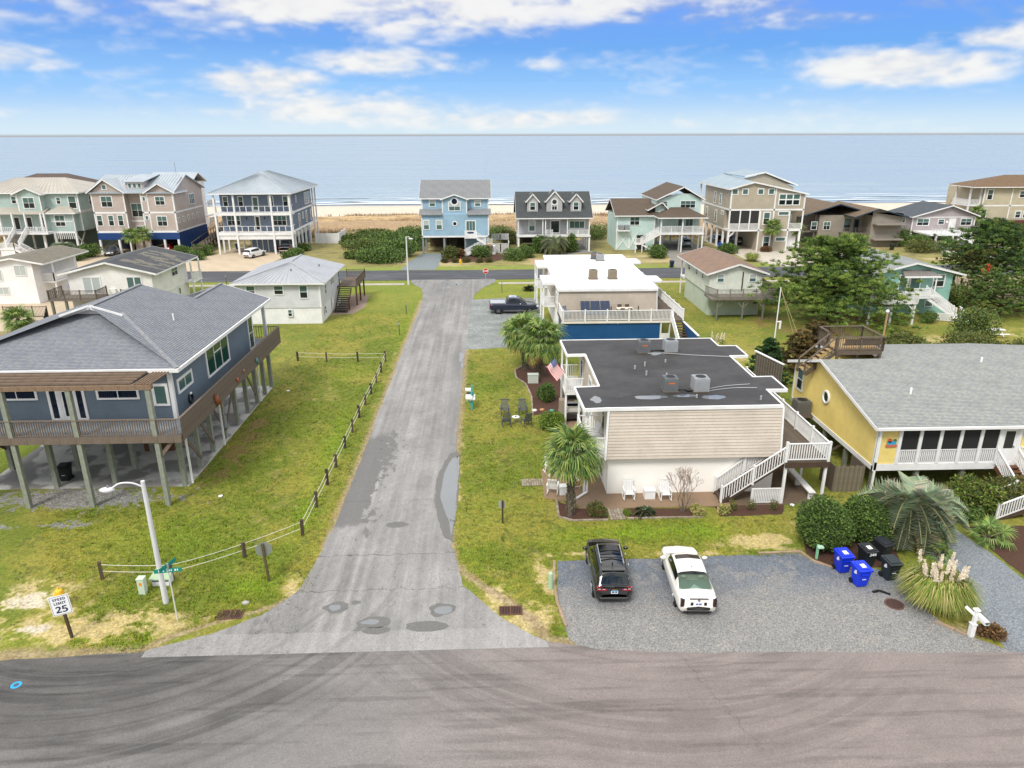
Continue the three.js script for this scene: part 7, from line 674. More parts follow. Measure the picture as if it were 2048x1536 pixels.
for (const [x, z, l] of [[13.95, -35.8, 'small rosy twiggy shrub beside the foot of the white stairs'], [15.0, -35.8, 'small rosy twiggy shrub before the middle of the white picket panel'], [16.3, -35.75, 'small rosy twiggy shrub at the right end of the mulch bed']]) shrub('twiggy_shrub', l, 'plant', x, z, lump(.3, .7, .25, 3, x), 350, .07, [...BR, ...GP]);
shrub('small_plant', 'tiny tufted plant right of the paving blocks', 'plant', 7.75, -35.5, lump(.2, .3, .2, 3, 9), 260, .1, GB);
// hedge mass behind the yellow house and shrubs round its steps
[[33, -60.5, 2.6, 2.2], [37, -62, 2.8, 2.4], [41, -61.5, 2.6, 2.3], [45.5, -62.5, 3, 2.6], [50, -61.5, 3, 2.3], [54.5, -62.5, 3, 2.6], [40.5, -65.5, 2.2, 1.9], [48, -66, 2.4, 2.0]].forEach(([x, z, w, h], i) => shrub('hedge_shrub', ['olive hedge shrub nearest the lookout deck', 'olive hedge shrub second from the lookout deck', 'olive hedge shrub in the middle of the row behind the yellow house', 'olive hedge shrub right of the middle of the row behind the yellow house', 'olive hedge shrub before the white lawn table', 'olive hedge shrub at the right end of the hedge row', 'low olive shrub in the back row towards the pine', 'low olive shrub in the back row below the teal house stairs'][i], 'bush', x, z, lump(w, h, w * .7, 6, 20 + i), 4200, .22, GO, 'hedge behind the yellow house'));
shrub('tall_myrtle', 'tall bushy wax myrtle standing above the olive hedge', 'bush', 49.8, -69.2, lump(2.2, 3.6, 2, 6, 31), 4800, .22, [...GO, ...GP]); shrub('step_shrub', 'large light green shrub left of the yellow house steps', 'bush', 27.6, -35.2, lump(1.4, 1.9, 1.2, 6, 33), 3600, .17, [...GO, ...GB]); shrub('step_shrub', 'bushy shrub in front of the yellow house steps at the right edge', 'bush', 29.6, -35.4, lump(1.5, 2.0, 1.3, 6, 34), 3600, .17, GO); shrub('step_shrub', 'dark green shrub beside the gravel lane at the right', 'bush', 26.6, -34.2, lump(.9, .9, .8, 5, 35), 1800, .15, GP); shrub('brown_thicket', 'dead brown thicket right of the white mailbox post', 'bush', 21.5, -24.6, lump(.55, .55, .4, 5, 36), 1300, .12, BR); shrub('flower_clump', 'small yellow flowers in the mulch at the right edge', 'plant', 28.6, -31.6, lump(.25, .4, .25, 3, 37), 260, .09, ['#d8b820', '#6d8a22', '#e0c83a'].map(lin));
// dune thicket between the porch house and the light blue house
[[-18.5, -121.5, 4.4, 2.6], [-22.6, -125.5, 2.2, 1.3], [-16, -127, 4.2, 3.0], [-21.5, -130, 4.6, 2.8], [-15.2, -134, 3.6, 2.6], [-25.5, -139, 2.6, 1.3], [-20, -142, 5.4, 2.4], [-27.5, -147, 2.6, 1.3], [-14.8, -146.5, 5.2, 2.8], [-24, -150, 4.6, 2.0], [-14.6, -140, 3.0, 2.4]].forEach(([x, z, w, h], i) => shrub('dune_thicket', ['dark rounded thicket nearest the road left of the far street lamp', 'lower olive thicket at the left front of the empty lot', 'tall thicket beside the light blue house drive', 'broad thicket in the middle of the empty lot', 'thicket against the left piles of the light blue house', 'low thicket right of the white fence panel', 'broad low thicket halfway to the dunes', 'low thicket at the left rear of the empty lot', 'tall thicket behind the light blue house drive', 'low thicket at the dune edge', 'small thicket between drive and dunes'][i], 'bush', x, z, lump(w, h, w * .62, 7, 40 + i), 3600, .34, i % 2 ? [...GO, ...GP] : [...GP, ...GD], 'thickets on the empty dune lot'));
const SB = [[-7.1, -120.3, .8, .8, 'leftmost small clipped bush in front of the light blue house'], [-5.5, -120.3, .8, .8, 'second small clipped bush in front of the light blue house'], [-3.6, -120.4, .9, .8, 'small clipped bush just right of the far yellow hydrant'], [-1.3, -120.3, .8, .75, 'small clipped bush under the light blue house steps'], [.3, -120.4, .8, .75, 'rightmost small clipped bush in front of the light blue house']]; for (const [x, z, w, h, l] of SB) shrub('clipped_bush', l, 'bush', x, z, lump(w * .85, h, w * .8, 3, x + 60), 700, .18, ['#4f4f1c', '#5d5a22', '#474416'].map(lin), 'clipped bushes before the light blue house');
for (const [x, z, w, h, l, c, d] of [[-6.6, -125.2, 1.3, 1.9, 'round yellow green bush in the mulch bed of the light blue house', GO], [-.9, -126.2, 1.7, 2.0, 'leafy bush beneath the light blue house stairs', GP], [-4.9, -126.3, 1.0, 1.3, 'flowering bush left of the light blue house stairs', BR], [4.6, -122.5, 2.0, 2.2, 'large green shrub between the light blue and grey dormer houses', GP], [6.6, -125.4, 1.8, 2.0, 'dark shrub at the front left of the grey dormer house', GD], [9.2, -130, 1.4, 3.2, 'tall narrow evergreen left of the far pindo palm', GD], [10.4, -131, 1.3, 3.0, 'second narrow evergreen behind the far pindo palm', GD], [15.2, -131.2, 1.7, 1.9, 'rounded shrub at the right of the far pindo palm', GP], [15.4, -130.4, 1.0, 3.4, 'narrow evergreen before the grey house railing', GD], [4.4, -142, 2.8, 2.6, 'thicket behind the white fenced patio', GO], [2.4, -150, 3.4, 2.4, 'thicket at the dune edge behind the light blue house', GP], [22, -147, 3.6, 3.0, 'thicket between the grey dormer and aqua houses', GP], [29.7, -123.6, 2.0, 2.4, 'round dark bush on the aqua house lawn', GD], [43.6, -128.2, 1.9, 1.7, 'dark shrub at the left corner of the tan tall house drive', GD], [51.2, -129.6, .9, .9, 'purplish low bush at the foot of the tan house palm', BR], [78.9, -135.8, 2.6, 3.0, 'large dark shrub left of the lilac house', GD], [82, -134, 2.4, 2.4, 'dark shrub in front of the lilac house unit', GP], [79.5, -127.5, 3.2, 2.4, 'broad rounded shrub on the lilac house lawn', GO], [-71.2, -125.6, 2.2, 1.9, 'dark hedge shrub beside the mauve house drive', GD], [-70.8, -129.2, 2.3, 2.3, 'taller hedge shrub beside the dark grey SUV', GD], [-50.6, -125.5, 1.6, 1.6, 'shrub by the wooden dune walk at the porch house drive', GP], [-51, -130.5, 2.0, 1.9, 'larger shrub against the wooden dune walk', GP], [-34.6, -126, 1.3, 1.1, 'front shrub of the row right of the porch house drive', GP], [-34.5, -130, 1.3, 1.2, 'middle shrub of the row right of the porch house drive', GP], [-34.4, -135, 1.4, 1.3, 'rear shrub of the row right of the porch house drive', GP], [-55.4, -131.5, 1.5, 1.5, 'shrub at the right front corner of the mauve house', GP]]) shrub('garden_shrub', l, 'bush', x, z, lump(w, h, w * .8, 5, Math.round(x * 3 + 900)), 1500 + w * 500, .25, c);
// ---------------------------------------------------------------- palms
function fanGeo(seed, R, dead) { const r = rng(seed), b = bb(), cols = (dead ? ['#8a6f3c', '#9c8148', '#7a5f33'] : ['#56762e', '#688836', '#7b9840', '#90a850', '#486626']).map(lin), hub = R * .5; b.c = []; const strip = (p, q, w0, w1, c) => { const n0 = b.p.length, d = V3(q).sub(V3(p)), s = new THREE.Vector3(0, 1, 0).cross(d).normalize(); if (s.lengthSq() < .1) s.set(1, 0, 0); const a = [p[0] + s.x * w0, p[1], p[2] + s.z * w0], e = [p[0] - s.x * w0, p[1], p[2] - s.z * w0], f = [q[0] + s.x * w1, q[1], q[2] + s.z * w1], g = [q[0] - s.x * w1, q[1], q[2] - s.z * w1]; b.quad(a, e, g, f); for (let i = n0; i < b.p.length; i += 3) b.c.push(...c); };
  strip([0, 0, 0], [0, .04 * R, hub], .03, .02, lin(dead ? '#8d7744' : '#7c8c44')); const N = 24; for (let i = 0; i < N; i++) { const a = (i / (N - 1) - .5) * 4.3, L = R * .52 * (1 - .28 * Math.abs(a) / 2.15) * (.9 + r() * .2), c = cols[Math.floor(r() * cols.length)].map(v => v * (.85 + r() * .35)), p = [0, .04 * R, hub], m = [Math.sin(a) * L * .6, .04 * R + L * (.1 + r() * .05), hub + Math.cos(a) * L * .6], q = [Math.sin(a) * L * .98, .04 * R - L * (.12 + r() * .22), hub + Math.cos(a) * L * .98]; strip(p, m, .008, .032 * R / 1.4, c); strip(m, q, .03 * R / 1.4, .004, c); } return b.geo(); }
function featherGeo(seed, R, dead, sago) { const r = rng(seed), b = bb(), cols = (dead ? ['#b09d68', '#bda872'] : sago ? ['#243f18', '#2f4f1e', '#1d3513'] : ['#98a688', '#a8b396', '#879876', '#b4bd9f']).map(lin); b.c = []; const at = t => [0, R * (.55 * t - 1.05 * t * t), R * (.95 * t - .28 * t * t)], add = (p, q, s, w, c) => { const n0 = b.p.length; b.tri([p[0] + s[0] * w, p[1] + s[1] * w, p[2] + s[2] * w], [p[0] - s[0] * w, p[1] - s[1] * w, p[2] - s[2] * w], q); for (let i = n0; i < b.p.length; i += 3) b.c.push(...c); };
  for (let i = 0; i < 10; i++) { const p = at(i / 10), q = at((i + 1) / 10), n0 = b.p.length; b.beam(p, q, .05 * (1 - i / 11), .04); for (let k = n0; k < b.p.length; k += 3) b.c.push(...lin('#a09a6c')); } const N = 42; for (let i = 3; i < N; i++) for (const sd of [-1, 1]) { const t = i / N, p = at(t), L = R * .30 * Math.sin(Math.PI * (.12 + t * .8)) * (.85 + r() * .3), d = [sd * .8, .42 - r() * .25 - t * .3, .45]; const l = Math.hypot(...d), c = cols[Math.floor(r() * cols.length)].map(v => v * (.85 + r() * .3)); add(p, [p[0] + d[0] / l * L, p[1] + d[1] / l * L, p[2] + d[2] / l * L], [0, .3, 1], .034, c); } return b.geo(); }
const FAN = [1, 2, 3].map(s => fanGeo(s, 1)), FAND = fanGeo(9, 1, true), FEA = [1, 2, 3].map(s => featherGeo(s, 1)), FEAD = featherGeo(8, 1, true), SAG = [1, 2, 3].map(s => featherGeo(s, 1, false, true));
function palm(name, label, x, z, h, R, n, kind, o = {}) {
  const t = thing(name, label, 'palm tree', [x, 0, z], o.group), r = rng(plantSeed++), tr = o.tr ?? .2, lean = o.lean || [0, 0], b = bb(), K = 8; for (let i = 0; i < K; i++) { const f = i / K, g = (i + 1) / K; b.cyl([x + lean[0] * f * f, h * f, z + lean[1] * f * f], [x + lean[0] * g * g, h * g, z + lean[1] * g * g], tr * (1.15 - .25 * f), tr * (1.15 - .25 * g), 12, false); } const trunk = b.mesh('trunk', MAT.barkPalm, t);
  if (o.boots) { const gb = bb(); gb.beam([0, 0, 0], [.07, .3, 0], .07, .05); const G = gb.geo(), bm = [mat('#9a8d78', .95, { map: T.bark }), mat('#7d705d', .95, { map: T.bark })]; for (let i = 0; i < o.boots; i++) { const f = .06 + i / o.boots * .92, a = i * 2.4, k = tr * (1.12 - .22 * f), m = new THREE.Mesh(G, bm[i % 2]); m.name = 'leaf_base'; m.position.set(lean[0] * f * f + Math.cos(a) * k, h * f - .1, lean[1] * f * f + Math.sin(a) * k); m.rotation.y = -a; trunk.add(m); m.rotateX((i % 2 ? 1 : -1) * .5); } }
  for (let i = 0; i < n; i++) { const f = (i + .5) / n, el = mix(1.15, kind === 'fan' ? (o.low ?? -.9) : -.15, Math.pow(f, .75)) + (r() - .5) * .3, dead = f > (o.green ?? .93), g = kind === 'fan' ? (dead ? FAND : FAN[i % 3]) : kind === 'sago' ? SAG[i % 3] : (dead ? FEAD : FEA[i % 3]), m = new THREE.Mesh(g, dead ? MAT.leafDry : MAT.leaf); m.name = 'frond'; m.position.set(lean[0], h - .1 - f * .25, lean[1]); m.rotation.order = 'YXZ'; m.rotation.y = i * 2.39996 + r() * .5; m.rotation.x = -(el) + (kind === 'fan' ? 0 : .35); m.rotation.z = (r() - .5) * .5; m.scale.setScalar(R * (.85 + r() * .3)); t.add(m); } return t;
}
palm('cabbage_palm', 'tall cabbage palm at the front corner of the black roofed duplex', 4.53, -35.56, 4.1, 1.85, 52, 'fan', { boots: 80, tr: .17, low: -.7, group: 'cabbage palms' }); palm('cabbage_palm', 'right palm of the twin cabbage palms in the mulch bed by the lane', 4.5, -60.1, 3.7, 2.3, 54, 'fan', { boots: 50, tr: .26, lean: [.2, .2], group: 'cabbage palms' }); palm('cabbage_palm', 'left palm of the twin cabbage palms in the mulch bed by the lane', 3.4, -62.4, 3.6, 2.3, 54, 'fan', { boots: 40, tr: .26, lean: [-.3, 0], group: 'cabbage palms' });
palm('pindo_palm', 'silvery pindo palm arching over the bins beside the gravel lane', 22.3, -32.6, 1.9, 2.9, 76, 'feather', { boots: 30, tr: .3, green: .8 }); palm('pindo_palm', 'silvery pindo palm in front of the grey dormer house', 12.1, -128.6, 2.0, 3.2, 40, 'feather', { tr: .3, green: .9 }); palm('pindo_palm', 'silvery pindo palm before the seafoam house', -73.9, -127.8, 2.0, 2.8, 36, 'feather', { tr: .35 }); palm('cabbage_palm', 'left cabbage palm at the corner of the tan tall house', 51.9, -129.2, 4.6, 1.9, 34, 'fan', { group: 'cabbage palms' }); palm('cabbage_palm', 'right cabbage palm at the corner of the tan tall house', 57.5, -132.4, 3.9, 1.8, 34, 'fan', { group: 'cabbage palms' }); palm('cabbage_palm', 'left palm of the pair before the mauve house entry', -63.4, -130.6, 3.7, 1.9, 34, 'fan', { group: 'cabbage palms' }); palm('cabbage_palm', 'right palm of the pair before the mauve house entry', -61.2, -130.2, 4.0, 1.8, 34, 'fan', { group: 'cabbage palms' }); palm('cabbage_palm', 'palm at the left edge beside the black yard fence', -51.4, -77.5, 1.6, 1.9, 40, 'fan', { group: 'cabbage palms' }); palm('cabbage_palm', 'palm between the lilac house and the tan edge house', 103.6, -150, 4.6, 2.2, 30, 'fan', { group: 'cabbage palms' });
palm('sago_palm', 'low dark sago palm in the bed before the white rocking chairs', 8.73, -35.45, .25, .85, 26, 'sago', { tr: .1, green: 2 }); palm('sago_palm', 'low sago palm on the lawn left of the white roofed duplex', 5.7, -97.2, .3, 1.3, 26, 'sago', { tr: .12, green: 2 }); palm('dwarf_palmetto', 'low green palmetto by the gravel lane', 26.4, -32.0, .4, 1.3, 20, 'fan', { tr: .1, green: 2 }); palm('dwarf_palmetto', 'low palmetto sprouting under the silvery pindo palm', 22.9, -30.6, .3, .9, 16, 'fan', { tr: .1 }); palm('yucca', 'spiky yellow green yucca before the lilac house fence', 84.5, -128.4, .3, 2.6, 22, 'fan', { tr: .12, green: 2 });
// sago colour is that of its own leaf; fronds share the palm greens
// ---------------------------------------------------------------- pines and broad trees
function pine(name, label, x, z, h, R, o = {}) {
  const t = thing(name, label, 'tree', [x, 0, z], o.group), r = rng(plantSeed++), b = bb(), cr = bb(), cols = o.cols || ['#3d5b1e', '#4a6a24', '#36521c', '#587a2b', '#6b8430', '#2e4a18'].map(lin); const lx = o.lean || 0; for (let i = 0; i < 6; i++) { const f = i / 6, g = (i + 1) / 6; b.cyl([x + lx * f, h * .96 * f, z], [x + lx * g, h * .96 * g, z], (o.tr ?? .26) * (1 - f * .85), (o.tr ?? .26) * (1 - g * .85), 10, false); } const trunk = b.mesh('trunk', MAT.barkPine, t), nl = o.limbs || 46;
  for (let i = 0; i < nl; i++) { const f = mix(o.low ?? .16, .97, (i + r() * .8) / nl), a = i * 2.4 + r(), len = R * (o.round ? Math.sqrt(Math.max(.05, 1 - ((f - .5) * 1.75) ** 2)) : Math.pow(1.04 - f, .62) * 1.18) * (.68 + r() * .5), y0 = h * f * .96, up = mix(.05, .55, f) + (r() - .5) * .25, end = [x + lx * f + Math.cos(a) * len, y0 + up * len * .6, z + Math.sin(a) * len], s = [x + lx * f, y0, z]; bb().cyl(s, end, .09 * (1.1 - f), .02, 6, false).mesh('limb', MAT.barkPine, t); const nc = Math.round((o.clumps || 9) * (.5 + len / R)); for (let k = 0; k < nc; k++) { const g = .28 + .76 * Math.pow(r(), .75), sp = len * .26 * (.4 + g), c = [mix(s[0], end[0], g) + (r() - .5) * sp * 1.6, mix(s[1], end[1], g) + (r() - .35) * sp * .75, mix(s[2], end[2], g) + (r() - .5) * sp * 1.6], col = cols[Math.floor(r() * cols.length)], n = o.needles || 26, L = (o.nl || .42) * (.7 + r() * .6), kk = .8 + r() * .45; for (let q = 0; q < n; q++) { const d = rdir(r), e0 = [d[0], Math.abs(d[1]) * .8 + .12, d[2]], l = Math.hypot(...e0), e = e0.map(v => v / l); pushLeaf(cr, c, e, perp(e, r), L, o.nw || .035, col, kk); } } }
  cr.mesh('crown', MAT.leaf, t); return t;
}
pine('pine_tree', 'large spreading pine in the yard between the pale green and teal houses', 39.6, -79.2, 9.6, 6.9, { limbs: 74, clumps: 34, needles: 30, nl: .42, nw: .032, low: .1, cols: ['#63802c', '#748f36', '#54702a', '#8a9e42', '#465f22'].map(lin) }); pine('pine_tree', 'gnarled tall pine at the right edge behind the teal house', 68.5, -92, 9.6, 7.4, { limbs: 60, clumps: 28, low: .25, nl: .42, nw: .034, tr: .3, lean: -2 }); pine('broad_tree', 'bushy olive tree right of the teal house with red leaves', 63.0, -90.5, 6.2, 3.8, { round: true, limbs: 30, clumps: 10, low: .1, nl: .28, nw: .05, clumps: 16, cols: GO }); pine('broad_tree', 'low spreading tree in front of the gnarled pine', 60.8, -80.5, 4.6, 4.4, { round: true, limbs: 34, clumps: 17, low: .12, nl: .28, nw: .045, cols: GP }); pine('broad_tree', 'dense dark tree at the right edge beside the teal house yard', 67.5, -82, 5.6, 4.4, { round: true, limbs: 34, clumps: 17, low: .1, nl: .28, nw: .045, cols: GP });
pine('juniper', 'dark green juniper behind the black roofed duplex', 23.9, -57.2, 4.3, 1.35, { limbs: 70, clumps: 9, low: .03, needles: 22, nl: .26, nw: .04, tr: .12, cols: GJ }); pine('cedar', 'bronze tinged cedar left of the lookout deck stairs', 28.0, -60.5, 3.6, 1.9, { limbs: 44, clumps: 8, low: .05, nl: .26, nw: .04, tr: .12, cols: ['#5a4a1e', '#6b5a26', '#4a4a1c', '#7a6228'].map(lin) }); pine('cedar', 'taller bronze tinged cedar beside the lookout deck', 30.4, -62.5, 4.3, 2.0, { limbs: 44, clumps: 8, low: .05, nl: .26, nw: .04, tr: .12, cols: ['#5a4a1e', '#54521f', '#4a4a1c', '#7a6228'].map(lin) });
shrub('red_shrub', 'scarlet leaved branch in the bushy olive tree', 'plant', 62.4, -86.4, [[0, 4.3, 0, .5, .7, .4]], 220, .2, ['#c8331a', '#d9481f'].map(lin)); shrub('tree_shrub', 'dark shrub under the teal house deck', 'bush', 50.4, -77.4, lump(1.0, 1.3, 1.0, 4, 71), 1400, .15, GD); shrub('tree_shrub', 'evergreen shrub right of the teal house', 'bush', 58.8, -85, lump(1.9, 2.6, 1.6, 5, 72), 2400, .2, GP); shrub('tree_shrub', 'evergreen shrub left of the big pine', 'bush', 36.3, -88, lump(2.2, 2.6, 2, 5, 73), 2600, .22, GP);
{ // bare crape myrtle
  const t = thing('bare_tree', 'leafless multi stemmed small tree before the stucco wall', 'tree', [11.0, 0, -35.7]), r = rng(321), tw = bb(); const grow = (p, d, l, w, n, parent) => { const q = [p[0] + d[0] * l, p[1] + d[1] * l, p[2] + d[2] * l]; if (n > 3) bb().cyl(p, q, w, w * .75, 6, false).mesh('stem', MAT.barkGrey, t); else tw.cyl(p, q, w, w * .7, 4, false); if (n) for (let k = 0; k < (n > 3 ? 2 : 3); k++) { const e = rdir(r), v = [d[0] + e[0] * .55, d[1] + e[1] * .3 + .1, d[2] + e[2] * .55], m = Math.hypot(...v); grow(q, v.map(x => x / m), l * (.66 + r() * .2), w * .68, n - 1); } }; for (let i = 0; i < 4; i++) { const a = i * 1.57 + .4; grow([11 + Math.cos(a) * .06, 0, -35.7 + Math.sin(a) * .06], [Math.cos(a) * .3, .95, Math.sin(a) * .25].map(v => v), .75, .035, 5); } tw.mesh('twigs', mat('#9b8578', .95), t); t.children[t.children.length - 1].userData.kind = 'stuff';
}
// pampas grass
function pampas(label, x, z, R, h, plumes, n, seed) { const t = thing('pampas_grass', label, 'plant', [x, 0, z]), r = rng(seed), b = bb(), cols = ['#6b7f2a', '#82923a', '#a8a456', '#c4b478', '#5c722a', '#768a34'].map(lin); b.c = []; for (let i = 0; i < n; i++) { const a = r() * 6.28, q = Math.sqrt(r()) * R * .45, p = [x + Math.cos(a) * q, 0, z + Math.sin(a) * q * .9], aa = a + (r() - .5) * .8, rr = R * (.4 + r() * .75), hh = h * (.45 + r() * .5), c = cols[Math.floor(r() * cols.length)], m = [p[0] + Math.cos(aa) * rr * .45, hh, p[2] + Math.sin(aa) * rr * .45], e = [p[0] + Math.cos(aa) * rr, hh * (.35 + r() * .35), p[2] + Math.sin(aa) * rr], s = [-Math.sin(aa) * .016, 0, Math.cos(aa) * .016], n0 = b.p.length; b.quad([p[0] + s[0], 0, p[2] + s[2]], [p[0] - s[0], 0, p[2] - s[2]], [m[0] - s[0], m[1], m[2] - s[2]], [m[0] + s[0], m[1], m[2] + s[2]]); b.tri([m[0] + s[0], m[1], m[2] + s[2]], [m[0] - s[0], m[1], m[2] - s[2]], e); for (let k = n0; k < b.p.length; k += 3) b.c.push(...c); } b.mesh('foliage', MAT.leafDry, t);
  for (let i = 0; i < plumes.length; i++) { const [px, pz, ph] = plumes[i], c = bb(), k = [.86, .80, .68]; c.c = []; for (let q = 0; q < 90; q++) { const f = q / 90, pp = [x + px + px * .12 * f, ph - .75 + f * .75, z + pz], d = rdir(r), e = [d[0] * .7, .6 + d[1] * .2, d[2] * .7], l = Math.hypot(...e), v = e.map(w => w / l); pushLeaf(c, pp, v, perp(v, r), (.17 * (1.1 - f * .6)), .025, lin('#efe4d0'), .85 + r() * .3); } const pl = c.mesh('plume', MAT.leafDry, t); bb().cyl([x + px * .6, 0, z + pz * .6], [x + px, ph - .7, z + pz], .012, .01, 5, false).mesh('stalk', mat('#b5a468', .9), pl); } }
{ const r = rng(8), mk = (n, sx, sz, h0, h1) => Array.from({ length: n }, () => [(r() - .5) * 2 * sx, (r() - .5) * 2 * sz, mix(h0, h1, r())]); pampas('large pampas grass clump with cream plumes beside the white mailbox', 20.5, -26.9, 1.35, 1.7, [...mk(12, .9, .8, 2.1, 2.7), ...mk(5, .8, .4, 1.7, 2.2)], 3600, 5); pampas('pampas grass clump left of the juniper', 22.6, -66.8, .9, 1.4, mk(6, .6, .4, 1.7, 2.1), 700, 6); pampas('tall pampas grass behind the corner of the teal house', 59.2, -86.5, 2.0, 2.4, mk(14, 1.3, .8, 2.8, 3.8), 1500, 7); pampas('pampas grass at the roadside right of the pale green house', 36.6, -97.5, 1.6, 2.0, mk(8, 1, .6, 2.2, 2.8), 900, 9); pampas('pampas grass by the tan house drive entrance', 45, -119.6, 1.4, 1.5, mk(4, .8, .5, 1.6, 2), 700, 10); }
// ---------------------------------------------------------------- grass as far as it stands up from the ground
function tuftGeo(seed, h, w, n) { const r = rng(seed), b = bb(); for (let i = 0; i < n; i++) { const a = r() * 6.28, q = .02 + r() * .05, s = [Math.cos(a + 1.57) * w, Math.sin(a + 1.57) * w], p = [Math.cos(a) * q, Math.sin(a) * q], e = .3 + r() * .6; b.tri([p[0] + s[0], 0, p[1] + s[1]], [p[0] - s[0], 0, p[1] - s[1]], [p[0] + Math.cos(a) * h * e, h * (.7 + r() * .5), p[1] + Math.sin(a) * h * e]); } return b.geo(); }
function scatter(name, geo, m, list, label, cat) { const o = new THREE.InstancedMesh(geo, m, list.length), M = new THREE.Matrix4(), Q = new THREE.Quaternion(), Y = new THREE.Vector3(0, 1, 0), C = new THREE.Color(); list.forEach(([x, y, z, a, s, c], i) => { M.compose(new THREE.Vector3(x, y, z), Q.setFromAxisAngle(Y, a), new THREE.Vector3(s, s, s)); o.setMatrixAt(i, M); o.setColorAt(i, C.setRGB(c[0], c[1], c[2])); }); o.name = numbered(name); o.userData = { kind: 'stuff', label, category: cat }; scene.add(o); return o; }
{ const r = rng(55), L = [], s2l = v => Math.pow(v / 255, 2.2);
  const ok = (x, z) => { if (z > -24.9) return false; if (x > laneL(z) - .05 && x < laneR(z) + .1) return false; if (x > 3.0 && z > -31.05) return false; if (x < -18.5 && z < -39.9 && x > -31.4) return false; if (x > 4.9 && z < -36 && z > -53 && x < 20.5) return false; if (x > 3.2 && x < 17.4 && z < -34.95 && z > -37.2) return false; if (x > 2.6 && z < -50.8 && z > -63.4) return false; if (x > 15.8 && z > -34 || x > 20) return false; if (x > -2.5 && z < -68.8) return false; if (x < -16 && z < -79.5) return false; return true; };
  for (let i = 0; i < 150000; i++) { const f = r(), z = -24.9 - Math.pow(f, 1.35) * 60, w = (-z) * .74, x = (r() * 2 - 1) * w + z * -.034; if (!ok(x, z) || x < -30 || x > 20) continue; const c = turf(x, z), d = c[0] > c[1] + 10 ? .55 : 1, lush = c[1] > c[0] + 8 ? 1.35 : 1; L.push([x, 0, z, r() * 6.28, (.55 + r() * .7) * d * lush, [s2l(c[0]) * (1 + r() * .5), s2l(c[1]) * (1 + r() * .5), s2l(c[2]) * 1.2]]); }
  for (let i = 0; i < 2600; i++) { const z = -25 - r() * 55, x = (r() * 2 - 1) * 24; if (!ok(x, z) || fbm(x * .5 + 8, z * .5, 3) < .52) continue; const c = turf(x, z); L.push([x, 0, z, r() * 6.28, 1.5 + r() * 1.3, [s2l(c[0]) * .75, s2l(c[1]) * .95, s2l(c[2]) * .7]]); }
  scatter('lawn_grass', tuftGeo(3, .07, .011, 6), new THREE.MeshStandardMaterial({ color: '#ffffff', roughness: .9, side: THREE.DoubleSide }), L, 'short yellow green mown grass of the lots', 'grass');
  const D = []; for (let i = 0; i < 26000; i++) { const x = -130 + r() * 300, z = -148 - Math.pow(r(), .8) * 44, n = fbm(x * .12, z * .2, 3); if (n < .42 || (z < -186 && n < .55)) continue; const q = r(), c = q < .5 ? [.3, .2, .11] : q < .8 ? [.42, .31, .19] : [.2, .17, .07]; D.push([x, .15, z, r() * 6.28, 7 + r() * 8, c.map(v => v * (.8 + r() * .4))]); } scatter('dune_grass', tuftGeo(4, .07, .006, 9), new THREE.MeshStandardMaterial({ color: '#ffffff', roughness: .95, side: THREE.DoubleSide }), D, 'dry brown dune grass between the houses and the beach', 'grass');
}
// ---------------------------------------------------------------- rope fence along the lane
{
  const P = [[-19.03, -30.32], [-15.57, -30.15], [-12.65, -31.94], [-10.2, -34.0], [-10.14, -37.03], [-10.09, -39.85], [-10.05, -42.3], [-10.01, -45.26], [-9.99, -48.06], [-9.97, -50.9], [-9.93, -53.63], [-9.86, -56.2], [-9.83, -59.0], [-9.83, -61.9], [-9.86, -65.2], [-12.48, -65.2], [-15.47, -65.4], [-18.3, -65.8]], t = thing('rope_fence', 'low timber post fence with two white ropes bordering the left lawn', 'fence', [-10, 0, -48]), r = rng(14), pm = [wood('#6a5b49'), wood('#57493b')], rope = mat('#e4dfd2', .9);
  P.forEach(([x, z], i) => { const o = piece(t, 'post', [.15, 1.0, .15], [x, 0, z], pm[i % 2]); o.rotation.set((r() - .5) * .08, r(), (r() - .5) * .08); o.scale.y = .9 + r() * .2; });
  for (let i = 0; i + 1 < P.length; i++) for (const h of [.45, .82]) { const a = P[i], b = P[i + 1], L = Math.hypot(a[0] - b[0], a[1] - b[1]), sag = .012 * L * L * (.5 + r() * .4); const g = new THREE.TubeGeometry(new THREE.QuadraticBezierCurve3(new THREE.Vector3(a[0] + 10, h, a[1] + 48), new THREE.Vector3((a[0] + b[0]) / 2 + 10, h - sag, (a[1] + b[1]) / 2 + 48), new THREE.Vector3(b[0] + 10, h, b[1] + 48)), 8, .013, 5); const o = new THREE.Mesh(g, rope); o.name = 'rope'; t.add(o); }
}
// marker posts
for (const [x, z, h, l] of [[-9.6, -74.7, 1.5, 'thin wooden marker post on the left verge, nearer of two'], [-9.85, -84.2, 1.5, 'thin wooden marker post on the left verge, farther of two'], [1.95, -95.9, 1.5, 'thin wooden post on the small corner lawn by the far stop sign'], [-37.9, -103.6, 1.4, 'short wooden post at the roadside behind the grey hip roofed house']]) { const t = thing('marker_post', l, 'post', [x, 0, z]); piece(t, 'post', [.1, h, .06], [x, 0, z], MAT.weather); piece(t, 'reflector', [.11, .25, .02], [x, h - .35, z + .04], MAT.galv); }
{ const t = thing('sign_post', 'wooden post with small sign seen edge on near the front palm', 'sign', [.66, 0, -34.81]); piece(t, 'post', [.1, 1.45, .1], [.66, 0, -34.81], wood('#4d3f33')); piece(t, 'sign_plate', [.34, .42, .015], [.62, .95, -34.87], MAT.galv); }
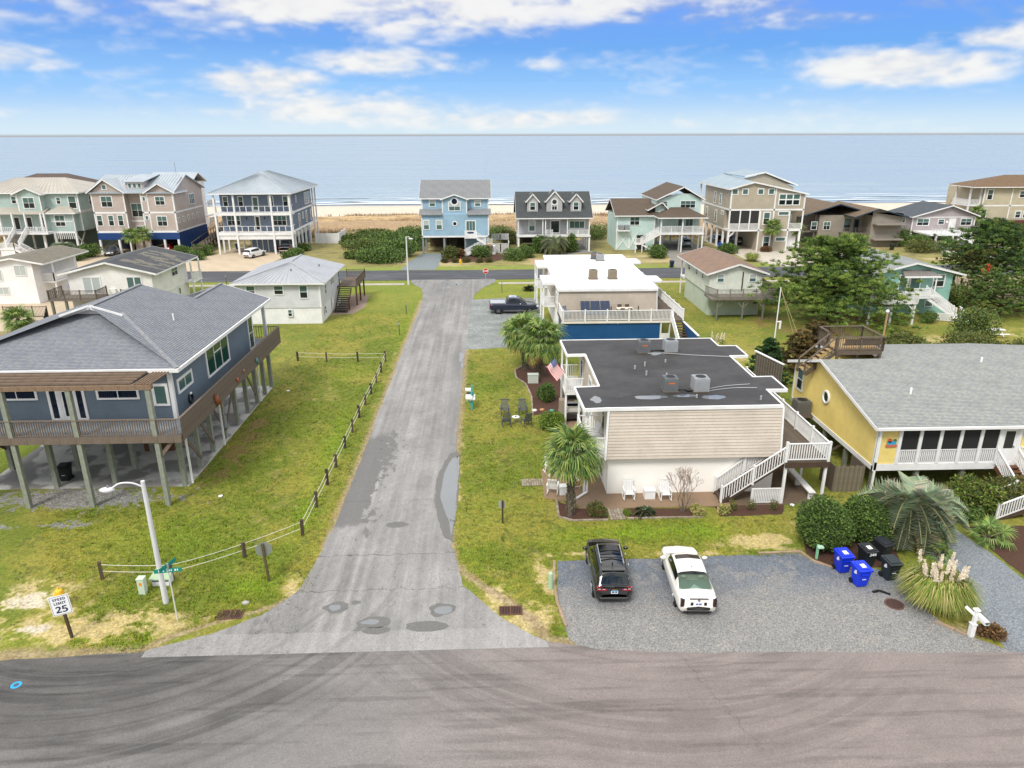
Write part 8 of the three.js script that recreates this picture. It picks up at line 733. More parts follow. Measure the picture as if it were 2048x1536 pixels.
// street lamps
function streetLamp(label, x, z, h, arm, dir) { const t = thing('street_lamp', label, 'street lamp', [x, 0, z], 'street lamps'), w = mat('#e4e5e6', .6, { map: T.dirt }); bb().cyl([x, 0, z], [x, h, z], .13, .085, 12).mesh('pole', w, t); const g = new THREE.TubeGeometry(new THREE.CatmullRomCurve3([[0, h - .3, 0], [dir[0] * arm * .35, h - .05, dir[1] * arm * .35], [dir[0] * arm * .75, h - .02, dir[1] * arm * .75], [dir[0] * arm, h - .2, dir[1] * arm]].map(p => new THREE.Vector3(...p))), 14, .04, 8); const o = new THREE.Mesh(g, w); o.name = 'arm'; t.add(o); const hx = x + dir[0] * (arm + .2), hz = z + dir[1] * (arm + .2); bb().ball([hx, h - .25, hz], .34, .1, .19, 14, 8).mesh('lamp_head', w, t); bb().ball([hx, h - .32, hz], .24, .06, .14, 12, 6).mesh('lens', new THREE.MeshPhysicalMaterial({ color: '#cfd6d8', roughness: .15 }), t); bb().cyl([hx + .05, h - .18, hz], [hx + .05, h - .05, hz], .045, .04, 8).mesh('sensor', MAT.grey, t); }
streetLamp('near pale street lamp with curved arm standing behind the street name sign', -15.12, -28.3, 6.3, 1.25, [-.98, .2]); streetLamp('far thin street lamp at the end of the lane', -11.4, -101.9, 6.9, .7, [.8, .6]);
// signs
const { FontLoader } = await import('three/addons/loaders/FontLoader.js'), { TextGeometry } = await import('three/addons/geometries/TextGeometry.js'); const font = await new FontLoader().loadAsync('fonts/droid/droid_sans_bold.typeface.json');
function text(parent, s, size, x, y, z, m, turn = 0, name = 'lettering') { const g = new TextGeometry(s, { font, size, depth: .004, curveSegments: 4 }); g.computeBoundingBox(); const b = g.boundingBox; g.translate(-(b.max.x + b.min.x) / 2, -(b.max.y + b.min.y) / 2, 0); const o = new THREE.Mesh(g, m); o.name = name; o.position.set(x, y, z); o.rotation.y = turn; parent.add(o); return o; }
const plateGeo = (w, h, r, d) => { const s = new THREE.Shape(); s.moveTo(-w / 2 + r, -h / 2); s.lineTo(w / 2 - r, -h / 2); s.quadraticCurveTo(w / 2, -h / 2, w / 2, -h / 2 + r); s.lineTo(w / 2, h / 2 - r); s.quadraticCurveTo(w / 2, h / 2, w / 2 - r, h / 2); s.lineTo(-w / 2 + r, h / 2); s.quadraticCurveTo(-w / 2, h / 2, -w / 2, h / 2 - r); s.lineTo(-w / 2, -h / 2 + r); s.quadraticCurveTo(-w / 2, -h / 2, -w / 2 + r, -h / 2); return new THREE.ExtrudeGeometry(s, { depth: d, bevelEnabled: false }); };
const put = (parent, g, name, m, x, y, z, turn = 0) => { const o = new THREE.Mesh(g, m); o.name = name; o.position.set(x, y, z); o.rotation.y = turn; parent.add(o); return o; };
{ const t = thing('speed_limit_sign', 'white speed limit 25 sign on a short leaning wooden post', 'sign', [-18.16, 0, -26.0]); t.rotation.z = .06; piece(t, 'post', [.1, 2.0, .1], [-18.16, 0, -26.0], wood('#5d4a38')); const g = new THREE.Group(); const pl = put(t, plateGeo(.62, .78, .04, .012), 'sign_plate', mat('#f5f6f6', .45), 0, 1.72, .06, .35); const k = mat('#1a2748', .5); put(pl, plateGeo(.57, .73, .03, .002), 'border', k, 0, 0, .0115); put(pl, plateGeo(.545, .705, .03, .002), 'face', mat('#f5f6f6', .45), 0, 0, .0125); text(pl, 'SPEED', .1, 0, .25, .015, k); text(pl, 'LIMIT', .1, 0, .09, .015, k); text(pl, '25', .26, 0, -.16, .015, k); pl.scale.setScalar(1.2); }
function hydrant(label, x, z) { const t = thing('fire_hydrant', label, 'fire hydrant', [x, 0, z], 'fire hydrants'), m = mat('#e3b62c', .5); bb().cyl([x, 0, z], [x, .55, z], .13, .12, 14).mesh('barrel', m, t); bb().cyl([x, .02, z], [x, .08, z], .18, .18, 14).mesh('base_flange', m, t); bb().ball([x, .58, z], .15, .14, .15, 14, 8).mesh('bonnet', m, t); bb().cyl([x, .7, z], [x, .78, z], .04, .03, 6).mesh('operating_nut', m, t); for (const s of [1, -1]) bb().cyl([x, .42, z], [x + s * .21, .42, z], .065, .065, 10).mesh('hose_outlet', m, t); bb().cyl([x, .4, z], [x, .4, z + .22], .08, .08, 10).mesh('pumper_outlet', m, t); bb().cyl([x, .52, z], [x, .56, z], .17, .17, 14).mesh('top_flange', m, t); t.scale.setScalar(1.25); }
hydrant('yellow fire hydrant just behind the speed limit sign', -19.85, -28.3); hydrant('yellow fire hydrant at the roadside before the light blue house', -4.46, -118.4);
{ const t = thing('street_name_sign', 'two crossed teal street name blades on a thin pale post', 'sign', [-14.07, 0, -27.0]); bb().cyl([-14.07, 0, -27], [-14.07, 2.62, -27], .035, .03, 8).mesh('post', mat('#cfd3c6', .6), t); const tl = mat('#0b8a78', .5), wt = mat('#f2f6f4', .5); const b1 = put(t, plateGeo(1.15, .2, .03, .012), 'name_blade', tl, 0, 2.62, .02, .15); for (const [x, w, h] of [[-.36, .06, .11], [-.26, .05, .08], [-.18, .05, .08], [-.02, .05, .1], [.06, .05, .08], [.14, .04, .08], [.3, .06, .1], [.39, .05, .08]]) put(b1, plateGeo(w, h, .008, .003), 'lettering', wt, x, 0, .0125); put(t, plateGeo(1.0, .2, .03, .012), 'name_blade', tl, 0, 2.86, -.02, 1.25); bb().box(-14.11, 2.5, -27.04, -14.03, 2.95, -26.96).mesh('bracket', MAT.galv, t); }
const octa = (r, d) => { const s = new THREE.Shape(); for (let i = 0; i < 8; i++) { const a = Math.PI / 8 + i * Math.PI / 4; i ? s.lineTo(Math.cos(a) * r, Math.sin(a) * r) : s.moveTo(Math.cos(a) * r, Math.sin(a) * r); } return new THREE.ExtrudeGeometry(s, { depth: d, bevelEnabled: false }); };
{ const t = thing('stop_sign', 'red stop sign facing the lane at the far street corner', 'sign', [-.25, 0, -100.4]); piece(t, 'post', [.07, 2.0, .07], [-.25, 0, -100.4], MAT.galv); const p = put(t, octa(.41, .012), 'sign_plate', mat('#f4f4f4', .5), 0, 2.2, .04); put(p, octa(.385, .003), 'face', mat('#c01622', .5), 0, 0, .012); text(p, 'STOP', .23, 0, 0, .0155, mat('#f6f6f6', .5)); const q = thing('stop_sign', 'stop sign seen from behind on a wooden post at the lane mouth', 'sign', [-10.81, 0, -29.82]); piece(q, 'post', [.1, 2.1, .1], [-10.81, 0, -29.82], wood('#6d5f43')); put(q, octa(.41, .012), 'sign_plate', mat('#8f978a', .5, { metalness: .3 }), 0, 1.75, .06 - .14, .25); q.rotation.z = .05; }
// utility boxes, drains, covers
{ const t = thing('utility_pedestal', 'pale green square utility pedestal with orange sticker by the near street lamp', 'utility box', [-16.5, 0, -29.1]), m = mat('#c3d3bf', .6); bb().box(-16.65, 0, -29.25, -16.35, .8, -28.95).mesh('cabinet', m, t); bb().box(-16.67, .8, -29.27, -16.33, .86, -28.93).mesh('cap', m, t); bb().box(-16.56, .5, -28.95, -16.44, .66, -28.942).mesh('sticker', mat('#e88a1c', .6), t);
  const u = thing('utility_box', 'low green topped utility box behind the near street lamp pole', 'utility box', [-16.0, 0, -29.9]); bb().box(-16.3, 0, -30.1, -15.5, .42, -29.6).mesh('cabinet', mat('#e7e6ea', .6), u); bb().roof([[-16.4, .45, -29.5], [-15.4, .45, -29.5], [-15.5, .62, -30.2], [-16.3, .62, -30.2]], .05).mesh('lid', mat('#9fb592', .7), u); bb().box(-16.28, .26, -29.6, -15.52, .36, -29.592).mesh('label_band', mat('#5b5a86', .6), u);
  const v = thing('cable_pedestal', 'pale green round cable pedestal at the gravel bay corner', 'utility box', [2.81, 0, -28.75]), k = mat('#a9c3a2', .55); bb().cyl([2.81, 0, -28.75], [2.81, .8, -28.75], .13, .12, 14).mesh('tube', k, v); bb().ball([2.81, .8, -28.75], .12, .1, .12, 14, 8).mesh('cap', k, v);
  const w = thing('green_stake', 'pale green square stake in front of the left round bush', 'post', [16.58, 0, -30.7]); piece(w, 'stake', [.1, .85, .1], [16.58, 0, -30.7], mat('#86c49a', .6)); piece(w, 'cap', [.28, .1, .2], [16.66, .7, -30.62], mat('#bfe0c8', .6)); }
function grate(label, x, z, w, d, turn) { const t = thing('storm_grate', label, 'drain', [x, .012, z], 'storm drains'); t.rotation.y = turn; t.base = [0, 0, 0]; const m = mat('#6a4a3b', .8, { map: T.dirt }); bb().box(-w / 2, 0, -d / 2, w / 2, .004, d / 2).mesh('painted_pit', MAT.rubber, t); for (const s of [-1, 1]) { bb().box(-w / 2, 0, s * d / 2 - .03, w / 2, .03, s * d / 2 + .03).mesh('frame', m, t); bb().box(s * w / 2 - .03, 0, -d / 2, s * w / 2 + .03, .032, d / 2).mesh('frame', m, t); } bb().box(-.03, 0, -d / 2, .03, .032, d / 2).mesh('frame', m, t); for (let k = 1; k < 14; k++) if (k !== 7) piece(t, 'bar', [.03, .025, d - .06], [-w / 2 + k * w / 14, 0, 0], m); }  // flat black sheet under the bars paints in the shade of the pit
grate('rusty storm drain grate on the left grass verge', -11.85, -27.3, 1.1, .62, .02); grate('rusty storm drain grate on the right dry verge', .85, -27.1, 1.0, .58, 0);
{ const t = thing('manhole_cover', 'round rusty manhole cover in the gravel bay', 'manhole cover', [18.54, 0, -26.9]), m = mat('#6b4c40', .8, { map: T.dirt }); bb().cyl([18.54, 0, -26.9], [18.54, .035, -26.9], .42, .42, 26).mesh('frame', m, t); bb().cyl([18.54, .035, -26.9], [18.54, .045, -26.9], .35, .34, 24).mesh('lid', mat('#5a4138', .85, { map: T.speck }), t);
  const u = thing('valve_cover', 'small valve cover ringed with blue paint on the street', 'manhole cover', [-18.82, 0, -23.2]); bb().cyl([-18.82, .008, -23.2], [-18.82, .018, -23.2], .2, .2, 20).mesh('paint_ring', mat('#2a9fd8', .7), u); bb().cyl([-18.82, .018, -23.2], [-18.82, .024, -23.2], .1, .1, 16).mesh('lid', mat('#4a5660', .7), u);
  const s = thing('rubber_scrap', 'black strip of torn rubber lying on the gravel', 'debris', [18.4, .02, -27.75]); bb().beam([18.0, .04, -27.8], [18.35, .06, -27.9], .12, .04).mesh('strip', MAT.rubber, s); bb().beam([18.35, .06, -27.9], [18.75, .03, -27.6], .12, .04).mesh('strip_end', MAT.rubber, s); }
// mailboxes
{ const t = thing('mailbox_cluster', 'stack of white and black mailboxes on a turquoise post beside the lane', 'mailbox', [-1.37, 0, -52.3]), tq = mat('#28a8a4', .6), G = (x, y, z, m, nm) => { const b = bb(); b.box(x - .28, y, z - .1, x + .24, y + .14, z + .1); b.cyl([x - .28, y + .14, z], [x + .24, y + .14, z], .1, .1, 12); return b.mesh('mailbox', m, t); }; piece(t, 'post', [.14, 1.5, .14], [-1.37, 0, -52.3], tq); piece(t, 'tall_post', [.12, 1.75, .12], [-1.37, 0, -53.1], tq); bb().beam([-1.37, .35, -52.3], [-1.7, .9, -52.3], .1, .1).mesh('brace', tq, t); bb().box(-1.75, .9, -53.2, -1.1, .96, -52.0).mesh('shelf', MAT.white, t); const wm = mat('#f3f3f1', .5), km = mat('#24262a', .5); G(-1.55, 1.0, -52.05, wm); G(-1.55, 1.0, -52.35, wm); G(-1.5, 1.0, -52.65, km); G(-1.5, 1.0, -52.95, km); G(-1.6, 1.25, -53.2, wm); bb().box(-1.26, 1.2, -52.5, -1.22, 1.3, -52.36).mesh('flag', MAT.red, t);
  const u = thing('mailbox_post', 'white mailbox on a square white post before the pampas grass', 'mailbox', [20.65, 0, -24.65]); piece(u, 'post', [.13, 1.3, .13], [20.65, 0, -24.65], MAT.white); piece(u, 'base_sleeve', [.2, .6, .2], [20.65, 0, -24.65], MAT.white); piece(u, 'sleeve_cap', [.25, .05, .25], [20.65, .6, -24.65], MAT.white); piece(u, 'post_cap', [.22, .07, .22], [20.65, 1.3, -24.65], MAT.white); const b = bb(); b.box(20.78, .86, -24.75, 20.98, 1.0, -24.2); b.cyl([20.88, 1.0, -24.75], [20.88, 1.0, -24.2], .1, .1, 12); b.mesh('mailbox', MAT.white, u); bb().box(20.82, .9, -24.2, 20.94, .96, -24.19).mesh('number_tag', mat('#2c6b58', .6), u); bb().beam([20.65, 1.05, -24.65], [20.3, 1.35, -24.85], .12, .1).mesh('newspaper_holder', MAT.white, u); bb().box(20.65, .8, -24.7, 20.98, .85, -24.6).mesh('arm', MAT.white, u); }
// wheeled bins: built facing +z
function bin(label, hex, x, z, turn, o = {}) { const t = thing('wheeled_bin', label, 'bin', [x, 0, z], o.group || 'wheeled bins'); t.rotation.y = turn; t.base = [0, 0, 0]; const m = mat(hex, .45), b = bb(), lo = [[-.24, .06, .22], [.24, .06, .22], [.24, .06, -.22], [-.24, .06, -.22]], hi = [[-.31, 1.0, .36], [.31, 1.0, .36], [.31, 1.0, -.34], [-.31, 1.0, -.34]]; for (let i = 0; i < 4; i++) b.quad(lo[i], lo[(i + 1) % 4], hi[(i + 1) % 4], hi[i]); b.poly(lo, [0, -1, 0]); b.poly(hi, [0, 1, 0]); b.box(-.34, .93, -.37, .34, 1.0, .4); b.box(-.2, .72, .28, .2, .86, .36); b.mesh('body', m, t); const l = bb(); l.roof([[-.34, 1.1, -.38], [-.34, 1.03, .42], [.34, 1.03, .42], [.34, 1.1, -.38]], .05); l.roof([[-.24, 1.125, -.28], [-.24, 1.075, .3], [.24, 1.075, .3], [.24, 1.125, -.28]], .05); const lid = l.mesh('lid', m, t); bb().cyl([-.3, 1.04, -.44], [.3, 1.04, -.44], .025, .025, 8).mesh('handle', m, t); for (const s of [1, -1]) bb().cyl([s * .2, .13, -.26], [s * .3, .13, -.26], .13, .13, 14).mesh('wheel', MAT.rubber, t);
  if (o.label !== false) { bb().roof([[-.11, 1.13, -.06], [-.11, 1.105, .2], [.11, 1.105, .2], [.11, 1.13, -.06]], .01).mesh('sticker', mat('#efece4', .6), lid); } if (o.mark) { for (const [y0, y1, z0, z1] of [[.78, .9, .0, .1], [.68, .8, -.06, .04], [.72, .76, .04, .12]]) bb().box(-.312, y0, z0, -.296, y1, z1).mesh('emblem', MAT.white, t); bb().box(-.1, .48, .298, .1, .51, .312).mesh('maker_strip', mat('#dfe6ee', .6), t); } if (o.num) { text(t, o.num, .17, 0, .9, .405, mat('#e9ece9', .7), 0, 'painted_number'); } return t; }
bin('left blue recycling bin behind the other blue one', '#0a30c8', 17.35, -29.6, .1, { mark: 1 }); bin('front blue recycling bin nearest the street', '#0b35d6', 17.65, -28.45, .12, { mark: 1 }); bin('black bin with white painted number beside the blue bins', '#1d2226', 18.75, -30.0, .15, { num: '346' }); bin('front right black bin with white emblem', '#232c31', 19.35, -28.9, .12, { mark: 1, label: false }); bin('rearmost black bin with plain rounded lid', '#23262b', 19.85, -30.55, .3, { label: false });
bin('black bin standing under the slate blue stilt house', '#171a1d', -26.6, -41.1, .1, { mark: 1, label: false }); bin('dark blue bin at the roadside left of the pale green house', '#1c2f45', 29.9, -114.2, 0, { label: false }); bin('blue bin at the piles of the tan tall house', '#1450b4', 43.9, -133.6, 0, { label: false }); bin('dark blue bin under the left side of the slate porch house', '#16294d', -47.2, -137.2, 0, { label: false }); bin('black bin with lime green lid by the weathered duplex', '#2a2f2a', 75.2, -130.4, 0, { label: false }); bin('dark blue bin under the white stair deck', '#151d33', 16.7, -39.6, .1, { label: false });
// air conditioners: one of each kind, then copies
function acUnit(label, x, y, z, hex, rx = .42, h = .86) { const t = thing('air_conditioner', label, 'air conditioner', [x, y, z], 'air conditioners on roofs'), m = mat(hex, .6, { map: T.dirt }), w = rx; t.base = [0, 0, 0]; bb().box(-w, .06, -w, w, h, w).mesh('casing', m, t); for (let k = 0; k < 9; k++) { const y0 = .14 + k * (h - .26) / 9; bb().box(-w + .04, y0, w, w - .04, y0 + .03, w + .012).mesh('louvre', m, t); bb().box(-w - .012, y0, -w + .04, -w, y0 + .03, w - .04).mesh('louvre', m, t); } bb().cyl([0, h, 0], [0, h + .035, 0], w * .95, w * .9, 22).mesh('top_ring', m, t); bb().cyl([0, h + .035, 0], [0, h + .042, 0], w * .7, w * .7, 20).mesh('fan_guard', MAT.black, t); bb().box(-w * 1.15, 0, -w * 1.1, w * 1.15, .06, w * 1.1).mesh('base_pad', MAT.weather, t); return t; }
const ac = acUnit('grey air conditioner with orange label at front left of the black roof', 11.1, 5.61, -40.75, '#707475'); bb().box(-.2, .55, .425, .2, .62, .436).mesh('label', mat('#d86a2c', .6), ac); copy(ac, [11.2, 5.61, -48.9], 0, 'grey air conditioner with orange label at rear left of the black roof'); const ac2 = acUnit('pale grey round topped air conditioner at front right of the black roof', 12.95, 5.61, -40.7, '#a3a7a9', .46); copy(ac2, [13.15, 5.61, -49.0], 0, 'pale grey air conditioner at rear right of the black roof'); const ac3 = acUnit('brown air conditioner at left front of the white roof', 11.9, 5.06, -79.3, '#8c7f6b', .45, 1.0); copy(ac3, [14.1, 5.06, -79.3], 0, 'brown air conditioner at right front of the white roof'); copy(ac, [14.0, 5.06, -92.8], 0, 'left air conditioner of the pair at the rear of the white roof'); copy(ac2, [14.55, 5.06, -91.4], 0, 'right air conditioner of the pair at the rear of the white roof');
{ const a = acUnit('dark grey air conditioner on a wooden stand beside the yellow wall', 22.15, 1.75, -46.3, '#6b6a66', .5, .95); const t = thing('unit_stand', 'wooden stand carrying the air conditioner at the yellow wall', 'stand', [22.15, 0, -46.3]); bb().box(21.5, 1.6, -47, 22.78, 1.74, -45.6).mesh('platform', MAT.weather, t); for (const z of [-46.9, -45.7]) { piece(t, 'leg', [.1, 1.6, .1], [21.6, 0, z], MAT.weather); } }
// chairs
function rocker(label, hex, x, y, z, turn, group) { const t = thing('rocking_chair', label, 'chair', [x, y, z], group), m = mat(hex, .55, { map: T.dirt }); t.rotation.y = turn; t.base = [0, 0, 0]; for (let k = 0; k < 5; k++) bb().box(-.27, .42 - k * .012, .24 - k * .11, .27, .445 - k * .012, .33 - k * .11).mesh('seat_slat', m, t); for (let k = 0; k < 6; k++) bb().beam([-.24 + k * .096, .4, -.2], [-.24 + k * .096, 1.08, -.42], .07, .02).mesh('back_slat', m, t); bb().beam([-.3, 1.08, -.42], [.3, 1.08, -.42], .04, .08).mesh('top_rail', m, t); for (const s of [1, -1]) { bb().beam([s * .31, .64, -.3], [s * .31, .64, .34], .09, .03).mesh('arm', m, t); bb().beam([s * .3, .1, .28], [s * .3, .64, .28], .05, .05).mesh('leg', m, t); bb().beam([s * .3, .1, -.2], [s * .3, .66, -.3], .05, .05).mesh('leg', m, t); const g = new THREE.TubeGeometry(new THREE.CatmullRomCurve3([new THREE.Vector3(s * .3, .16, -.55), new THREE.Vector3(s * .3, .035, -.15), new THREE.Vector3(s * .3, .035, .15), new THREE.Vector3(s * .3, .12, .48)]), 10, .026, 6); const o = new THREE.Mesh(g, m); o.name = 'rocker'; t.add(o); } return t; }
{ const g = rocker('rear left grey rocking chair of the lawn circle', '#5c6160', 1.2, 0, -51.2, 0, 'grey rocking chairs on the lawn'); copy(g, [2.6, 0, -51.2], .1, 'rear right grey rocking chair of the lawn circle'); copy(g, [1.25, 0, -48.9], Math.PI + .1, 'front left grey rocking chair of the lawn circle'); copy(g, [2.75, 0, -48.9], Math.PI + .4, 'front right grey rocking chair of the lawn circle'); const t = thing('side_table', 'small round white table amid the grey lawn chairs', 'table', [1.98, 0, -49.5]); bb().cyl([1.98, .44, -49.5], [1.98, .47, -49.5], .28, .28, 20).mesh('table_top', MAT.white, t); for (let k = 0; k < 3; k++) bb().cyl([1.98, .44, -49.5], [1.98 + Math.cos(k * 2.1) * .24, 0, -49.5 + Math.sin(k * 2.1) * .24], .015, .015, 6).mesh('leg', MAT.grey, t); bb().cyl([1.98, .47, -49.5], [1.98, .52, -49.5], .07, .06, 10).mesh('ash_tray', MAT.black, t);
  const w = rocker('left white rocking chair against the stucco wall', '#f4f4f2', 8.2, .035, -37.35, 0, 'white rocking chairs'); copy(w, [10.35, .035, -37.2], 0, 'right white rocking chair beside the bare tree'); copy(w, [3.75, .035, -38.2], Math.PI - .2, 'white rocking chair on the patio corner left of the front palm'); copy(w, [5.25, .035, -39.2], -1.2, 'white rocking chair half hidden behind the front palm trunk'); copy(w, [3.9, .035, -40.7], .4, 'white rocking chair at the far left of the patio'); copy(w, [4.7, .035, -41.0], -.2, 'white rocking chair deepest under the front palm crown'); copy(w, [6.35, 2.6, -40.2], -1.3, 'white rocking chair up on the near balcony');
  const bx = (l, x, z, s) => { const t = thing('storage_box', l, 'box', [x, .035, z]); piece(t, 'box', [s, .5, s * .8], [x, .035, z], MAT.white); piece(t, 'lid', [s + .06, .06, s * .8 + .06], [x, .535, z], MAT.white); }; bx('white square side box between the white rocking chairs at the wall', 9.45, -37.45, .62); bx('white side box behind the front palm trunk', 4.4, -38.1, .5); }
{ const t = thing('wooden_bench', 'long pale plank bench under the white stair deck', 'bench', [18.9, 0, -38.6]); bb().box(18.75, .5, -40.6, 19.15, .56, -36.7).mesh('seat', MAT.trim, t); for (const z of [-36.9, -38.7, -40.4]) piece(t, 'leg', [.3, .5, .08], [18.95, 0, z], MAT.trim); }
// flag on the balcony
{ const t = thing('flag', 'American flag on a slanted pole at the far balcony', 'flag', [5.5, 3.3, -50.6]); const cv = document.createElement('canvas'); cv.width = 380; cv.height = 200; const x = cv.getContext('2d'); for (let i = 0; i < 13; i++) { x.fillStyle = i % 2 ? '#f2efe9' : '#b3212f'; x.fillRect(0, i * 200 / 13, 380, 200 / 13 + 1); } x.fillStyle = '#2a3a78'; x.fillRect(0, 0, 152, 108); x.fillStyle = '#f2efe9'; for (let r = 0; r < 9; r++) for (let c = 0; c < (r % 2 ? 5 : 6); c++) { x.beginPath(); x.arc(13 + c * 25 + (r % 2 ? 12 : 0), 10 + r * 11, 3.4, 0, 7); x.fill(); } const tx = new THREE.CanvasTexture(cv); tx.colorSpace = THREE.SRGBColorSpace; bb().cyl([5.5, 2.9, -50.6], [4.25, 4.15, -50.3], .018, .014, 8).mesh('pole', MAT.white, t); const g = new THREE.PlaneGeometry(1.5, .9, 20, 8), p = g.attributes.position; const A = new THREE.Vector3(4.28, 4.1, -50.3), ex = new THREE.Vector3(.45, -.62, .28).normalize(), ey = new THREE.Vector3(.66, .7, -.15).normalize(); for (let i = 0; i < p.count; i++) { const u = p.getX(i) + .75, v = p.getY(i) + .45, q = A.clone().addScaledVector(ex, u * .86).addScaledVector(ey, v); q.z += Math.sin(u * 5) * .06; q.x += Math.cos(u * 4) * .04; p.setXYZ(i, q.x - 5.5, q.y - 3.3, q.z + 50.6); } g.computeVertexNormals(); const o = new THREE.Mesh(g, new THREE.MeshPhysicalMaterial({ map: tx, roughness: .9, side: THREE.DoubleSide, transmission: .15, thickness: 0 })); o.name = 'cloth'; t.add(o); }
// timber screens, fences and poles
{ const t = thing('trash_enclosure', 'weathered vertical board enclosure between the stair deck and yellow house', 'fence', [21.5, 0, -38.5]); for (let k = 0; k < 13; k++) piece(t, 'board', [.13, 1.75 - (k % 3) * .04, .025], [20.72 + k * .14, 0, -37.75], k % 2 ? wood('#958a74') : wood('#857a66')); for (let k = 0; k < 12; k++) piece(t, 'board', [.025, 1.7, .13], [20.66, 0, -37.85 - k * .14], MAT.weather); for (let k = 0; k < 12; k++) piece(t, 'board', [.025, 1.7, .13], [22.5, 0, -37.85 - k * .14], MAT.weather);
  const u = thing('timber_screen', 'tall grey timber screen wall at the rear corner of the yellow house', 'fence', [21.6, 0, -52]); for (let k = 0; k < 22; k++) piece(u, 'board', [.03, 4.15, .15], [22.0 - k * .035, 0, -49.9 - k * .16], k % 2 ? MAT.weather : MAT.deckGrey); bb().beam([22.05, 4.2, -49.8], [21.2, 4.2, -53.5], .16, .08).mesh('cap_rail', MAT.trim, u);
  const v = thing('utility_mast', 'slender white mast with guy wires behind the black roofed duplex', 'mast', [29.3, 0, -69.2]); bb().cyl([29.3, 0, -69.2], [29.3, 6.0, -69.2], .07, .05, 8).mesh('mast', MAT.pvc, v); for (const [x, z] of [[31.3, -66.5], [30.9, -67]]) bb().cyl([29.3, 5.9, -69.2], [x, 0, z], .018, .018, 5).mesh('guy_wire', mat('#b9a77c', .8), v); bb().cyl([29.8, 3, -77], [29.8, 3.001, -77], .01, .01, 4).mesh('wire_clamp', MAT.steel, v);
  const w = thing('lawn_table', 'white picnic table on the dry lawn behind the hedge', 'table', [54.2, 0, -71.6]); bb().box(53.4, .7, -72, 55, .76, -71.2).mesh('table_top', MAT.white, w); for (const z of [-72.6, -70.6]) bb().box(53.4, .42, z - .15, 55, .47, z + .15).mesh('bench', MAT.white, w); for (const x of [53.7, 54.7]) { bb().beam([x, 0, -72.3], [x, .7, -71.5], .08, .08).mesh('leg', MAT.white, w); bb().beam([x, 0, -70.9], [x, .7, -71.7], .08, .08).mesh('leg', MAT.white, w); }
  const y = thing('picket_fence', 'short white picket fence on the lilac house lawn', 'fence', [81, 0, -121.5]); for (let k = 0; k < 14; k++) piece(y, 'picket', [.14, 1.0, .05], [80 + k * .26, 0, -123 + Math.abs(k - 6) * .05], MAT.white); bb().box(80, .7, -123.06, 83.4, .8, -123.02).mesh('rail', MAT.white, y);
  const s = thing('sand_fence', 'low weathered sand fence along the dune crest', 'fence', [0, 0, -188]); for (let x = -40; x < 60; x += 2.2) piece(s, 'picket', [.12, 1.1 + (Math.abs(Math.round(x * 7)) % 5) * .05, .08], [x, 0, -187.5 + Math.sin(x * .2) * .6], MAT.weather);
  const d = thing('dune_walkway', 'weathered wooden dune walkway between the mauve and slate blue houses', 'boardwalk', [-54, 0, -140]); bb().beam([-51.6, 1.4, -129.5], [-55.6, 2.2, -158], 1.8, .16).mesh('walkway_deck', MAT.weather, d); for (const s2 of [-.9, .9]) rail(d, [-51.6 + s2, 1.4, -129.5], [-55.6 + s2, 2.2, -158], { h: 1.0, sp: 2.2, bw: .1, m: MAT.weather, each: false, post: 2.2 }); for (let k = 0; k < 10; k++) for (const s2 of [-.8, .8]) piece(d, 'pile', [.16, 1.5 + k * .08, .16], [-51.8 + s2 - k * .4, 0, -130 - k * 3], MAT.weather);
  const q = thing('white_fence_panel', 'white vinyl fence enclosure right of the slate blue porch house', 'fence', [-31, 0, -147]); bb().box(-34, 0, -144.1, -29.5, 2.0, -144).mesh('panel', MAT.white, q); bb().box(-29.5, 0, -151, -29.4, 2.0, -144).mesh('panel', MAT.white, q); for (const [x, z] of [[-34, -144], [-31.7, -144], [-29.45, -144], [-29.45, -147.5], [-29.45, -151]]) piece(q, 'post', [.16, 2.15, .16], [x, 0, z], MAT.white);
  const f = thing('yard_fence', 'black metal railing round the yard at the left edge', 'fence', [-54, 0, -80]); for (const [a, b] of [[[-57.5, -84.5], [-52.4, -84.5]], [[-52.4, -84.5], [-49.5, -79]], [[-50.5, -77.5], [-44, -77.5]]]) rail(f, [a[0], 0, a[1]], [b[0], 0, b[1]], { h: 1.3, sp: .16, bw: .025, m: MAT.black, post: 2, pw: .07, up: .1, each: false, cap: .04 });
  const pr = thing('propane_tank', 'upright white propane tank beside the light blue house stairs', 'tank', [1.2, 0, -128.6]); bb().cyl([1.2, .1, -128.6], [1.2, 1.5, -128.6], .38, .38, 16).mesh('tank', MAT.pvc, pr); bb().ball([1.2, 1.5, -128.6], .38, .22, .38, 16, 8).mesh('dome', MAT.pvc, pr); bb().cyl([1.2, 0, -128.6], [1.2, .12, -128.6], .3, .3, 14).mesh('foot_ring', MAT.grey, pr); }
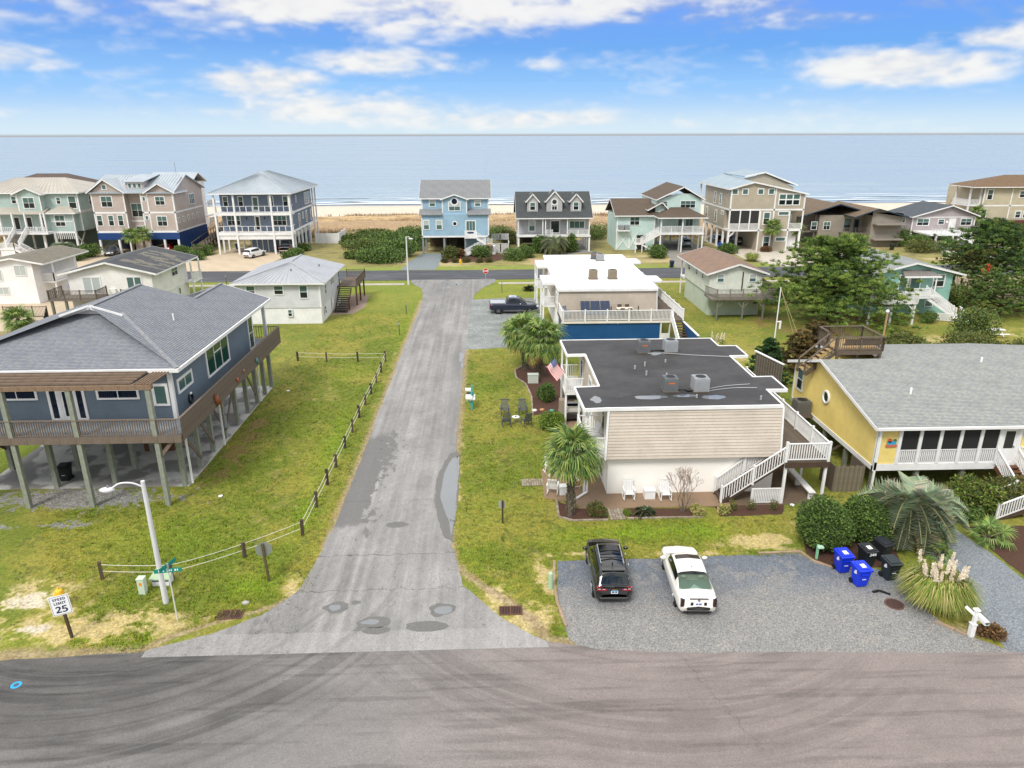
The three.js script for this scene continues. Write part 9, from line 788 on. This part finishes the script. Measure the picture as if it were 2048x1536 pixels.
// deck furniture on the white roofed duplex
{ const y = 2.58, cov = mat('#3c4a63', .9, { map: T.grain }); for (let k = 0; k < 3; k++) { const t = thing('covered_lounger', ['navy covered deck furniture stack at the left', 'navy covered deck furniture stack in the middle', 'navy covered deck furniture stack at the right'][k] + ' on the duplex deck', 'furniture', [10.2 + k * 1.05, y, -72.6]); t.base = [0, 0, 0]; for (let j = 0; j < 2; j++) bb().beam([-.24 + j * .5, .1, .5], [-.24 + j * .5, 1.3, -.5], .46, .14).mesh('cushion', cov, t); bb().box(-.5, 0, -.5, .5, .3, .45).mesh('frame', MAT.grey, t); }
  const t = thing('patio_table', 'pale patio dining table on the duplex deck', 'table', [14.3, y, -72.2]); t.base = [0, 0, 0]; bb().box(-.85, .7, -.45, .85, .75, .45).mesh('table_top', mat('#d6ccb8', .7), t); for (const a of [-.75, .75]) for (const c of [-.35, .35]) piece(t, 'leg', [.06, .7, .06], [a, 0, c], MAT.grey); const ch = thing('patio_chair', 'dark patio chair at the left end of the deck table', 'chair', [13.1, y, -72.2], 'patio chairs'); ch.base = [0, 0, 0]; bb().box(-.22, .42, -.22, .22, .46, .22).mesh('seat', MAT.deck, ch); bb().box(-.22, .46, -.24, .22, .95, -.2).mesh('backrest', MAT.deck, ch); for (const a of [-.2, .2]) for (const c of [-.2, .2]) piece(ch, 'leg', [.04, .44, .04], [a, 0, c], MAT.deck); ch.rotation.y = Math.PI / 2; copy(ch, [15.5, y, -72.2], -Math.PI / 2, 'dark patio chair at the right end of the deck table'); copy(ch, [13.9, y, -72.9], 0, 'rear left dark patio chair of the deck table'); copy(ch, [14.7, y, -72.9], 0, 'rear right dark patio chair of the deck table'); copy(ch, [13.9, y, -71.5], Math.PI, 'front left dark patio chair of the deck table'); copy(ch, [14.7, y, -71.5], Math.PI, 'front right dark patio chair of the deck table');
  const l = rocker('grey lounge chair at the left corner of the duplex deck', '#7d8794', 8.2, y, -71.6, .8, 'deck lounge chairs'); }
// bits in the beds and yards
{ const t = thing('planter_box', 'grey green rectangular utility cabinet between the twin palms', 'utility box', [3.9, 0, -58.6]); bb().box(3.4, 0, -58.8, 4.3, .75, -58.3).mesh('cabinet', mat('#b9c0b4', .7), t); bb().box(3.37, .75, -58.83, 4.33, .8, -58.27).mesh('lid', mat('#c3c9be', .7), t); for (const [x, z, n, c, l] of [[4.15, -51.8, 'stepping_stone', '#b98a66', 'tan stepping stone in the mulch bed below the flag'], [4.9, -51.6, 'garden_ornament', '#5a9a86', 'teal garden ornament at the end of the mulch bed'], [3.55, -51.7, 'garden_ornament', '#e6e2da', 'small white garden figure in the mulch bed']]) solo(n, l, n === 'stepping_stone' ? 'stone' : 'ornament', [x, 0, z], b => b.ball([x, .08, z], .22, .12, .16, 10, 6), mat(c, .8)); for (const [x, z, l] of [[-16.2, -38.6, 'small white plastic lid on the lawn near the blue house slab'], [-17.0, -57.2, 'white plastic cap on the lawn by the last pile'], [17.6, -36.2, 'white drain cap on the walk by the white stair deck']]) solo('drain_cap', l, 'cap', [x, 0, z], b => b.cyl([x, .02, z], [x, .06, z], .14, .13, 14), MAT.pvc); solo('valve_stone', 'pale concrete lump behind the left storm drain', 'stone', [-11.4, 0, -28.1], b => b.ball([-11.4, .04, -28.1], .2, .1, .12, 10, 6), MAT.concrete); const w = thing('well_pump', 'white well pipe and pump in the yard behind the juniper', 'pump', [32.4, 0, -75.5]); bb().cyl([32.4, 0, -75.5], [32.4, .9, -75.5], .12, .12, 10).mesh('pipe', MAT.pvc, w); bb().cyl([32.4, .8, -75.5], [31.9, .8, -75.5], .08, .08, 8).mesh('spout', MAT.pvc, w); }
scene.traverse(o => { if (o.isMesh) { o.castShadow = true; o.receiveShadow = true; } });
renderer.render(scene, camera);
